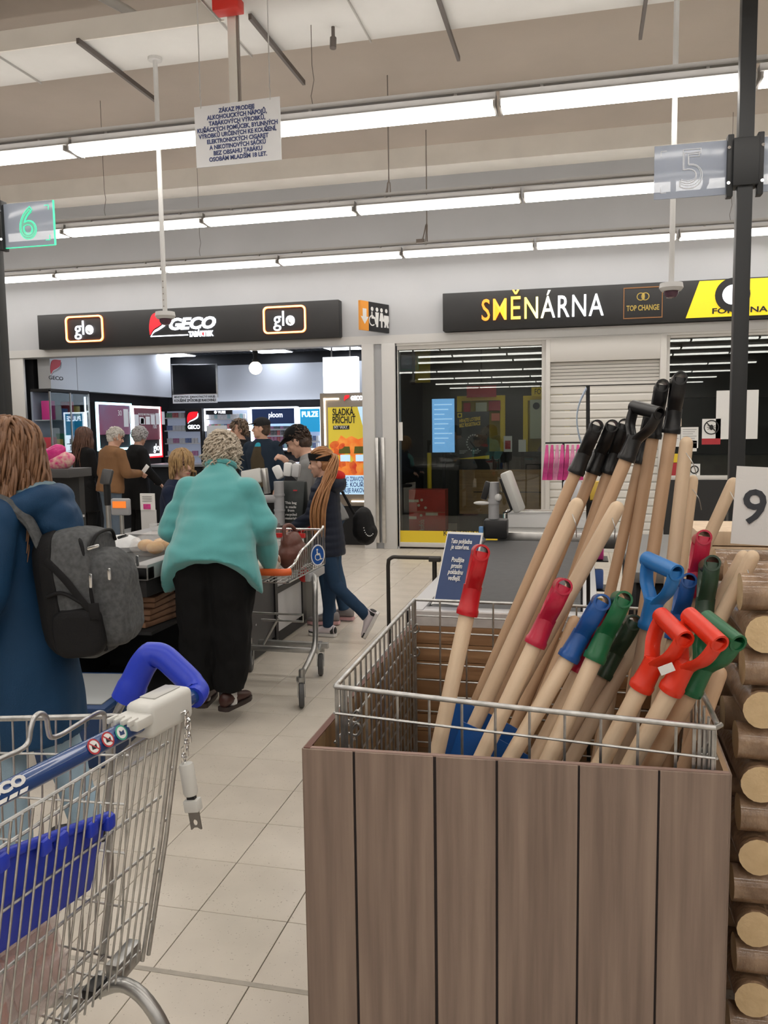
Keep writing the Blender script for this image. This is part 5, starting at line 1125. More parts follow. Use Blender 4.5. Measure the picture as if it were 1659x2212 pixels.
# rack with pink bags and sweets by the exchange door
a = at(1178, 957, Y=5.75); rk = thing('bag_rack', 'black rack holding pink bags and sweets beside the closed checkout', 'rack', (a.x+0.15, 5.8, 0))
part(M().tube([(a.x, 5.75, a.z), (a.x+0.34, 5.75, a.z)], 0.006, 8).tube([(a.x+0.3, 5.75, a.z), (a.x+0.3, 5.75, 0)], 0.012, 8).tube([(a.x+0.12, 5.75, a.z), (a.x+0.12, 5.75, 0)], 0.008, 8), 'frame', m_black, rk)
for k in range(5): part(M().box(a.x+0.1, a.x+0.42, 5.68, 5.90, 0.22+0.2*k, 0.228+0.2*k), 'shelf', m_black, rk, smooth=False)
pk = [mat('bag_pink_%d' % i, c, 0.3, var=0.35, vs=14) for i, c in enumerate(((0.60, 0.06, 0.26), (0.52, 0.04, 0.20), (0.62, 0.22, 0.38)))]
pos = ('first', 'second', 'third', 'fourth', 'fifth', 'sixth', 'seventh', 'eighth')
for k in range(8):
    x = a.x+0.01+k*0.034; y = 5.742-0.003*(k % 2); h = 0.25; m = M()
    m.loft([[V((x-0.006, y-0.006, a.z-0.012)), V((x+0.010, y-0.006, a.z-0.012)), V((x+0.010, y+0.006, a.z-0.012)), V((x-0.006, y+0.006, a.z-0.012))],
            [V((x-0.016, y-0.02, a.z-0.10)), V((x+0.014, y-0.02, a.z-0.10)), V((x+0.014, y+0.02, a.z-0.10)), V((x-0.016, y+0.02, a.z-0.10))],
            [V((x-0.030, y-0.022, a.z-h)), V((x+0.004, y-0.022, a.z-h)), V((x+0.004, y+0.022, a.z-h)), V((x-0.030, y+0.022, a.z-h))]])
    t = solo(m, 'pink_bag', pk[k % 3], 'folded pink bag hanging on the rack, %s from the left' % pos[k], 'bag', 'pink bags on the rack', bevel=0.003)
for k in range(10):
    z = 0.23+0.2*(k//2); cc = gcols[(k*3+1) % 8]
    solo(M().box(a.x+0.12+0.15*(k % 2), a.x+0.24+0.15*(k % 2), 5.70, 5.78, z, z+0.13), 'sweets_packet', cc, '%s sweets packet on the %s rack shelf' % (('left', 'right')[k % 2], ('lowest', 'second lowest', 'middle', 'second highest', 'highest')[k//2]), 'packet', 'sweets on the rack', bevel=0.012)
# ================================================================== open checkout with conveyor
m_white2 = mat('checkout_white', (0.55, 0.55, 0.56), 0.4)
co = thing('open_checkout', 'dark open checkout counter with conveyor where the woman in teal stands', 'checkout', (-2.6, 5.0, 0))
part(M().box(-3.0, -2.12, 4.75, 5.55, 0.0, 0.80).box(-2.55, -2.12, 5.55, 6.35, 0, 0.80), 'body', m_chk, co, bevel=0.01)
part(M().box(-3.0, -2.12, 3.72, 4.75, 0.70, 0.80).box(-2.98, -2.9, 3.75, 4.75, 0, 0.7).box(-2.98, -2.14, 4.6, 4.75, 0, 0.7).box(-2.98, -2.14, 3.75, 4.75, 0.0, 0.06), 'conveyor_housing', m_blackmat, co, bevel=0.006)
part(M().box(-2.95, -2.2, 3.78, 5.0, 0.80, 0.838), 'belt', m_belt, co, bevel=0.008)
part(M().box(-2.19, -2.10, 3.70, 6.35, 0.79, 0.87).box(-3.0, -2.1, 3.70, 3.77, 0.79, 0.86), 'rim', m_chkl, co, bevel=0.006)
part(M().box(-2.118, -2.095, 5.45, 5.98, 0.42, 0.78).box(-2.118, -2.095, 5.45, 5.98, 0.10, 0.40), 'side_panel', m_white2, co, bevel=0.004)
part(M().box(-2.118, -2.085, 5.40, 5.45, 0.06, 0.80).box(-2.118, -2.085, 5.98, 6.06, 0.06, 0.80).box(-2.118, -2.085, 5.45, 5.98, 0.38, 0.42), 'panel_frame', m_black, co, smooth=False)
part(M().box(-2.118, -2.095, 4.8, 5.40, 0.08, 0.78), 'side_panel', mat('panel_charcoal', (0.05, 0.05, 0.053), 0.4), co, bevel=0.004)
for y, z in ((5.05, 0.5), (5.05, 0.25), (5.3, 0.5)): part(M().cyl((-2.095, y, z), (-2.09, y, z), 0.008, n=8), 'screw', m_chrome, co)
part(M().box(-3.0, -2.15, 5.0, 5.55, 0.80, 0.85).box(-2.6, -2.15, 5.55, 6.3, 0.80, 0.85), 'packing_top', m_chkl, co, bevel=0.004)
p = at(602, 1040, Y=5.6); part(M().cyl((p.x, 5.6, 0.85), (p.x, 5.6, p.z), 0.036, n=16).cyl((p.x, 5.6, 0.95), (p.x, 5.6, 0.965), 0.04, n=16).cyl((p.x, 5.6, 1.06), (p.x, 5.6, 1.075), 0.04, n=16), 'equipment_post', MATS['post_grey'], co)
part(M().tube([(p.x-0.26, 5.55, 1.045), (p.x-0.12, 5.57, 1.04), (p.x, 5.6, 1.04)], 0.028, 12), 'equipment_arm', MATS['post_grey'], co)
q = at(543, 1030, Y=5.5); mo = thing('till_monitor', 'grey till monitor seen from behind beside the woman in teal', 'monitor', (q.x, 5.5, 1.04))
part(M().obox((q.x, 5.5, q.z), (0.15, 0.03, 0.11), MX.Rotation(R(-22), 3, 'X') @ MX.Rotation(R(-10), 3, 'Y')), 'screen_back', MATS['terminal_grey'], mo, bevel=0.012)
part(M().obox((q.x+0.10, 5.52, q.z-0.03), (0.035, 0.05, 0.18), MX.Rotation(R(-6), 3, 'Y')), 'card_slot', m_steel, mo, bevel=0.005)
part(M().cyl((q.x, 5.52, 1.04), (q.x, 5.51, q.z), 0.014), 'stand', m_black, mo)
for k, (x, y, dz) in enumerate(((601, 1020, 0), (622, 1014, 0.0), (640, 1016, 0.0))):
    r_ = at(x, y, Y=5.78)
    solo(M().obox(r_, (0.06, 0.05, 0.10), MX.Rotation(R((-25, 5, 8)[k]), 3, 'Y')), 'printer_unit', (p_white, p_white, m_white2)[k], ('tilted white printer unit left on the checkout post', 'white printer unit in the middle on the checkout post', 'off white printer unit right on the checkout post')[k], 'printer', 'printers on the checkout', bevel=0.014)
g_ = at(632, 1088, Y=5.72); sb = thing('shopping_bag', 'dark grey reusable shopping bag standing on the open checkout', 'bag', (g_.x, 5.72, 0.86))
mb = M().loft([[V((g_.x+sx*0.09, 5.72+sy*0.06, 0.86)) for sx, sy in ((-1, -1), (1, -1), (1, 1), (-1, 1))], [V((g_.x+sx*0.105, 5.72+sy*0.055, 1.0)) for sx, sy in ((-1, -1), (1, -1), (1, 1), (-1, 1))], [V((g_.x+0.01+sx*0.10, 5.72+sy*0.03, 1.16)) for sx, sy in ((-1, -1), (1, -1), (1, 1), (-1, 1))]])
part(mb, 'bag_body', mat('bag_charcoal', (0.03, 0.036, 0.036), 0.6, var=0.2, vs=12), sb, bevel=0.015)
for s, z in (('This bag', 1.005), ('is made', 0.975), ('from', 0.95), ('recycled', 0.92), ('materials', 0.893)): text(s, 0.026, tface(g_.x+0.01, 5.655, z), p_white, sb, bold=0.0003)
part(M().box(g_.x+0.03, g_.x+0.06, 5.655, 5.66, 1.09, 1.10), 'red_mark', p_red, sb, smooth=False)
# scale display and card reader posts on the conveyor side
p = at(261, 1095, Y=4.6); sd_ = thing('scale_display', 'small weighing display with orange window on a steel post', 'display', (p.x, 4.6, 0.838))
part(M().box(p.x-0.062, p.x+0.062, 4.585, 4.62, p.z-0.052, p.z+0.052), 'case', MATS['post_grey'], sd_, bevel=0.01)
part(M().box(p.x-0.045, p.x+0.045, 4.58, 4.586, p.z-0.005, p.z+0.036), 'window', mat('lit_orange', (0.8, 0.25, 0.04), 0.4, emit=0.5, ecol=(235, 110, 40)), sd_, smooth=False)
part(M().cyl((p.x, 4.605, 0.838), (p.x, 4.605, p.z-0.04), 0.013), 'post', m_steel, sd_)
p = at(230, 1030, Y=4.7); cr = thing('card_reader_post', 'black card reader on a steel post beside the weighing display', 'card reader', (p.x, 4.7, 0.838))
part(M().obox((p.x+0.008, 4.69, p.z), (0.075, 0.03, 0.10), MX.Rotation(R(-18), 3, 'X') @ MX.Rotation(R(6), 3, 'Y')), 'reader', mat('reader_dark', (0.05, 0.05, 0.052), 0.4), cr, bevel=0.012)
part(M().cyl((p.x-0.005, 4.71, p.z-0.18), (p.x, 4.7, p.z-0.03), 0.022, n=12), 'neck', m_black, cr)
part(M().cyl((p.x-0.005, 4.71, 0.838), (p.x-0.005, 4.71, p.z-0.16), 0.016, n=12), 'post', m_steel, cr)
# goods on the belt
m_roll = mat('bread_crust', (0.62, 0.30, 0.08), 0.6, col2=(0.72, 0.45, 0.18), vs=14)
for k, (x, y) in enumerate(((-2.44, 4.30), (-2.34, 4.22), (-2.38, 4.36), (-2.30, 4.32))):
    solo(M().sph((x, y, 0.878), (0.052, 0.042, 0.036), 16, 10), 'bread_roll', m_roll, ('leftmost', 'front', 'rear', 'rightmost')[k]+' bread roll in the clear bag on the belt', 'bread', 'rolls in the bag')
bg = M()
for k in range(22): pass
solo(M().lathe([(0.0, 0.0), (0.13, 0.0), (0.155, 0.03), (0.14, 0.08), (0.08, 0.11), (0.03, 0.125), (0.045, 0.165), (0.0, 0.166)], (-2.365, 4.29, 0.840), 24), 'clear_bag', mat('clear_film', (0.8, 0.8, 0.8), 0.1, alpha=0.22, spec=0.8, bump=0.8, bs=22), 'clear plastic bag around the bread rolls on the belt', 'bag')
solo(M().loft([[V((-2.62+0.12*math.cos(a)*s_, 4.35+0.10*math.sin(a)*s_, 0.838+z)) for a in [2*PI*k/14 for k in range(14)]] for s_, z in ((0.9, 0), (1.05, 0.03), (0.8, 0.07), (0.4, 0.09), (0.05, 0.095))]), 'white_bag', mat('film_bag', (0.62, 0.63, 0.64), 0.35, bump=0.6, bs=18), 'crumpled white plastic bag on the belt behind the backpack', 'bag')
solo(M().lathe([(0, 0), (0.035, 0), (0.04, 0.08), (0.041, 0.10), (0, 0.10)], (-2.78, 4.1, 0.838), 16), 'white_tub', p_white, 'small white tub on the belt beside the backpack', 'tub')
for k in range(5):
    solo(M().obox((-2.32, 4.02+0.02*(k % 2), 0.52+0.033*k), (0.26, 0.30, 0.028), MX.Rotation(R(4*k-8), 3, 'Z')), 'paper_bag_pack', mat('kraft_brown', (0.20, 0.105, 0.06), 0.7, var=0.25, vs=12), ('lowest', 'second lowest', 'middle', 'second highest', 'topmost')[k]+' flat brown paper bundle under the conveyor', 'paper bundle', 'brown paper bundles', bevel=0.006)
co2 = part(M().box(-2.9, -2.15, 3.8, 4.6, 0.485, 0.503), 'under_shelf', m_blackmat, co, smooth=False)
# blue crate on the floor
cr_ = thing('blue_crate', 'dark blue plastic crate with a grey sheet standing on the floor behind the cart', 'crate', (-2.30, 3.45, 0), R(8))
m_crate = mat('crate_blue', (0.012, 0.045, 0.14), 0.45)
part(M().loft([[V((sx*0.16, sy*0.22, 0)) for sx, sy in ((-1, -1), (1, -1), (1, 1), (-1, 1))], [V((sx*0.19, sy*0.26, 0.28)) for sx, sy in ((-1, -1), (1, -1), (1, 1), (-1, 1))]]), 'body', m_crate, cr_, local=True, bevel=0.012)
part(M().box(-0.205, 0.205, -0.275, 0.275, 0.275, 0.305), 'rim', m_crate, cr_, local=True, bevel=0.01)
part(M().box(-0.17, 0.17, -0.23, 0.23, 0.305, 0.311), 'sheet', mat('sheet_grey', (0.34, 0.36, 0.37), 0.5), cr_, local=True, bevel=0.002)
part(M().tube(bez([(0.2, -0.16, 0.29), (0.24, -0.1, 0.26), (0.24, 0.1, 0.26), (0.2, 0.16, 0.29)], 5), 0.012, 8), 'handle', m_crate, cr_, local=True)
# sweets shelf left
p = at(112, 1022, Y=6.5); sv = thing('sweets_shelf', 'dark shelf with pink sweets bags above the left checkout', 'shelf', (p.x-0.15, 6.5, 0))
zt = at(100, 1012, Y=6.5).z
part(M().box(p.x-0.75, p.x+0.27, 6.35, 6.7, zt-0.075, zt), 'shelf_board', mat('shelf_charcoal', (0.06, 0.06, 0.062), 0.5), sv, bevel=0.004)
part(M().box(p.x-0.7, p.x+0.2, 6.6, 6.68, 0, zt-0.07), 'support', m_chk, sv, smooth=False)
part(M().box(p.x-0.7, p.x+0.24, 6.36, 6.6, 0.78, 0.80).box(p.x-0.7, p.x+0.24, 6.36, 6.6, 0.5, 0.52), 'lower_shelf', m_white2, sv, smooth=False)
m_candy = mat('candy_bag', (0.62, 0.03, 0.20), 0.25, col2=(0.75, 0.55, 0.45), vs=26, bump=0.5, bs=30)
m_candy2 = mat('candy_pink', (0.66, 0.04, 0.25), 0.25, var=0.2, vs=10, bump=0.4, bs=30)
for k, (dx, dz, rt, mm, s) in enumerate(((-0.50, 0.06, 10, m_candy2, 1.0), (-0.28, 0.05, -12, m_candy, 1.0), (-0.30, 0.16, 15, m_candy2, 0.9), (-0.08, 0.05, 5, m_candy, 1.0), (0.10, 0.06, -16, m_candy, 1.1), (0.03, 0.13, -24, m_candy2, 1.0))):
    m = M(); c = V((p.x+dx, 6.50, zt+dz)); rot = MX.Rotation(R(rt), 3, 'Y')
    for i in range(1): m.loft([[c+rot @ V((x*0.13*s, 0.045*s*w*math.cos(a), 0.055*s*w*math.sin(a)*1.2)) for a in [2*PI*q/12 for q in range(12)]] for x, w in ((-1, 0.12), (-0.85, 0.6), (-0.5, 1), (0, 1.08), (0.5, 1), (0.85, 0.55), (1, 0.1))])
    solo(m, 'sweets_bag', mm, ('plain pink sweets bag far left on the dark shelf', 'speckled sweets bag left of centre on the dark shelf', 'pink sweets bag on top of the left pile', 'speckled sweets bag in the middle of the dark shelf', 'speckled sweets bag at the right end of the dark shelf', 'tilted pink sweets bag on top at the right end')[k], 'sweets', 'sweets bags on the shelf', ang=60)
t, a_, b_, c_, d_ = flat('promo_poster', 'white and pink promotional poster at the shop entrance beside the black coat', 'poster', (302, 1066, 334, 1102), 8.6, p_white, 0.02)
part(M().box(a_+0.04, a_+0.13, 8.595, 8.6, c_+0.01, c_+0.07), 'pink_block', pk[0], t, smooth=False)
for k in range(3): part(M().box(a_+0.03, b_-0.03, 8.595, 8.6, d_-0.04-0.025*k, d_-0.033-0.025*k), 'print_line', m_grey, t, smooth=False)
part(M().box(a_, b_, 8.605, 8.64, 0, c_), 'stand', m_white2, t, smooth=False)
# ================================================================== shopping trolleys
m_rub = mat('wheel_grey', (0.085, 0.085, 0.088), 0.6)
m_hub = mat('wheel_hub', (0.30, 0.30, 0.31), 0.4)
m_tubem = mat('cart_tube', (0.42, 0.42, 0.41), 0.34, 0.85, var=0.1, vs=20)
def wheel(parent, c, ang=0.0, r=0.06, top=0.16, side=1):
    """castor: fork, tyre with hub; c = centre of the wheel, world"""
    c = V(c); ax = V((math.cos(ang), math.sin(ang), 0)); rot = axisframe(ax, EZ)
    t = part(M().lathe([(r*0.45, -0.013), (r*0.9, -0.015), (r, -0.009), (r, 0.009), (r*0.9, 0.015), (r*0.45, 0.013)], c, 24, rot), 'wheel', m_rub, parent)
    part(M().lathe([(0, -0.016), (r*0.3, -0.017), (r*0.5, -0.012), (r*0.5, 0.012), (r*0.3, 0.017), (0, 0.016)], c, 18, rot), 'hub', m_hub, t)
    f = V((-ax.y, ax.x, 0))*0.02*side; m = M()
    for s in (-1, 1):
        p0 = c+ax*s*0.021; p1 = V((c.x, c.y, top-0.01))+f+ax*s*0.021
        m.prism([(-0.012, -0.012), (0.012, -0.012), (0.018, (p1-p0).length), (-0.018, (p1-p0).length)], p0-ax*0.0015, (p1-p0).cross(ax).normalized(), (p1-p0).normalized(), ax, 0.003)
    q = V((c.x, c.y, top))+f; m.cyl(q-V((0, 0, 0.014)), q+V((0, 0, 0.012)), 0.026, n=14); m.cyl(q+V((0, 0, 0.01)), q+V((0, 0, 0.05)), 0.012, n=10)
    part(m, 'fork', m_tubem, parent)
# ---------------- foreground trolley, its handle bar runs away from the viewer
ct1 = thing('shopping_trolley', 'wire shopping trolley with blue handle bar in the left foreground', 'trolley', (-1.2, 1.22, 0))
BA, BB = V((-0.838, 0.93, 1.0)), V((-0.752, 1.492, 1.0)); bd = (BB-BA).normalized()
m_bar = mat('bar_blue', (0.012, 0.055, 0.20), 0.22, coat=0.5)
m_cblue = mat('plastic_cobalt', (0.018, 0.045, 0.50), 0.38, bump=0.03, bs=150)
m_ivory = mat('plastic_ivory', (0.60, 0.60, 0.57), 0.4)
bar = part(M().cyl(BA, BB, 0.0165, n=20), 'handle_bar', m_bar, ct1)
for e_, sgn in ((BB, 1), (BA, -1)):
    o = e_-BB
    pth = [V(p)+o for p in ((-0.750, 1.478, 0.998), (-0.752, 1.50, 1.003), (-0.772, 1.512, 1.018), (-0.81, 1.520, 1.046), (-0.838, 1.525, 1.064), (-0.864, 1.527, 1.066), (-0.884, 1.524, 1.046), (-0.902, 1.517, 1.010), (-0.920, 1.510, 0.972))]
    if sgn < 0: pth = [V((p.x, BA.y-(p.y-o.y-1.492)*1.0, p.z)) for p in pth]
    part(M().tube(bez(pth, 4), [0.0225]*4+[0.0245]*4+[0.026]*12+[0.029]*9+[0.031]*4, 14), 'corner_grip', m_cblue, ct1)
    y = 1.505 if sgn > 0 else 0.915
    part(M().tube(bez([(-0.915, y, 0.985), (-0.945, y, 0.93), (-0.957, y-0.005*sgn, 0.86), (-0.965, y-0.02*sgn, 0.55), (-0.975, y-0.04*sgn, 0.42)], 5), 0.0085, 10), 'upright_tube', m_tubem, ct1)
# coin lock with chain and key
lk0, lk1 = BA.lerp(BB, 0.685), BA.lerp(BB, 0.915); ln_ = (lk1-lk0).length
fr3 = (V((bd.y, -bd.x, 0)), bd, EZ)
lk = part(M().obox((lk0+lk1)/2+V((0, 0, 0.004)), (0.060, ln_, 0.064), ax=fr3), 'coin_lock', m_ivory, ct1, bevel=0.012, seg=3)
part(M().obox((lk0+lk1)/2+V((-0.004, 0.01, 0.037)), (0.034, ln_*0.6, 0.002), ax=fr3), 'lock_plate', mat('ivory_edge', (0.45, 0.45, 0.43), 0.4), lk, bevel=0.0008)
part(M().obox(lk0-bd*0.018+V((0.002, 0, 0.012)), (0.060, 0.045, 0.020), ax=fr3), 'key_socket', m_ivory, lk, bevel=0.004)
for k in range(4): part(M().obox(lk0-bd*0.040+fr3[0]*(-0.022+0.0147*k)+V((0, 0, 0.020)), (0.006, 0.026, 0.010), ax=fr3), 'socket_rib', m_ivory, lk, bevel=0.0015)
ca, cb = V((-0.728, 1.405, 0.992)), V((-0.735, 1.405, 0.895))
ch = thing('trolley_key', 'coin lock key on a steel chain hanging from the trolley handle', 'key', (-0.73, 1.405, 0.75))
NL = 7
for k in range(NL):
    c = ca.lerp(cb, (k+0.5)/NL)+V((0.004*math.sin(k*0.7), 0, 0)); L2, W2 = 0.0088, 0.0058; pts = []
    ex_ = EX if k % 2 else EY
    for i in range(16):
        a_ = 2*PI*i/16; pts.append(c+ex_*W2*math.cos(a_)+EZ*(L2 if False else 1)*(math.sin(a_)*W2+(0.0052 if math.sin(a_) > 0 else -0.0052 if math.sin(a_) < 0 else 0)))
    part(M().tube(pts, 0.0019, 6, closed=True), 'chain_link', m_chrome, ch)
part(M().tube(bez([lk1-bd*0.05+V((0.027, 0, -0.006)), ca+V((0, 0, 0.006)), ca], 4), 0.0022, 6), 'chain_pin', m_chrome, ch)
d0 = V((0.014, 0, -0.10)).normalized(); c0 = cb+V((0.001, 0, -0.002)); fx = axisframe(-d0, EX)
part(M().lathe([(0.0, 0), (0.0125, 0.0), (0.0142, -0.006), (0.0142, -0.056), (0.012, -0.062), (0, -0.062)], c0, 18, fx), 'key_sleeve', m_ivory, ch)
part(M().obox(c0+d0*0.066, (0.016, 0.010, 0.010), fx), 'clip_pin', m_black, ch)
part(M().obox(c0+d0*0.082, (0.030, 0.022, 0.024), fx), 'key_block', m_ivory, ch, bevel=0.003)
kx, kz = fx @ EX, fx @ EZ; ko = c0+d0*0.090
out = [(-0.0115, 0), (0.0115, 0), (0.0115, -0.040), (0.0085, -0.040), (0.0085, -0.036), (0.003, -0.036), (0.003, -0.039), (-0.003, -0.039), (-0.003, -0.036), (-0.0085, -0.036), (-0.0085, -0.040), (-0.0115, -0.040)]
hole = [(0.0048*math.cos(R(90-30*i)), -0.026+0.0055*math.sin(R(90-30*i))) for i in range(12)]
seq = [(-0.0115, 0), (0.0, 0.0), (0.0115, 0), (0.0115, -0.02), (0.0115, -0.026), (0.0115, -0.040), (0.0085, -0.040), (0.003, -0.036), (-0.003, -0.036), (-0.0085, -0.040), (-0.0115, -0.040), (-0.0115, -0.022)]
hol = [(0.0048*math.cos(R(a)), -0.026+0.0058*math.sin(R(a))) for a in (130, 90, 50, 20, 0, -35, -60, -80, -100, -120, -145, 180)]
part(flatring(M(), ko, kx, kz, seq, hol, kx.cross(kz), 0.0025), 'key_plate', mat('key_steel', (0.30, 0.29, 0.27), 0.35, 0.9), ch, smooth=False)
# print on the bar
def onbar(t_, lift=0.0172, tilt=0.0):
    c = BA.lerp(BB, t_); n = (V((0, 0, CAMH))-c); n = (n-bd*n.dot(bd)).normalized(); n = MX.Rotation(R(tilt), 3, bd) @ n; y_ = n.cross(bd); p = c+n*lift
    return MX(((bd.x, y_.x, n.x, p.x), (bd.y, y_.y, n.y, p.y), (bd.z, y_.z, n.z, p.z), (0, 0, 0, 1)))
text('TESCO', 0.020, onbar(0.115) @ MX.Translation((0, 0.005, 0)), p_white, bar, bold=0.0012, depth=0.0008, fit=0.10)
for k in range(5):
    m = M().prism([(0, 0), (0.015, 0), (0.020, 0.0055), (0.005, 0.0055)], (0, 0, 0), EX, EY, EZ, 0.0008).xf(onbar(0.115) @ MX.Translation((-0.05+0.0195*k, -0.013, 0))); part(m, 'logo_stripe', p_white, bar, smooth=False)
for k, (t_, cl, cn) in enumerate(((0.455, p_red, 'red'), (0.515, p_red, 'red'), (0.575, mat('print_teal', (0.05, 0.35, 0.25), 0.5), 'teal'))):
    st_ = part(M().lathe([(0, 0), (0.0135, 0), (0.0135, 0.0006), (0, 0.0006)], (0, 0, 0), 20).xf(onbar(t_)), 'sticker', cl, bar, label='round %s rimmed sticker' % cn)
    part(M().lathe([(0, 0), (0.0105, 0), (0.0105, 0.0005), (0, 0.0005)], (0, 0, 0.0006), 18).xf(onbar(t_)), 'sticker_face', p_white, bar)
    part(M().prism([(-0.006, -0.004), (0.005, -0.005), (0.006, 0.003), (0.0, 0.001), (-0.004, 0.005)], (0, 0, 0.0011), EX, EY, EZ, 0.0004).xf(onbar(t_)), 'sticker_print', p_black if k < 2 else p_navy, bar, smooth=False)
    if k < 2: part(M().obox((0, 0, 0.0015), (0.022, 0.0022, 0.0004), MX.Rotation(R(-45), 3, 'Z')).xf(onbar(t_)), 'sticker_bar', cl, bar, smooth=False)
# rear gate below the bar
GT = lambda y, s: V((-0.802+(-0.092)*s+(y-1.2)*0.10, y, 0.955-0.50*s))     # s 0 top .. 1 bottom
m = M()
for k in range(21):
    y = 0.975+0.0225*k; m.tube([GT(y, 0), GT(y, 1)], 0.0022, 6)
o = part(m, 'gate_wires', m_galv, ct1); o['kind'] = 'stuff'
m = M()
for s in (0.0, 0.075, 0.30, 0.52, 0.76, 0.97): m.tube([GT(0.965, s)-V((0.004, 0, 0)), GT(1.44, s)-V((0.004, 0, 0))], 0.003, 6)
part(m, 'gate_rails', m_galv, ct1)
for y in (1.447, 1.468): part(M().tube([GT(y, -0.03), GT(y, 0.5)+V((0.004, 0, 0)), GT(y, 1.02)], 0.0046, 8), 'gate_post', m_galv, ct1)
part(M().tube([GT(0.955, -0.03), GT(0.955, 1.02)], 0.0046, 8), 'gate_post', m_galv, ct1)
for s in (0.2, 0.42, 0.64, 0.86): part(M().tube([GT(1.447, s), GT(1.468, s)], 0.003, 6), 'post_link', m_galv, ct1)
# sides, front, base
def side(y, name):
    m = M(); n = 24
    top = lambda t_: V((-0.90-0.85*t_, y, 0.945-0.075*t_)); bot = lambda t_: V((-0.93-0.72*t_, y-0.035*(1 if y > 1.2 else -1), 0.43+0.06*t_))
    for k in range(n+1): m.tube([top(k/n), bot(k/n)], 0.0022, 6)
    for f_ in (0.16, 0.36, 0.56, 0.78, 1.0): m.tube([top(0).lerp(bot(0), f_), top(1).lerp(bot(1), f_)], 0.0026, 6)
    o = part(m, 'side_wires', m_galv, ct1); o['kind'] = 'stuff'
    part(M().tube([top(0), top(1)], 0.006, 10), 'side_rim', m_galv, ct1); return top, bot
t1_, b1_ = side(1.495, 'far'); t2_, b2_ = side(0.925, 'near')
m = M()
for k in range(19): m.tube([t1_(1).lerp(t2_(1), k/18), b1_(1).lerp(b2_(1), k/18)], 0.0022, 6)
for f_ in (0.2, 0.5, 0.8): m.tube([t1_(1).lerp(b1_(1), f_), t2_(1).lerp(b2_(1), f_)], 0.0026, 6)
o = part(m, 'front_wires', m_galv, ct1); o['kind'] = 'stuff'
part(M().tube([t1_(1), t2_(1)], 0.006, 10), 'front_rim', m_galv, ct1)
m = M()
for k in range(20): m.tube([b1_(k/19), b2_(k/19)], 0.0024, 6)
for k in range(9): m.tube([b1_(0).lerp(b2_(0), k/8), b1_(1).lerp(b2_(1), k/8)], 0.0026, 6)
o = part(m, 'base_wires', m_galv, ct1); o['kind'] = 'stuff'
# wave shaped seat wire
W = [(0, 1640), (40, 1622), (60, 1605), (66, 1575), (74, 1550), (88, 1541), (100, 1550), (104, 1575), (110, 1592), (130, 1588), (160, 1570), (205, 1543), (222, 1540), (226, 1553), (226, 1600)]
pw_ = [at(-90, 1690, X=-0.95)]+[at(x, y, X=-0.95) for x, y in W]
part(M().tube(bez(pw_, 5), 0.0048, 10), 'seat_wire', m_galv, ct1)
# blue child seat flap hung inside the gate
f0 = [GT(y, s)+V((-0.014, 0, 0)) for y, s in ((0.975, 0.10), (1.285, 0.245), (1.262, 0.50), (0.975, 0.46))]
fp = part(M().add(f0+[p+V((-0.008, 0, 0)) for p in f0], [(0, 1, 2, 3), (7, 6, 5, 4), (0, 4, 5, 1), (1, 5, 6, 2), (2, 6, 7, 3), (3, 7, 4, 0)]), 'seat_flap', m_cblue, ct1, bevel=0.004)
part(M().tube([f0[0]+V((0.004, 0, 0.004)), f0[1]+V((0.004, 0, 0.004))], 0.009, 10), 'flap_hinge', m_cblue, fp)
for u in (0.12, 0.42, 0.55, 0.80, 0.96): part(M().obox(f0[0].lerp(f0[1], u)+V((0.010, 0, -0.004)), (0.016, 0.024, 0.026)), 'flap_clip', m_cblue, fp, bevel=0.004)
# chassis
for y in (1.40, 1.02):
    part(M().tube(bez([(-1.70, y, 0.30), (-1.3, y, 0.30), (-0.98, y-0.02, 0.40), (-0.86, y-0.03, 0.445), (-0.775, y-0.045, 0.375), (-0.74, y-0.05, 0.22), (-0.76, y-0.05, 0.15)], 6), 0.0145, 12), 'chassis_tube', m_tubem, ct1)
    wheel(ct1, (-0.78, y-0.05, 0.062), PI/2, 0.062, 0.145); wheel(ct1, (-1.68, y, 0.062), PI/2, 0.062, 0.145)
    part(M().tube([(-1.70, y, 0.30), (-1.68, y, 0.17)], 0.012, 10), 'front_leg', m_tubem, ct1)
part(M().tube([(-0.95, 1.42, 0.42), (-0.95, 1.0, 0.42)], 0.011, 10), 'cross_tube', m_tubem, ct1)
part(M().tube([(-1.4, 1.40, 0.30), (-1.4, 1.02, 0.30)], 0.010, 10), 'cross_tube', m_tubem, ct1)
part(M().obox((-0.905, 1.33, 0.462), (0.03, 0.05, 0.022)), 'buffer', m_black, ct1, bevel=0.006)
part(M().box(-0.915, -0.885, 1.38, 1.47, 0.43, 0.475), 'corner_bracket', m_tubem, ct1, bevel=0.004)
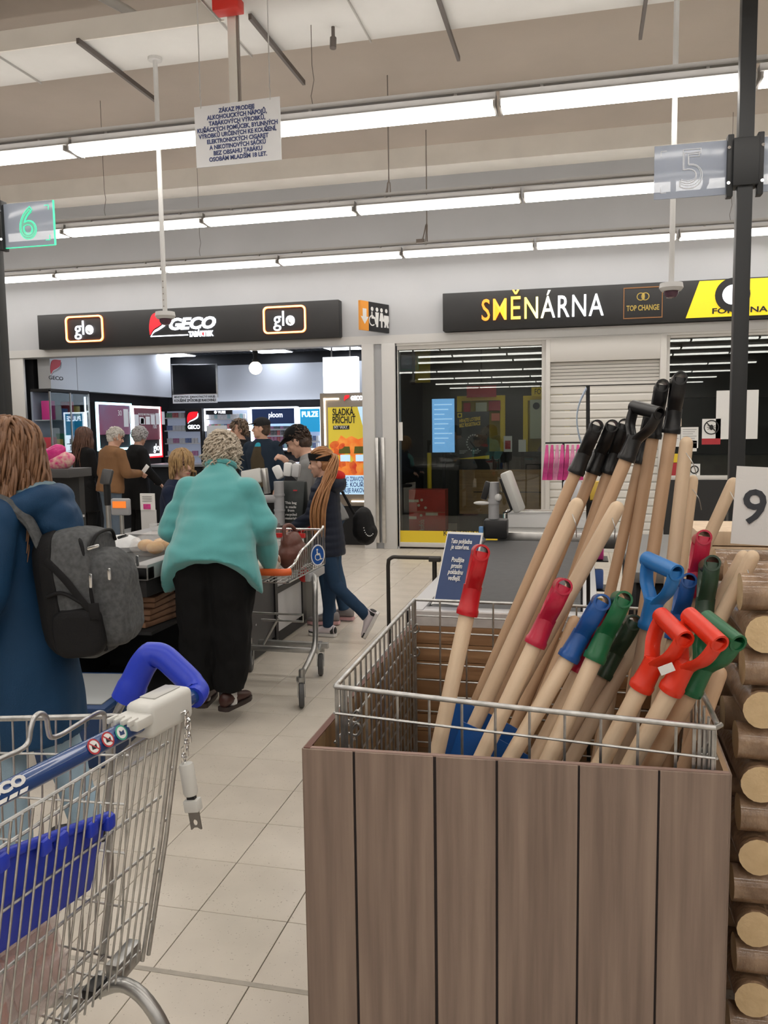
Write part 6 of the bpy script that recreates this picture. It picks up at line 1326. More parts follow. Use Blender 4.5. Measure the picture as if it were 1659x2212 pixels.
# packs in the trolley
m_meat = mat('meat_pink', (0.46, 0.13, 0.09), 0.3, col2=(0.62, 0.32, 0.26), vs=16, stretch=(1, 1, 3), coat=0.8, bump=0.3, bs=40)
m_tray = mat('clear_tray', (0.75, 0.65, 0.62), 0.15, alpha=0.35, spec=0.7)
for k, (x, y, z, rx, rz_) in enumerate(((-1.06, 1.13, 0.47, 4, 6), (-1.05, 1.15, 0.535, -6, -4), (-1.04, 1.13, 0.60, 8, 9), (-1.055, 1.14, 0.665, 3, -8), (-0.975, 1.08, 0.50, 99, 3), (-0.985, 1.235, 0.49, 99, -5))):
    t = thing('meat_pack', ('lowest clear pack of pink meat in the trolley', 'second lowest clear pack of pink meat in the trolley', 'second highest clear pack of pink meat in the trolley', 'topmost clear pack of pink meat in the trolley', 'upright pack of pink meat against the gate, nearer the viewer', 'upright pack of pink meat against the gate, nearer the coin lock')[k], 'meat pack', (x, y, z-0.026), R(rz_), 'meat packs in the trolley')
    if rx == 99: t.rotation_euler = (0, R(74), R(rz_)); t.location = (x, y, z+0.08); t.scale = (0.85, 0.42, 0.6)
    part(M().box(-0.11, 0.11, -0.16, 0.16, 0.004, 0.054), 'tray', m_tray, t, local=True, bevel=0.012)
    for j in range(4): part(M().sph((-0.0, -0.108+0.072*j, 0.030), (0.095, 0.040, 0.020), 14, 8), 'meat', m_meat, t, local=True)
t = thing('food_tub', 'clear tub with turquoise and pink lid at the left edge of the trolley', 'tub', (-1.22, 1.10, 0.43))
part(M().box(-1.30, -1.14, 1.0, 1.22, 0.44, 0.78), 'tub', m_tray, t, bevel=0.02)
part(M().box(-1.31, -1.13, 0.99, 1.23, 0.78, 0.80), 'lid', mat('lid_turquoise', (0.06, 0.42, 0.45), 0.35), t, bevel=0.008)
part(M().box(-1.27, -1.17, 1.03, 1.19, 0.80, 0.803), 'lid_label', pk[0], t, smooth=False)
# ---------------- second trolley for wheelchair users
c2 = thing('wheelchair_trolley', 'small shopping trolley with blue wheelchair sign between the woman in teal and the girl', 'trolley', (-1.75, 4.55, 0))
XR, XLf, YN, YFf = -1.55, -1.98, 4.22, 4.86
zr = lambda y: 0.80+0.125*((y-YN)/(YFf-YN))**1.3
RB = 0.70
for x in (XR, XLf):
    pts = [V((x, YN-0.02, 0.775)), V((x, YN+0.10, 0.79))]+[V((x, YN+0.10+0.11*k, zr(YN+0.10+0.11*k)+0.01)) for k in range(1, 5)]+[V((x, YFf-0.02, 0.925)), V((x, YFf, 0.915)), V((x, YFf, RB))]
    part(M().tube(bez(pts, 4), 0.0075, 10), 'side_rim', m_chrome, c2)
    m = M()
    for k in range(17):
        y = YN+0.03+0.0375*k; m.tube([(x, y, zr(y) if y > YN+0.1 else 0.785), (x-0.01*(1 if x > -1.7 else -1), y, RB-0.0)], 0.0024, 6)
    m.tube([(x, YN+0.2, 0.745), (x, YFf, 0.75)], 0.0024, 6); m.tube([(x, YN, RB), (x, YFf, RB)], 0.004, 8)
    o = part(m, 'side_wires', m_galv, c2); o['kind'] = 'stuff'
m = M()
for k in range(13): x = XLf+(XR-XLf)*k/12; m.tube([(x, YFf, 0.915), (x, YFf, RB), (x, YN, RB)], 0.0024, 6)
for k in range(8): m.tube([(XLf, YN+0.09*k, RB-0.003), (XR, YN+0.09*k, RB-0.003)], 0.0026, 6)
o = part(m, 'base_wires', m_galv, c2); o['kind'] = 'stuff'
part(M().tube([(XLf, YFf, 0.915), (XR, YFf, 0.915)], 0.0075, 10), 'front_rim', m_chrome, c2)
m_or = mat('handle_orange', (0.75, 0.13, 0.03), 0.4)
part(M().tube(bez([(XR+0.02, YN-0.02, 0.765), (XR-0.03, YN-0.05, 0.765), (-1.76, YN-0.055, 0.765), (XLf+0.03, YN-0.05, 0.765), (XLf-0.02, YN-0.02, 0.765)], 6), 0.020, 12), 'handle', m_or, c2)
sgn_ = part(M().box(XLf+0.01, XR-0.12, YFf-0.03, YFf-0.02, RB+0.02, 0.885), 'sign_board', p_white, c2, bevel=0.002)
part(M().box(XLf+0.0, XR-0.11, YFf-0.036, YFf-0.018, 0.865, 0.892).box(XLf, XLf+0.022, YFf-0.036, YFf-0.018, RB+0.01, 0.865).box(XLf, XR-0.11, YFf-0.036, YFf-0.018, RB+0.01, RB+0.02), 'sign_frame', mat('frame_red', (0.55, 0.03, 0.03), 0.4), c2, smooth=False)
def wheelchair(o, ex, ey, s, th=0.0014):
    m = M(); n = ex.cross(ey).normalized(); P = lambda x, y: o+ex*x*s+ey*y*s
    def poly(*q): m.prism([(x*s, y*s) for x, y in q], o, ex, ey, n, th)
    poly(*[(0.16*math.cos(i*PI/5)-0.1, 0.80+0.16*math.sin(i*PI/5)) for i in range(10)])
    poly((-0.2, 0.58), (-0.03, 0.58), (-0.01, 0.28), (0.36, 0.28), (0.36, 0.16), (-0.01, 0.16), (0.40, 0.12), (0.55, -0.55), (0.78, -0.5), (0.74, -0.66), (0.42, -0.72), (0.26, -0.02), (-0.18, -0.02))
    for i in range(16):
        a0, a1 = R(110+i*16), R(110+(i+1)*16)
        poly((0.52*math.cos(a0), -0.28+0.52*math.sin(a0)), (0.52*math.cos(a1), -0.28+0.52*math.sin(a1)), (0.40*math.cos(a1), -0.28+0.40*math.sin(a1)), (0.40*math.cos(a0), -0.28+0.40*math.sin(a0)))
    return m
for x, z in ((XLf+0.07, 0.835), (XLf+0.07, 0.755)): part(wheelchair(V((x, YFf-0.031, z)), EX, EZ, 0.030), 'symbol', p_black, sgn_, smooth=False)
part(M().prism([(0, 0), (0.03, 0.012), (0, 0.024)], (XLf+0.10, YFf-0.032, 0.82), EX, EZ, EY, 0.001), 'arrow', mat('print_green', (0.05, 0.25, 0.08), 0.5), sgn_, smooth=False)
for k in range(4): part(M().box(XLf+0.15, XR-0.15, YFf-0.031, YFf-0.030, 0.84-0.03*k, 0.842-0.03*k), 'print_line', m_grey, sgn_, smooth=False)
bc = V((XR+0.03, 4.64, 0.79)); SR = MX.Rotation(R(-42), 3, 'Z'); SX, SY = SR @ EX, SR @ EY
bsg = part(M().lathe([(0, 0), (0.048, 0), (0.048, 0.004), (0, 0.004)], bc, 24, SR @ MX.Rotation(R(90), 3, 'Y') @ MX.Diagonal((1.35, 1, 1)).to_3x3()), 'round_sign', mat('sign_cobalt', (0.02, 0.09, 0.35), 0.35), c2)
part(flatring(M(), bc+SX*0.0045, SY, EZ, [(0.047*math.cos(i*PI/12), 0.0635*math.sin(i*PI/12)) for i in range(24)], [(0.041*math.cos(i*PI/12), 0.056*math.sin(i*PI/12)) for i in range(24)], SX, 0.0012), 'sign_ring', p_white, bsg)
part(wheelchair(bc+SX*0.0045, SY, EZ, 0.040), 'symbol', p_white, bsg, smooth=False)
part(M().box(XR-0.02, XR+0.01, 4.55, YFf-0.02, RB-0.055, RB-0.008), 'side_plate', MATS['post_grey'], c2, bevel=0.004)
part(M().sph((XR-0.10, YFf-0.10, RB-0.05), (0.035, 0.02, 0.05)), 'red_tag', MATS['frame_red'], c2)
# frame: hoop legs, lower frame, wheels
for x in (XR+0.03, XLf-0.01):
    part(M().tube(bez([(x-0.05, 4.62, RB-0.03), (x-0.01, 4.60, RB-0.035), (x+0.01, 4.55, RB-0.09), (x+0.015, 4.53, 0.5), (x+0.02, 4.50, 0.30), (x+0.02, 4.40, 0.23), (x+0.02, 4.27, 0.185)], 5), 0.0165, 12), 'frame_tube', m_tubem, c2)
    part(M().cyl((x+0.02, 4.26, 0.13), (x+0.02, 4.26, 0.21), 0.017, n=12), 'front_socket', m_tubem, c2)
    wheel(c2, (x+0.02, 4.24, 0.069), R(20), 0.069, 0.155)
    wheel(c2, (x-0.06, 4.84, 0.069), R(15), 0.069, 0.160)
    part(M().tube(bez([(x+0.018, 4.50, 0.28), (x-0.02, 4.66, 0.20), (x-0.06, 4.84, 0.20)], 5), 0.013, 10), 'rear_tube', m_tubem, c2)
part(M().box(XLf+0.0, XR+0.03, 4.80, 4.83, 0.18, 0.215), 'cross_bar', m_tubem, c2, bevel=0.003)
part(M().box(XLf, XR+0.04, 4.47, 4.50, 0.24, 0.27), 'cross_bar', m_tubem, c2, bevel=0.003)
part(M().tube([(XLf+0.06, 4.5, 0.46), (XR-0.02, 4.5, 0.46), (XR-0.02, 4.5, 0.42), (XLf+0.15, 4.5, 0.42)], 0.007, 8), 'rear_rack', m_tubem, c2)
part(M().tube([(-1.72, 4.5, 0.44), (-1.85, 4.52, 0.235)], 0.009, 8), 'brace', m_tubem, c2)
part(M().tube(bez([(XLf-0.02, 4.6, 0.66), (XLf-0.02, 4.55, 0.45), (XLf-0.03, 4.3, 0.33), (XLf-0.02, 4.26, 0.2)], 5), 0.012, 10), 'frame_tube', m_tubem, c2)
# handbag and paper in it
hbag = thing('handbag', 'brown leather handbag lying in the wheelchair trolley', 'handbag', (-1.68, 4.68, RB))
m_lea = mat('leather_brown', (0.12, 0.042, 0.03), 0.45, var=0.2, vs=8, bump=0.3, bs=35)
blob('bag_body', M().sph((-1.68, 4.66, 0.79), (0.085, 0.14, 0.10)).sph((-1.68, 4.64, 0.86), (0.06, 0.10, 0.07)).sph((-1.69, 4.72, 0.76), (0.08, 0.10, 0.06)), m_lea, hbag, 0.008, 5, 0.005, (12, 12, 12), local=False)
part(M().tube(bez([(-1.69, 4.56, 0.88), (-1.70, 4.58, 0.96), (-1.68, 4.66, 0.955), (-1.66, 4.74, 0.86)], 6), 0.012, 8), 'strap', m_lea, hbag)
solo(M().obox((-1.80, 4.42, RB+0.055), (0.20, 0.22, 0.09), MX.Rotation(R(12), 3, 'X')), 'cloth_bag', mat('cloth_cream', (0.58, 0.54, 0.46), 0.8, bump=0.5, bs=25), 'cream cloth lying in the near end of the wheelchair trolley', 'cloth', bevel=0.03, seg=3)
# ================================================================== people
SKIN = mat('skin_fair', (0.56, 0.33, 0.24), 0.5, var=0.06, vs=12)
m_eye = mat('eye_dark', (0.02, 0.015, 0.012), 0.15)
m_lip = mat('lip', (0.42, 0.15, 0.13), 0.45)
def hand(m, w, d, n, s=1.0, side=1, curl=0.5):
    """palm, four fingers and a thumb at wrist w pointing along d, n = back of the hand"""
    d = d.normalized(); n = (n-d*n.dot(d)).normalized(); a = d.cross(n)*side
    rot = MX((a, d, n)).transposed()
    m.sph(w+d*0.045*s, (0.040*s, 0.050*s, 0.017*s), 12, 8, rot); m.capsule(w-d*0.04*s, w+d*0.02*s, 0.026*s, 0.024*s)
    for k, (o, L) in enumerate(((-0.029, 0.060), (-0.010, 0.070), (0.010, 0.066), (0.029, 0.052))):
        b = w+d*0.084*s+a*o*s; c1 = (d*math.cos(curl)-n*math.sin(curl)); p1 = b+c1*L*0.55*s; c2 = (d*math.cos(curl*2.2)-n*math.sin(curl*2.2)); p2 = p1+c2*L*0.5*s
        m.capsule(b-d*0.02*s, p1, 0.0095*s, 0.0088*s, 8); m.capsule(p1, p2, 0.0088*s, 0.0072*s, 8)
    b = w+d*0.025*s-a*0.034*s; p1 = b+(d*0.7-a*0.6-n*0.3).normalized()*0.038*s; m.capsule(b, p1, 0.0125*s, 0.0105*s, 8); m.capsule(p1, p1+(d*0.9-a*0.1-n*0.4).normalized()*0.030*s, 0.0105*s, 0.0085*s, 8)
def headprims(m, Hm, s):
    """skull, jaw, nose, brow, lips, ears and neck stub; face towards +Y of Hm"""
    T = lambda *p: Hm @ (V(p)*s); q = Hm.to_3x3()
    e = lambda c, r: m.sph(T(*c), tuple(x*s for x in r), 16, 10, q)
    e((0, -0.012, 0.028), (0.074, 0.094, 0.092)); e((0, 0.022, -0.030), (0.060, 0.066, 0.082)); e((0, 0.040, -0.075), (0.042, 0.042, 0.034))
    e((0, 0.066, -0.096), (0.023, 0.018, 0.018)); e((0, 0.060, 0.030), (0.052, 0.024, 0.020)); e((0, 0.068, -0.002), (0.045, 0.018, 0.03))
    for sx in (-1, 1): e((sx*0.036, 0.052, -0.026), (0.022, 0.024, 0.020)); e((sx*0.075, -0.006, -0.012), (0.010, 0.020, 0.032))
    m.capsule(T(0, 0.083, 0.012), T(0, 0.104, -0.024), 0.0085*s, 0.0135*s, 8); e((0, 0.091, -0.030), (0.017, 0.013, 0.009))
    e((0, 0.081, -0.058), (0.023, 0.012, 0.0075)); e((0, 0.079, -0.069), (0.020, 0.012, 0.008))
def locks(parent, Hm, s, material, n, length, r=0.006, seed=1, drift=V((0, 0, 0)), wave=0.01, faceout=0.30, tie=None, infl=1.10, low=100, name='hair', top=0, floor=None, jit=0.35, zfront=0.45):
    """head of hair as tapering locks that slide down the skull and then hang"""
    rr = random.Random(seed); m = M(); c = V((0, -0.012, 0.028)); rad = V((0.076, 0.096, 0.094)); R3 = Hm.to_3x3(); iv = R3.inverted(); gdir = (iv @ V((0, 0, -1))).normalized()
    for k in range(n):
        for _ in range(60):
            th = R(rr.uniform(top, low)); ph = rr.uniform(0, 2*PI); d = V((math.sin(th)*math.cos(ph), math.sin(th)*math.sin(ph), math.cos(th)))
            if not (d.y > faceout and d.z < zfront): break
        p = c+V((d.x*rad.x, d.y*rad.y, d.z*rad.z))*1.02; L = length*rr.uniform(0.75, 1.1); st = L/11; pts = [p*s]; phs = rr.uniform(0, 6); fr_ = rr.uniform(0.7, 1.5)
        side_ = V((rr.uniform(-1, 1), rr.uniform(-1, 1), 0))*jit; cur = infl*rr.uniform(0.97, 1.06); tied = False
        for i in range(11):
            v = gdir+side_*0.25+(drift if i > 3 else V((0, 0, 0)))
            if tie is not None and not tied:
                v = (tie-p)
                if v.length < st*1.3: tied = True; p = tie+V((rr.uniform(-1, 1), rr.uniform(-1, 1), rr.uniform(-1, 1)))*0.012; v = gdir
                else: v = v.normalized()+gdir*0.05
            elif tied: v = gdir+drift+side_*0.35
            p = p+v.normalized()*st
            e = V(((p.x-c.x)/rad.x, (p.y-c.y)/rad.y, (p.z-c.z)/rad.z))
            if e.length < cur and not tied: e = e.normalized()*cur; p = c+V((e.x*rad.x, e.y*rad.y, e.z*rad.z))
            if p.z < -0.04 and not tied and abs(p.x) < 0.062 and p.y > -0.06: p.x = 0.064*(1 if p.x > 0 else -1)
            w_ = wave*min(1, i/4); pts.append((p+V((math.sin(i*fr_+phs), math.cos(i*fr_*0.9+phs), 0))*w_)*s)
        R_ = r*s; m.tube([Hm @ q_ for q_ in pts], [R_*0.9]+[R_*1.1]*5+[R_]*3+[R_*0.75, R_*0.5, R_*0.2], 5)
    return part(m, name, material, parent, local=True, ang=80)
def shoe(parent, ankle, toe, s, upper, sole, trim=None, pitch=0.0):
    d = V((math.sin(R(toe)), math.cos(R(toe)), 0)); a = V((d.y, -d.x, 0)); base = V((ankle.x, ankle.y, 0))
    dz = ankle.z-0.085*s
    m = M(); P = lambda f, x, z: base+d*f*s+a*x*s+V((0, 0, z*s))
    ring = lambda f, w, h, z0: [P(f, w*math.cos(t), z0+h*(0.5+0.5*math.sin(t))) for t in [2*PI*k/14 for k in range(14)]]
    m.loft([ring(-0.075, 0.018, 0.05, 0.022), ring(-0.065, 0.034, 0.078, 0.018), ring(-0.02, 0.040, 0.092, 0.016), ring(0.03, 0.040, 0.082, 0.016), ring(0.08, 0.044, 0.060, 0.016), ring(0.13, 0.044, 0.046, 0.016), ring(0.165, 0.034, 0.036, 0.018), ring(0.182, 0.014, 0.022, 0.022)])
    so = M(); out = [(-0.08, 0.02), (-0.07, 0.036), (0.0, 0.040), (0.08, 0.047), (0.14, 0.045), (0.178, 0.030), (0.19, 0.0)]
    poly = [(f, w) for f, w in out]+[(f, -w) for f, w in out[::-1][1:]]
    so.prism([(f*s, w*s) for f, w in poly], base, d, a, EZ, 0.024*s)
    tm_ = M()
    if trim:
        tm_.loft([ring(0.128, 0.0465, 0.030, 0.018), ring(0.167, 0.0365, 0.028, 0.018), ring(0.185, 0.015, 0.024, 0.02)]); tm_.loft([ring(-0.078, 0.020, 0.05, 0.024), ring(-0.060, 0.037, 0.078, 0.02), ring(-0.035, 0.0405, 0.06, 0.018)])
    X = MX.Translation(V((ankle.x, ankle.y, ankle.z))) @ MX.Rotation(R(pitch), 4, a) @ MX.Translation(-V((ankle.x, ankle.y, 0.085*s)))
    for q in (m, so, tm_): q.xf(X)
    o = part(m, 'shoe', upper, parent, local=True, ang=70)
    W = so.xf(MX.Identity(4)); part(W, 'sole', sole, parent, local=True, ang=50).parent = o
    if trim: part(tm_, 'shoe_trim', trim, parent, local=True, ang=70).parent = o
    return o
RINGS = [(-0.08, .165, .125, 0), (0, .165, .125, 0), (.12, .148, .110, 0), (.25, .165, .118, .005), (.36, .182, .118, 0), (.44, .170, .100, -.008), (.49, .115, .082, -.015), (.525, .068, .064, -.015)]
def person(label, loc, rz, H, top, bottom, skin=SKIN, lean=0, girth=1.0, head=(0, 0), hipz=None, legs=None, arms=None, vox=0.007, rings=None, hands=True, sleeve=(.062, .055, .046), legr=(.098, .072, .058), shoes=None, amp=0.006, post=None, topname='jacket', botname='trousers', handn=None, curl=0.5, headfwd=0.02, sc=(7, 7, 4), headlift=0.0, cuff=-0.005, shz=0.42):
    s = H/1.70; t = thing('person', label, 'person', loc, R(rz)); hz = (0.90*s if hipz is None else hipz)
    Tm = MX.Translation((0, 0, hz)) @ MX.Rotation(R(-lean), 4, 'X'); Tt = lambda x, y, z: Tm @ V((x*s, y*s, z*s))
    rg = rings or RINGS
    def torso(k):
        return [[Tt(a*girth*k*math.cos(u), yo+b*girth*k*math.sin(u), z) for u in [2*PI*i/24 for i in range(24)]] for z, a, b, yo in rg]
    legs = legs or [((.085, 0, 0), (.09, .02, -.42), (.09, -.02, -.81), 8), ((-.085, 0, 0), (-.09, .02, -.42), (-.09, -.02, -.81), -8)]
    L = []
    for h_, k_, a_, toe in legs: L.append((V((h_[0]*s, h_[1]*s, hz+h_[2]*s)), V((k_[0]*s, k_[1]*s, hz+k_[2]*s)), V((a_[0]*s, a_[1]*s, hz+a_[2]*s)), toe))
    sh = [Tt(.160*girth**0.5, -.01, shz), Tt(-.160*girth**0.5, -.01, shz)]
    A = []
    arms = arms or [((.21, .02, .18), (.22, .12, -.05)), ((-.21, .02, .18), (-.22, .12, -.05))]
    for i, (e_, w_) in enumerate(arms): A.append((sh[i], Tm @ (V(e_)*s), Tm @ (V(w_)*s)))
    nb = Tt(0, -.012, .505); Hc = Tt(0, headfwd, .645+headlift)
    Hm = MX.Translation(Hc) @ MX.Rotation(R(-lean*0.35), 4, 'X') @ MX.Rotation(R(head[0]), 4, 'Z') @ MX.Rotation(R(-head[1]), 4, 'X')
    hs = 1.0*(0.25+0.75*s)
    # body: one continuous mesh
    b = M().loft([r_ for r_, q_ in zip(torso(0.84), rg) if q_[0] > 0.0]); headprims(b, Hm, hs); b.capsule(nb-V((0, 0, .02)), Hm @ V((0, -.02, -.07)), 0.054*s, 0.050*s)
    for (hp, kn, an, toe) in L: b.capsule(hp, kn, 0.07*s, 0.048*s); b.capsule(kn, an, 0.046*s, 0.034*s)
    for i, (a0, a1, a2) in enumerate(A):
        b.capsule(a0, a1, 0.044*s, 0.037*s); b.capsule(a1, a2, 0.036*s, 0.025*s)
        if hands: hand(b, a2, (a2-a1), (handn[i] if handn else V((0, 0, 1))), s, 1 if i else -1, curl)
    blob('body', b, skin, t, vox, 2, fac=0.4)
    # top
    c = M().loft(torso(1.0))
    for i, (a0, a1, a2) in enumerate(A):
        w_ = a2-(a2-a1).normalized()*0.02; c.sph(a0, sleeve[0]*s*1.08); c.capsule(a0, a1, sleeve[0]*s, sleeve[1]*s); c.capsule(a1, w_, sleeve[1]*s, sleeve[2]*s)
    tp_ = blob(topname, c, top, t, vox*1.25, 5, amp, sc, seed=loc[0], post=post)
    d_ = M().sph((0, 0, hz+0.0), (.160*girth*s, .122*girth*s, .13*s), 20, 12)
    for (hp, kn, an, toe) in L: d_.capsule(hp-V((0, 0, 0.02)), kn, legr[0]*s, legr[1]*s); d_.sph(kn, legr[1]*s); d_.cyl(kn, an+(kn-an).normalized()*cuff*s, legr[1]*s, legr[2]*s, 16)
    blob(botname, d_, bottom, t, vox*1.25, 5, amp, (9, 9, 6), seed=loc[1])
    if shoes:
        for (hp, kn, an, toe), pt in zip(L, shoes.get('pitch', (0, 0))): shoe(t, an, toe, s, shoes['upper'], shoes['sole'], shoes.get('trim'), pt)
    T = lambda *p: Hm @ (V(p)*hs)
    for sx in (-1, 1):
        part(M().sph(T(sx*0.031, 0.0775, 0.010), 0.0105*hs, 10, 7), 'eye', m_eye, t, local=True)
        part(M().tube([T(sx*0.014, 0.086, 0.030), T(sx*0.032, 0.084, 0.035), T(sx*0.048, 0.074, 0.029)], 0.0042*hs, 6), 'eyebrow', mat('brow', (0.07, 0.04, 0.025), 0.7), t, local=True)
    part(M().sph(T(0, 0.0885, -0.0632), (0.020*hs, 0.006*hs, 0.0068*hs), 12, 7, Hm.to_3x3()), 'lips', m_lip, t, local=True)
    return t, Hm, hs, Tt, s
h_brown = mat('hair_brown', (0.14, 0.066, 0.033), 0.45, col2=(0.27, 0.14, 0.072), vs=30, stretch=(1, 1, 0.2))
h_dark = mat('hair_dark', (0.035, 0.02, 0.015), 0.45, col2=(0.07, 0.04, 0.025), vs=30)
h_ginger = mat('hair_ginger', (0.30, 0.135, 0.055), 0.45, col2=(0.42, 0.21, 0.09), vs=40, stretch=(1, 1, 0.3))
h_blond = mat('hair_blond', (0.42, 0.27, 0.12), 0.5, col2=(0.24, 0.14, 0.06), vs=40)
h_grey = mat('hair_greyblond', (0.56, 0.49, 0.40), 0.6, col2=(0.36, 0.30, 0.23), vs=40)
h_white = mat('hair_white', (0.62, 0.59, 0.55), 0.6, col2=(0.48, 0.45, 0.41), vs=40)
h_silver = mat('hair_silver', (0.42, 0.41, 0.41), 0.6, col2=(0.30, 0.29, 0.29), vs=40)
def fabric(n, c, rough=0.85, var=0.10, vs=6, bs=220, bump=0.10, sheen=0.0): return mat(n, c, rough, spec=0.25, var=var, vs=vs, bump=bump, bs=bs, sheen=sheen)
f_black = fabric('wool_black', (0.0065, 0.0065, 0.007)); f_navy = fabric('jacket_navy', (0.010, 0.044, 0.105), 0.6); f_jean = fabric('denim_light', (0.30, 0.42, 0.52)); f_jean2 = fabric('denim_dark', (0.035, 0.075, 0.14))
f_teal = fabric('fleece_teal', (0.105, 0.375, 0.378), 0.95, 0.05, 5, 300, 0.12, 0.4); f_brown = fabric('jacket_brown', (0.20, 0.105, 0.05)); f_grey = fabric('sweat_grey', (0.22, 0.22, 0.22)); f_puff = fabric('puffer_navy', (0.014, 0.018, 0.032), 0.5)
f_dn = fabric('cardigan_navy', (0.010, 0.016, 0.038)); m_sole = mat('sole_white', (0.66, 0.64, 0.62), 0.6); m_soled = mat('sole_dark', (0.03, 0.02, 0.018), 0.6); m_shoeblack = mat('shoe_black', (0.012, 0.012, 0.013), 0.4)
m_loafer = mat('loafer_brown', (0.055, 0.022, 0.018), 0.4); m_sock = fabric('sock_white', (0.62, 0.61, 0.6)); m_snw = mat('sneaker_white', (0.62, 0.56, 0.60), 0.5)
def cap_hair(t, Hm, s, material, amp=0.008, lowz=-0.05, grow=1.07):
    """close layer of hair over the skull so that no scalp shows"""
    m = M(); q = Hm.to_3x3(); m.sph(Hm @ (V((0, -0.016, 0.034))*s), (0.076*grow*s, 0.094*grow*s, 0.090*grow*s), 20, 12, q); m.sph(Hm @ (V((0, -0.045, -0.02))*s), (0.066*grow*s, 0.062*grow*s, 0.075*s), 16, 10, q)
    def post(co):
        l = (Hm.inverted() @ co)/s
        if l.y > 0.02 and l.z < 0.055+(l.y-0.02)*0.3: l.y = 0.02+(l.y-0.02)*0.15; l.x *= 0.93
        return Hm @ (l*s)
    return blob('hair_base', m, material, t, 0.007, 2, amp, (60, 60, 60), post=post)
# ---- 1 woman in blue parka with backpack, walking left
p1 = at(40, 1000, Y=2.52)
legs1 = [((.08, 0, 0), (.085, -.04, -.42), (.085, -.16, -.81), 8), ((-.08, 0, 0), (-.085, .08, -.42), (-.09, .05, -.81), -6)]
rg1 = [(-.42, .215, .180, 0), (-.28, .20, .172, 0), (-.1, .19, .155, 0), (.05, .17, .14, 0), (.18, .17, .135, 0), (.32, .195, .14, 0), (.42, .185, .12, -.005), (.48, .125, .10, -.015), (.52, .085, .08, -.015)]
t, Hm, hs, Tt, s = person('woman in a blue parka with a grey backpack at the left edge', (p1.x, 2.52, 0), 97, 1.60, f_navy, f_jean, lean=2, rings=rg1, legs=legs1, arms=[((.25, .0, .17), (.24, .14, -.06)), ((-.25, .0, .17), (-.24, .14, -.06))], sleeve=(.084, .076, .062), legr=(.080, .074, .066), head=(4, 2), shoes=dict(upper=m_shoeblack, sole=m_sole), amp=0.014, sc=(6, 6, 3), topname='parka', botname='jeans', vox=0.008)
cap_hair(t, Hm, hs, h_brown, 0.004)
locks(t, Hm, hs, h_brown, 340, 0.46, 0.0065, 3, V((-0.14, -0.10, 0)), 0.014, jit=0.4, infl=1.16)
hd = M().tube([Tt(.105*math.cos(a), -.06+.085*math.sin(a), .445-.035*math.sin(a)) for a in [R(q) for q in range(-200, 21, 20)]], [0.040]+[0.055]*10+[0.040], 12)
hd.sph(Tt(0, -.15, .40), (.105, .085, .085)); hd.sph(Tt(0, -.185, .36), (.085, .06, .08))
blob('hood', hd, f_navy, t, 0.010, 5, 0.010, (10, 10, 10))
blob('hood_lining', M().tube([Tt(.085*math.cos(a), -.055+.07*math.sin(a), .485-.03*math.sin(a)) for a in [R(q) for q in range(-180, 1, 20)]], 0.030, 10).sph(Tt(0, -.125, .455), (.075, .05, .045)), fabric('lining_greyblue', (0.16, 0.23, 0.27)), t, 0.009, 3, 0.004, (20, 20, 20))
# backpack: worn by her, a thing of its own
bp = thing('backpack', 'grey backpack with black side mesh worn by the woman in the blue parka', 'backpack', Tt(0, -.30, .05)+V((0, 0, 0)), 0)
bp.location = MX.Translation((p1.x, 2.52, 0)) @ MX.Rotation(R(97), 4, 'Z') @ Tt(-.02, -.175, .135); bp.rotation_euler = (R(-6), 0, R(97+4))
f_pack = fabric('pack_grey', (0.088, 0.092, 0.096), 0.9, 0.22, 60, 300); f_packb = fabric('pack_black', (0.010, 0.010, 0.011), 0.7)
def sring(y, w, h, zc, p=0.45, n=28, xo=0.0):
    out = []
    for i in range(n):
        a = 2*PI*i/n; c_, s_ = math.cos(a), math.sin(a); out.append(V((xo+w*math.copysign(abs(c_)**p, c_), y, zc+h*math.copysign(abs(s_)**p, s_))))
    return out
BPs = [(0.03, .10, .18, 0.0), (0.0, .135, .215, 0.0), (-.05, .145, .225, -.002), (-.10, .145, .222, -.006), (-.15, .138, .205, -.012)]
blob('pack_body', M().loft([sring(*r_) for r_ in BPs]), f_pack, bp, 0.009, 4, 0.007, (9, 9, 9))
blob('front_pocket', M().loft([sring(-.13, .125, .17, -.03), sring(-.18, .122, .165, -.035), sring(-.215, .11, .145, -.045), sring(-.235, .08, .10, -.055)]), f_pack, bp, 0.008, 4, 0.006, (12, 12, 12))
blob('back_pad', M().loft([sring(0.055, .11, .185, 0), sring(0.02, .138, .214, 0), sring(-0.03, .1475, .226, 0), sring(-.035, .12, .20, 0)]), f_packb, bp, 0.009, 3)
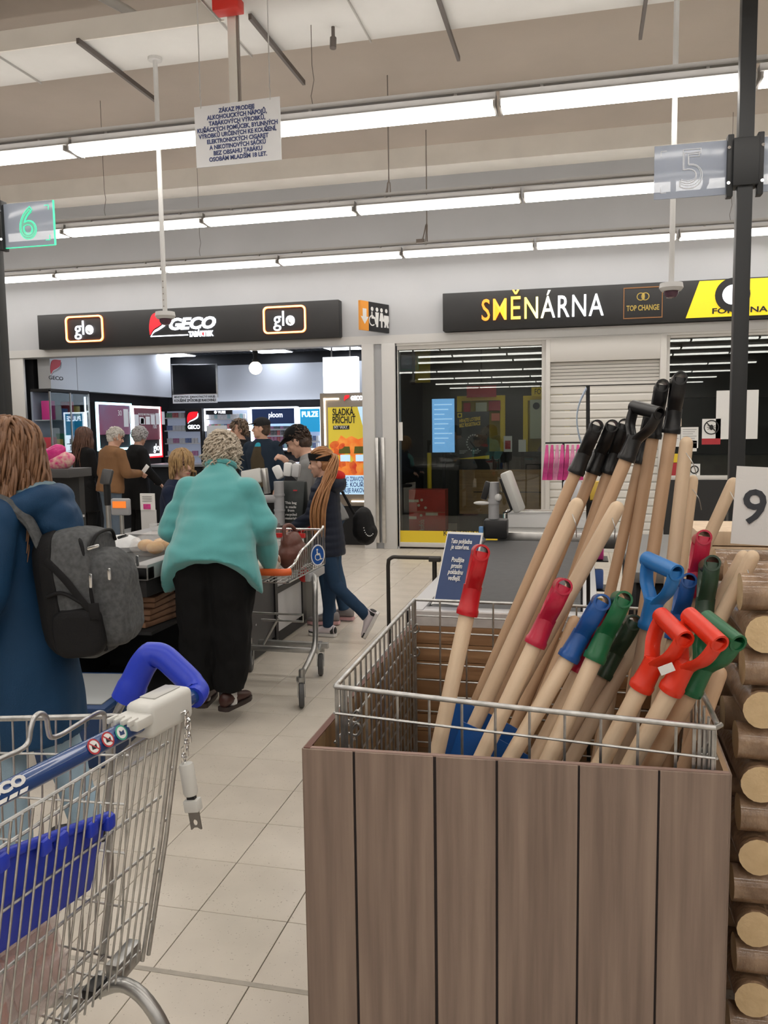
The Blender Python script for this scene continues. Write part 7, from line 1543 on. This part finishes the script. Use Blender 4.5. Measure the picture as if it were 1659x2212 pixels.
for sx in (-1, 1):
    blob('side_mesh', M().loft([[V((sx*(.105+dx), -.08+y*w_, -.125+z*w_)) for y, z in [(.085*math.copysign(abs(math.cos(a))**.5, math.cos(a)), .085*math.copysign(abs(math.sin(a))**.5, math.sin(a))) for a in [2*PI*i/20 for i in range(20)]]] for dx, w_ in ((0, 1), (.035, 1), (.05, .92), (.056, .7))]), f_packb, bp, 0.007, 3)
    part(M().tube(bez([(sx*.138, -.01, .13), (sx*.152, -.07, .06), (sx*.154, -.125, -.03), (sx*.150, -.15, -.06)], 6), 0.013, 8, flat=(EX, 0.3)), 'side_strap', f_packb, bp, local=True)
    part(M().tube(bez([(sx*.148, -.0, .01), (sx*.155, -.06, .015), (sx*.150, -.14, -.045)], 6), 0.007, 8), 'pocket_binding', f_packb, bp, local=True)
    part(M().tube(bez([(sx*.09, -.11, .19), (sx*.118, -.13, .16), (sx*.132, -.14, .06), (sx*.13, -.145, -.12), (sx*.10, -.15, -.20)], 6), 0.007, 8), 'zip_line', f_packb, bp, local=True)
    part(M().tube(bez([(sx*.09, .02, .17), (sx*.10, .05, .27), (sx*.115, .12, .335), (sx*.12, .20, .345), (sx*.125, .28, .29), (sx*.12, .30, .20), (sx*.10, .26, .12)], 6), 0.030, 10, flat=(EY, 0.45)), 'shoulder_strap', f_pack, bp, local=True)
    part(M().obox((sx*.158, -.155, -.055), (.012, .035, .055)), 'buckle', f_packb, bp, local=True, bevel=0.004)
    for (y, z, l_, rt) in ((-.175, .155, .042, 80), (-.150, .045, .048, 8), (-.215, .06, .040, 4)):
        part(M().prism(rpoly(0.011, l_, 0.005), (sx*.136, y, z), MX.Rotation(R(rt), 3, 'X') @ EY, MX.Rotation(R(rt), 3, 'X') @ EZ, EX*sx, 0.004), 'zip_pull', m_chrome, bp, local=True, bevel=0.001)
part(M().tube(bez([(-.05, .0, .215), (-.04, -.01, .255), (.04, -.01, .255), (.05, 0, .215)], 5), 0.009, 8), 'top_handle', f_packb, bp, local=True)
part(M().tube(bez([(-.115, -.155, .15), (-.06, -.165, .19), (.06, -.165, .19), (.115, -.155, .15)], 6), 0.006, 8), 'zip_line', f_packb, bp, local=True)
# ---- 2 woman in teal fleece bending over the belt, seen from behind
rg2 = [(-.09, .285, .215, -.012), (-.05, .275, .212, -.012), (.03, .245, .20, -.012), (.14, .222, .185, -.005), (.25, .225, .17, 0), (.33, .215, .155, 0), (.40, .175, .125, 0), (.46, .115, .098, -.005), (.51, .078, .078, 0)]
def post2(co):
    if co.z < 0.92 and abs(co.x) > 0.06: co.z -= 0.62*max(0, min(1, (0.92-co.z)/0.10))*max(0, (abs(co.x)-0.06)); 
    return co
t, Hm, hs, Tt, s = person('grey haired woman in a teal fleece bending forward, seen from behind', (-1.85, 3.93, 0), 7, 1.56, f_teal, f_black, shz=0.345, lean=22, girth=1.0, rings=rg2, sleeve=(.090, .084, .062), legr=(.150, .120, .084), head=(-6, 10), headfwd=0.02, headlift=-0.05, cuff=0.012,
    legs=[((.10, 0, 0), (.09, .0, -.42), (.075, -.02, -.80), 18), ((-.10, 0, 0), (-.10, .0, -.42), (-.095, .03, -.80), -4)], arms=[((.25, .05, .17), (.24, .27, .08)), ((-.275, .05, .16), (-.235, .27, .10))], hipz=0.90, amp=0.017, sc=(3.5, 3.5, 9), post=post2, topname='fleece', shoes=dict(upper=m_loafer, sole=m_soled))
for i, sx in enumerate((1, -1)): blob('sock', M().capsule(((.071, -.090)[i], (-.02, .028)[i], 0.115), ((.072, -.091)[i], (-.02, .028)[i], 0.19), 0.036, 0.036), m_sock, t, 0.008, 2, 0.003, (30, 30, 60))
cap_hair(t, Hm, hs, h_grey, 0.016, grow=1.06)
locks(t, Hm, hs, h_grey, 480, 0.085, 0.0052, 11, V((0, 0, 0)), 0.011, infl=1.15, jit=1.6, low=118)
part(M().tube([Tt(.078*math.cos(a), .0+.075*math.sin(a), .525) for a in [2*PI*k/20 for k in range(20)]], 0.016, 8, closed=True), 'collar', f_teal, t, local=True)
# ---- 3 cashier
p3 = at(372, 1012, Y=6.05)
t, Hm, hs, Tt, s = person('blond cashier in a navy cardigan sitting behind the open checkout', (p3.x, 6.05, 0), -82, 1.64, f_dn, f_black, hipz=0.645, lean=6, head=(-38, 0), legs=[((.09, 0, 0), (.11, .40, .02), (.11, .36, -.36), 8), ((-.09, 0, 0), (-.11, .40, .02), (-.11, .36, -.36), -8)], arms=[((.24, .08, .20), (.20, .28, .14)), ((-.24, .08, .20), (-.20, .28, .14))], topname='cardigan', girth=1.15, shoes=dict(upper=m_shoeblack, sole=m_soled))
blob('shirt', M().sph(Tt(0.08, .07, .33), (.11, .10, .12)).sph(Tt(-.0, .09, .40), (.07, .06, .07)).capsule(Tt(.15, .05, .36), Tt(.20, .10, .26), 0.07, 0.06), f_teal, t, 0.010, 4, 0.004)
cap_hair(t, Hm, hs, h_blond, 0.006, grow=1.09)
locks(t, Hm, hs, h_blond, 260, 0.19, 0.0065, 21, V((0, 0.0, 0)), 0.004, infl=1.14, jit=0.25, faceout=0.12, zfront=0.6)
st_ = thing('stool', 'dark cashier stool behind the open checkout', 'stool', (p3.x, 6.05, 0))
part(M().lathe([(0, 0.48), (0.17, 0.48), (0.19, 0.50), (0.18, 0.525), (0, 0.53)], (p3.x, 6.05, 0), 20), 'seat', m_black, st_); part(M().cyl((p3.x, 6.05, 0.03), (p3.x, 6.05, 0.49), 0.03), 'column', m_steel, st_); part(M().lathe([(0, 0), (0.22, 0), (0.2, 0.03), (0, 0.04)], (p3.x, 6.05, 0), 20), 'base', m_black, st_)
# ---- 4..6 group at the tobacco shop entrance
p = at(183, 1000, Y=9.9)
t, Hm, hs, Tt, s = person('woman with long dark hair in a black coat at the shop entrance', (p.x, 9.9, 0), -20, 1.63, f_black, f_black, vox=0.010, head=(-25, 5), rings=[(-.40, .20, .16, 0), (-.1, .175, .14, 0)]+RINGS[2:], shoes=dict(upper=m_shoeblack, sole=m_soled), topname='coat')
cap_hair(t, Hm, hs, h_dark); locks(t, Hm, hs, mat('hair_darkbrown', (0.07, 0.032, 0.02), 0.45, col2=(0.11, 0.05, 0.03), vs=30), 170, 0.46, 0.009, 31, V((0, -0.12, 0)), 0.006)
p = at(236, 1000, Y=9.3)
t, Hm, hs, Tt, s = person('white haired man in a brown jacket looking at a white phone', (p.x, 9.3, 0), -28, 1.63, f_brown, fabric('denim_grey', (0.10, 0.13, 0.17)), vox=0.009, lean=8, girth=1.32, head=(-30, 18), arms=[((.27, .06, .18), (.16, .32, .20)), ((-.26, .02, .17), (-.20, .20, .04))], sleeve=(.078, .070, .055), curl=0.9, shoes=dict(upper=m_shoeblack, sole=m_soled))
cap_hair(t, Hm, hs, h_white, 0.006, grow=1.04); locks(t, Hm, hs, h_white, 160, 0.05, 0.006, 41, infl=1.08, jit=1.0)
wr = wm(t) @ Tt(.16, .32, .20)
ph_ = solo(M().obox(wr+V((0.07, 0.02, 0.06)), (0.055, 0.010, 0.11), MX.Rotation(R(40), 3, 'Y')), 'phone', p_white, 'white phone held up by the man in the brown jacket', 'phone', bevel=0.004)
p = at(292, 1000, Y=9.95)
t, Hm, hs, Tt, s = person('grey haired person in a black coat beside the man in brown', (p.x, 9.95, 0), -40, 1.63, f_black, f_black, vox=0.009, lean=6, girth=1.32, head=(24, 12), rings=[(-.36, .19, .16, 0), (-.1, .178, .142, 0)]+RINGS[2:], arms=[((.25, .05, .20), (.24, .24, .02)), ((-.25, .05, .2), (-.2, .24, .1))], topname='coat', sleeve=(.074, .066, .054), shoes=dict(upper=m_shoeblack, sole=m_soled))
cap_hair(t, Hm, hs, h_silver, 0.008, grow=1.08); locks(t, Hm, hs, h_silver, 200, 0.07, 0.007, 51, infl=1.15, jit=1.0)
# ---- 7, 8 couple in the shop
p = at(521, 1000, Y=9.75)
t, Hm, hs, Tt, s = person('woman in a dark jacket with sunglasses on her hair behind the man in the cap', (p.x, 9.75, 0), 120, 1.70, f_black, f_black, vox=0.010, head=(10, 0), shoes=dict(upper=m_shoeblack, sole=m_soled))
cap_hair(t, Hm, hs, h_dark); locks(t, Hm, hs, mat('hair_ash', (0.16, 0.11, 0.075), 0.5, col2=(0.10, 0.065, 0.04), vs=30), 130, 0.12, 0.009, 61, infl=1.12)
part(M().tube([Hm @ (V(q)*hs) for q in ((-.08, .0, .07), (-.05, .065, .105), (0, .075, .115), (.05, .065, .105), (.08, .0, .07))], 0.008, 6), 'sunglasses', m_black, t, local=True)
p = at(568, 1000, Y=9.3)
t, Hm, hs, Tt, s = person('man in a dark cap and open navy jacket looking left', (p.x, 9.3, 0), 172, 1.71, fabric('jacket_darkblue', (0.012, 0.022, 0.038)), f_black, vox=0.009, girth=1.2, head=(-70, 0), sleeve=(.076, .070, .056), shoes=dict(upper=m_shoeblack, sole=m_soled), arms=[((.25, -.02, .18), (.23, .10, -.05)), ((-.25, -.02, .18), (-.23, .10, -.05))])
blob('vest', M().loft([[Tt(a*math.cos(u), .085+b*math.sin(u), z) for u in [2*PI*i/20 for i in range(20)]] for z, a, b in ((-.04, .105, .092), (.12, .10, .085), (.28, .11, .085), (.38, .075, .075), (.44, .05, .06))]), fabric('vest_brown', (0.055, 0.042, 0.025)), t, 0.010, 3)
blob('shirt', M().sph(Tt(0, .10, .42), (.045, .045, .065)), fabric('shirt_cyan', (0.03, 0.30, 0.40)), t, 0.009, 2)
cap_hair(t, Hm, hs, h_dark, 0.003, grow=1.02)
m_cap = fabric('cap_dark', (0.018, 0.018, 0.02))
def cap(t, Hm, hs, material, up=0.0):
    q = Hm.to_3x3(); m = M().sph(Hm @ (V((0, -0.012, 0.060+up))*hs), (0.084*hs, 0.104*hs, 0.074*hs), 20, 12, q)
    br_ = M().loft([[Hm @ (V((0.072*math.cos(a)*k, 0.070+0.085*math.sin(a)*k, 0.062+up-0.018*math.sin(a)*k+dz))*hs) for a in [2*PI*i/20 for i in range(20)]] for k, dz in ((0.9, -0.006), (1.0, 0), (0.9, 0.006))])
    o = blob('cap', m, material, t, 0.008, 2, 0.002, (20, 20, 20)); part(br_, 'visor', material, t, local=True).parent = o
cap(t, Hm, hs, m_cap)
# ---- 9 woman with black cap leaning over the packing end
p = at(712, 1000, Y=6.22)
t, Hm, hs, Tt, s = person('woman in a grey sweatshirt and black cap leaning over the packing end', (p.x, 6.22, 0), 92, 1.66, f_grey, f_jean2, lean=22, head=(0, 22), vox=0.0065, hipz=0.86, legs=[((.08, 0, 0), (.085, .0, -.41), (.085, -.08, -.785), 6), ((-.08, 0, 0), (-.085, .03, -.41), (-.085, .0, -.785), -6)], legr=(.085, .062, .05),
    arms=[((.20, .11, .28), (.09, .19, .52)), ((-.21, .10, .20), (-.13, .30, .06))], handn=[V((0, -1, 0.2)), V((0, 0.3, 1))], curl=0.8, shoes=dict(upper=mat('shoe_grey', (0.22, 0.20, 0.20), 0.5), sole=mat('sole_pink', (0.6, 0.35, 0.36), 0.5)), topname='sweatshirt', botname='jeans')
cap_hair(t, Hm, hs, h_dark, 0.003, grow=1.03); cap(t, Hm, hs, f_black, 0.004)
locks(t, Hm, hs, h_dark, 90, 0.10, 0.006, 71, infl=1.06, tie=V((0, -0.10, -0.03)))
hb_ = thing('shoulder_bag', 'black bag with pale stitching hanging behind the girl', 'bag', (p.x+0.27, 6.2, 0.62))
blob('bag_body', M().sph((p.x+0.27, 6.2, 0.78), (.085, .12, .15)).sph((p.x+0.29, 6.2, 0.72), (.09, .11, .09)), f_packb, hb_, 0.009, 4, 0.008, (10, 10, 10), local=False)
part(M().tube(bez([(p.x+0.22, 6.12, 0.88), (p.x+0.12, 6.05, 1.10), (p.x-0.02, 6.02, 1.29)], 6), 0.011, 8), 'strap', f_packb, hb_)
for k in range(9):
    a = R(195+k*14); part(M().sph((p.x+0.345+0.045*math.cos(a), 6.09, 0.80+0.085*math.sin(a)), 0.0045, 8, 6), 'stitch', p_white, hb_)
# ---- 10 girl with pony tail
p = at(706, 1010, Y=5.72)
def quilt(co):
    r_ = math.hypot(co.x, co.y)
    if co.z > 0.62: k = 1+0.030*abs(math.sin(co.z*PI/0.052)); return V((co.x*k, co.y*k, co.z))
    return co
rg10 = [(-.16, .165, .135, 0), (-.05, .165, .135, 0), (.1, .152, .125, 0), (.25, .165, .125, .005), (.36, .182, .122, 0), (.44, .170, .105, -.008), (.49, .115, .09, -.015), (.525, .075, .07, -.015)]
t, Hm, hs, Tt, s = person('girl with a long ginger ponytail in a navy puffer jacket', (p.x, 5.72, 0), 88, 1.42, f_puff, fabric('denim_navy', (0.018, 0.042, 0.085)), lean=3, head=(4, 8), vox=0.0065, rings=rg10, legs=[((.075, 0, 0), (.08, .02, -.42), (.08, .05, -.81), 4), ((-.075, 0, 0), (-.08, -.08, -.40), (-.085, -.36, -.66), -4)], legr=(.082, .060, .050),
    arms=[((.22, .05, .20), (.17, .24, .09)), ((-.22, .05, .20), (-.15, .26, .10))], sleeve=(.068, .064, .055), post=quilt, topname='puffer_jacket', botname='jeans', curl=0.4, shoes=dict(upper=m_snw, sole=m_sole, trim=m_shoeblack, pitch=(0, -62)))
cap_hair(t, Hm, hs, h_ginger, 0.003, grow=1.04)
locks(t, Hm, hs, h_ginger, 110, 0.16, 0.0065, 81, V((0.0, -0.03, 0)), 0.002, tie=V((0, -0.112, 0.050)), infl=1.05, jit=0.1, faceout=0.45, low=110)
rr = random.Random(5); m = M(); h0 = Hm @ (V((-0.01, -0.115, 0.05))*hs)
for k in range(70):
    j1 = V((rr.uniform(-1, 1), rr.uniform(-1, 1), rr.uniform(-1, 1))); w1 = V((rr.uniform(-1, 1), rr.uniform(-1, 1), 0))
    pts = [h0+j1*0.008, h0+V((-.045, -.035, -.03))+j1*0.02, h0+V((-.12, -.02, -.13))+j1*0.03+w1*0.01, h0+V((-.185, .015, -.26))+w1*0.04, h0+V((-.215, .04, -.38))+w1*0.045, h0+V((-.215, .045, -.50-rr.uniform(0, .08)))+w1*0.04]
    m.tube(bez(pts, 3), [0.0055]*14+[0.004, 0.0015], 5)
part(m, 'ponytail', h_ginger, t, local=True, ang=80)
bd_ = M(); rings_ = []
for dz, g_ in ((-0.028, 1.0), (-0.028, 1.055), (0.0, 1.09), (0.028, 1.055), (0.028, 1.0)):
    rings_.append([Hm @ (V((0.077*g_*math.cos(a), -0.010+0.097*g_*math.sin(a), 0.046+dz+0.022*math.sin(a)))*hs) for a in [2*PI*k/28 for k in range(28)]])
rings_.append(rings_[0]); bd_.loft(rings_, cap=False)
part(bd_, 'headband', f_black, t, local=True, ang=60)
blob('hood', M().sph(Tt(0, -.10, .46), (.12, .075, .075)).tube([Tt(.10*math.cos(a), -.03+.09*math.sin(a), .49) for a in [R(q) for q in range(-190, 11, 20)]], 0.040, 10), f_puff, t, 0.009, 3, 0.006, (12, 12, 12))
blob('hood_lining', M().sph(Tt(0, -.10, .525), (.10, .075, .045)), fabric('lining_red', (0.55, 0.02, 0.018)), t, 0.008, 2)
for sx in (1, -1): blob('cuff', M().capsule(Tt(sx*(.17 if sx > 0 else .15), .20, .11), Tt(sx*(.165 if sx > 0 else .148), .245, .095), 0.045, 0.043), MATS['lining_red'], t, 0.008, 2)
# ================================================================== small lit signs need no direct light sampling
for m_ in bpy.data.materials:
    if m_.name.startswith(('lit_', 'neon')) and m_.name not in ('lit_diffuser', 'lit_ceiling_panel', 'lit_box_white', 'lit_office_panel'):
        m_.cycles.emission_sampling = 'NONE'
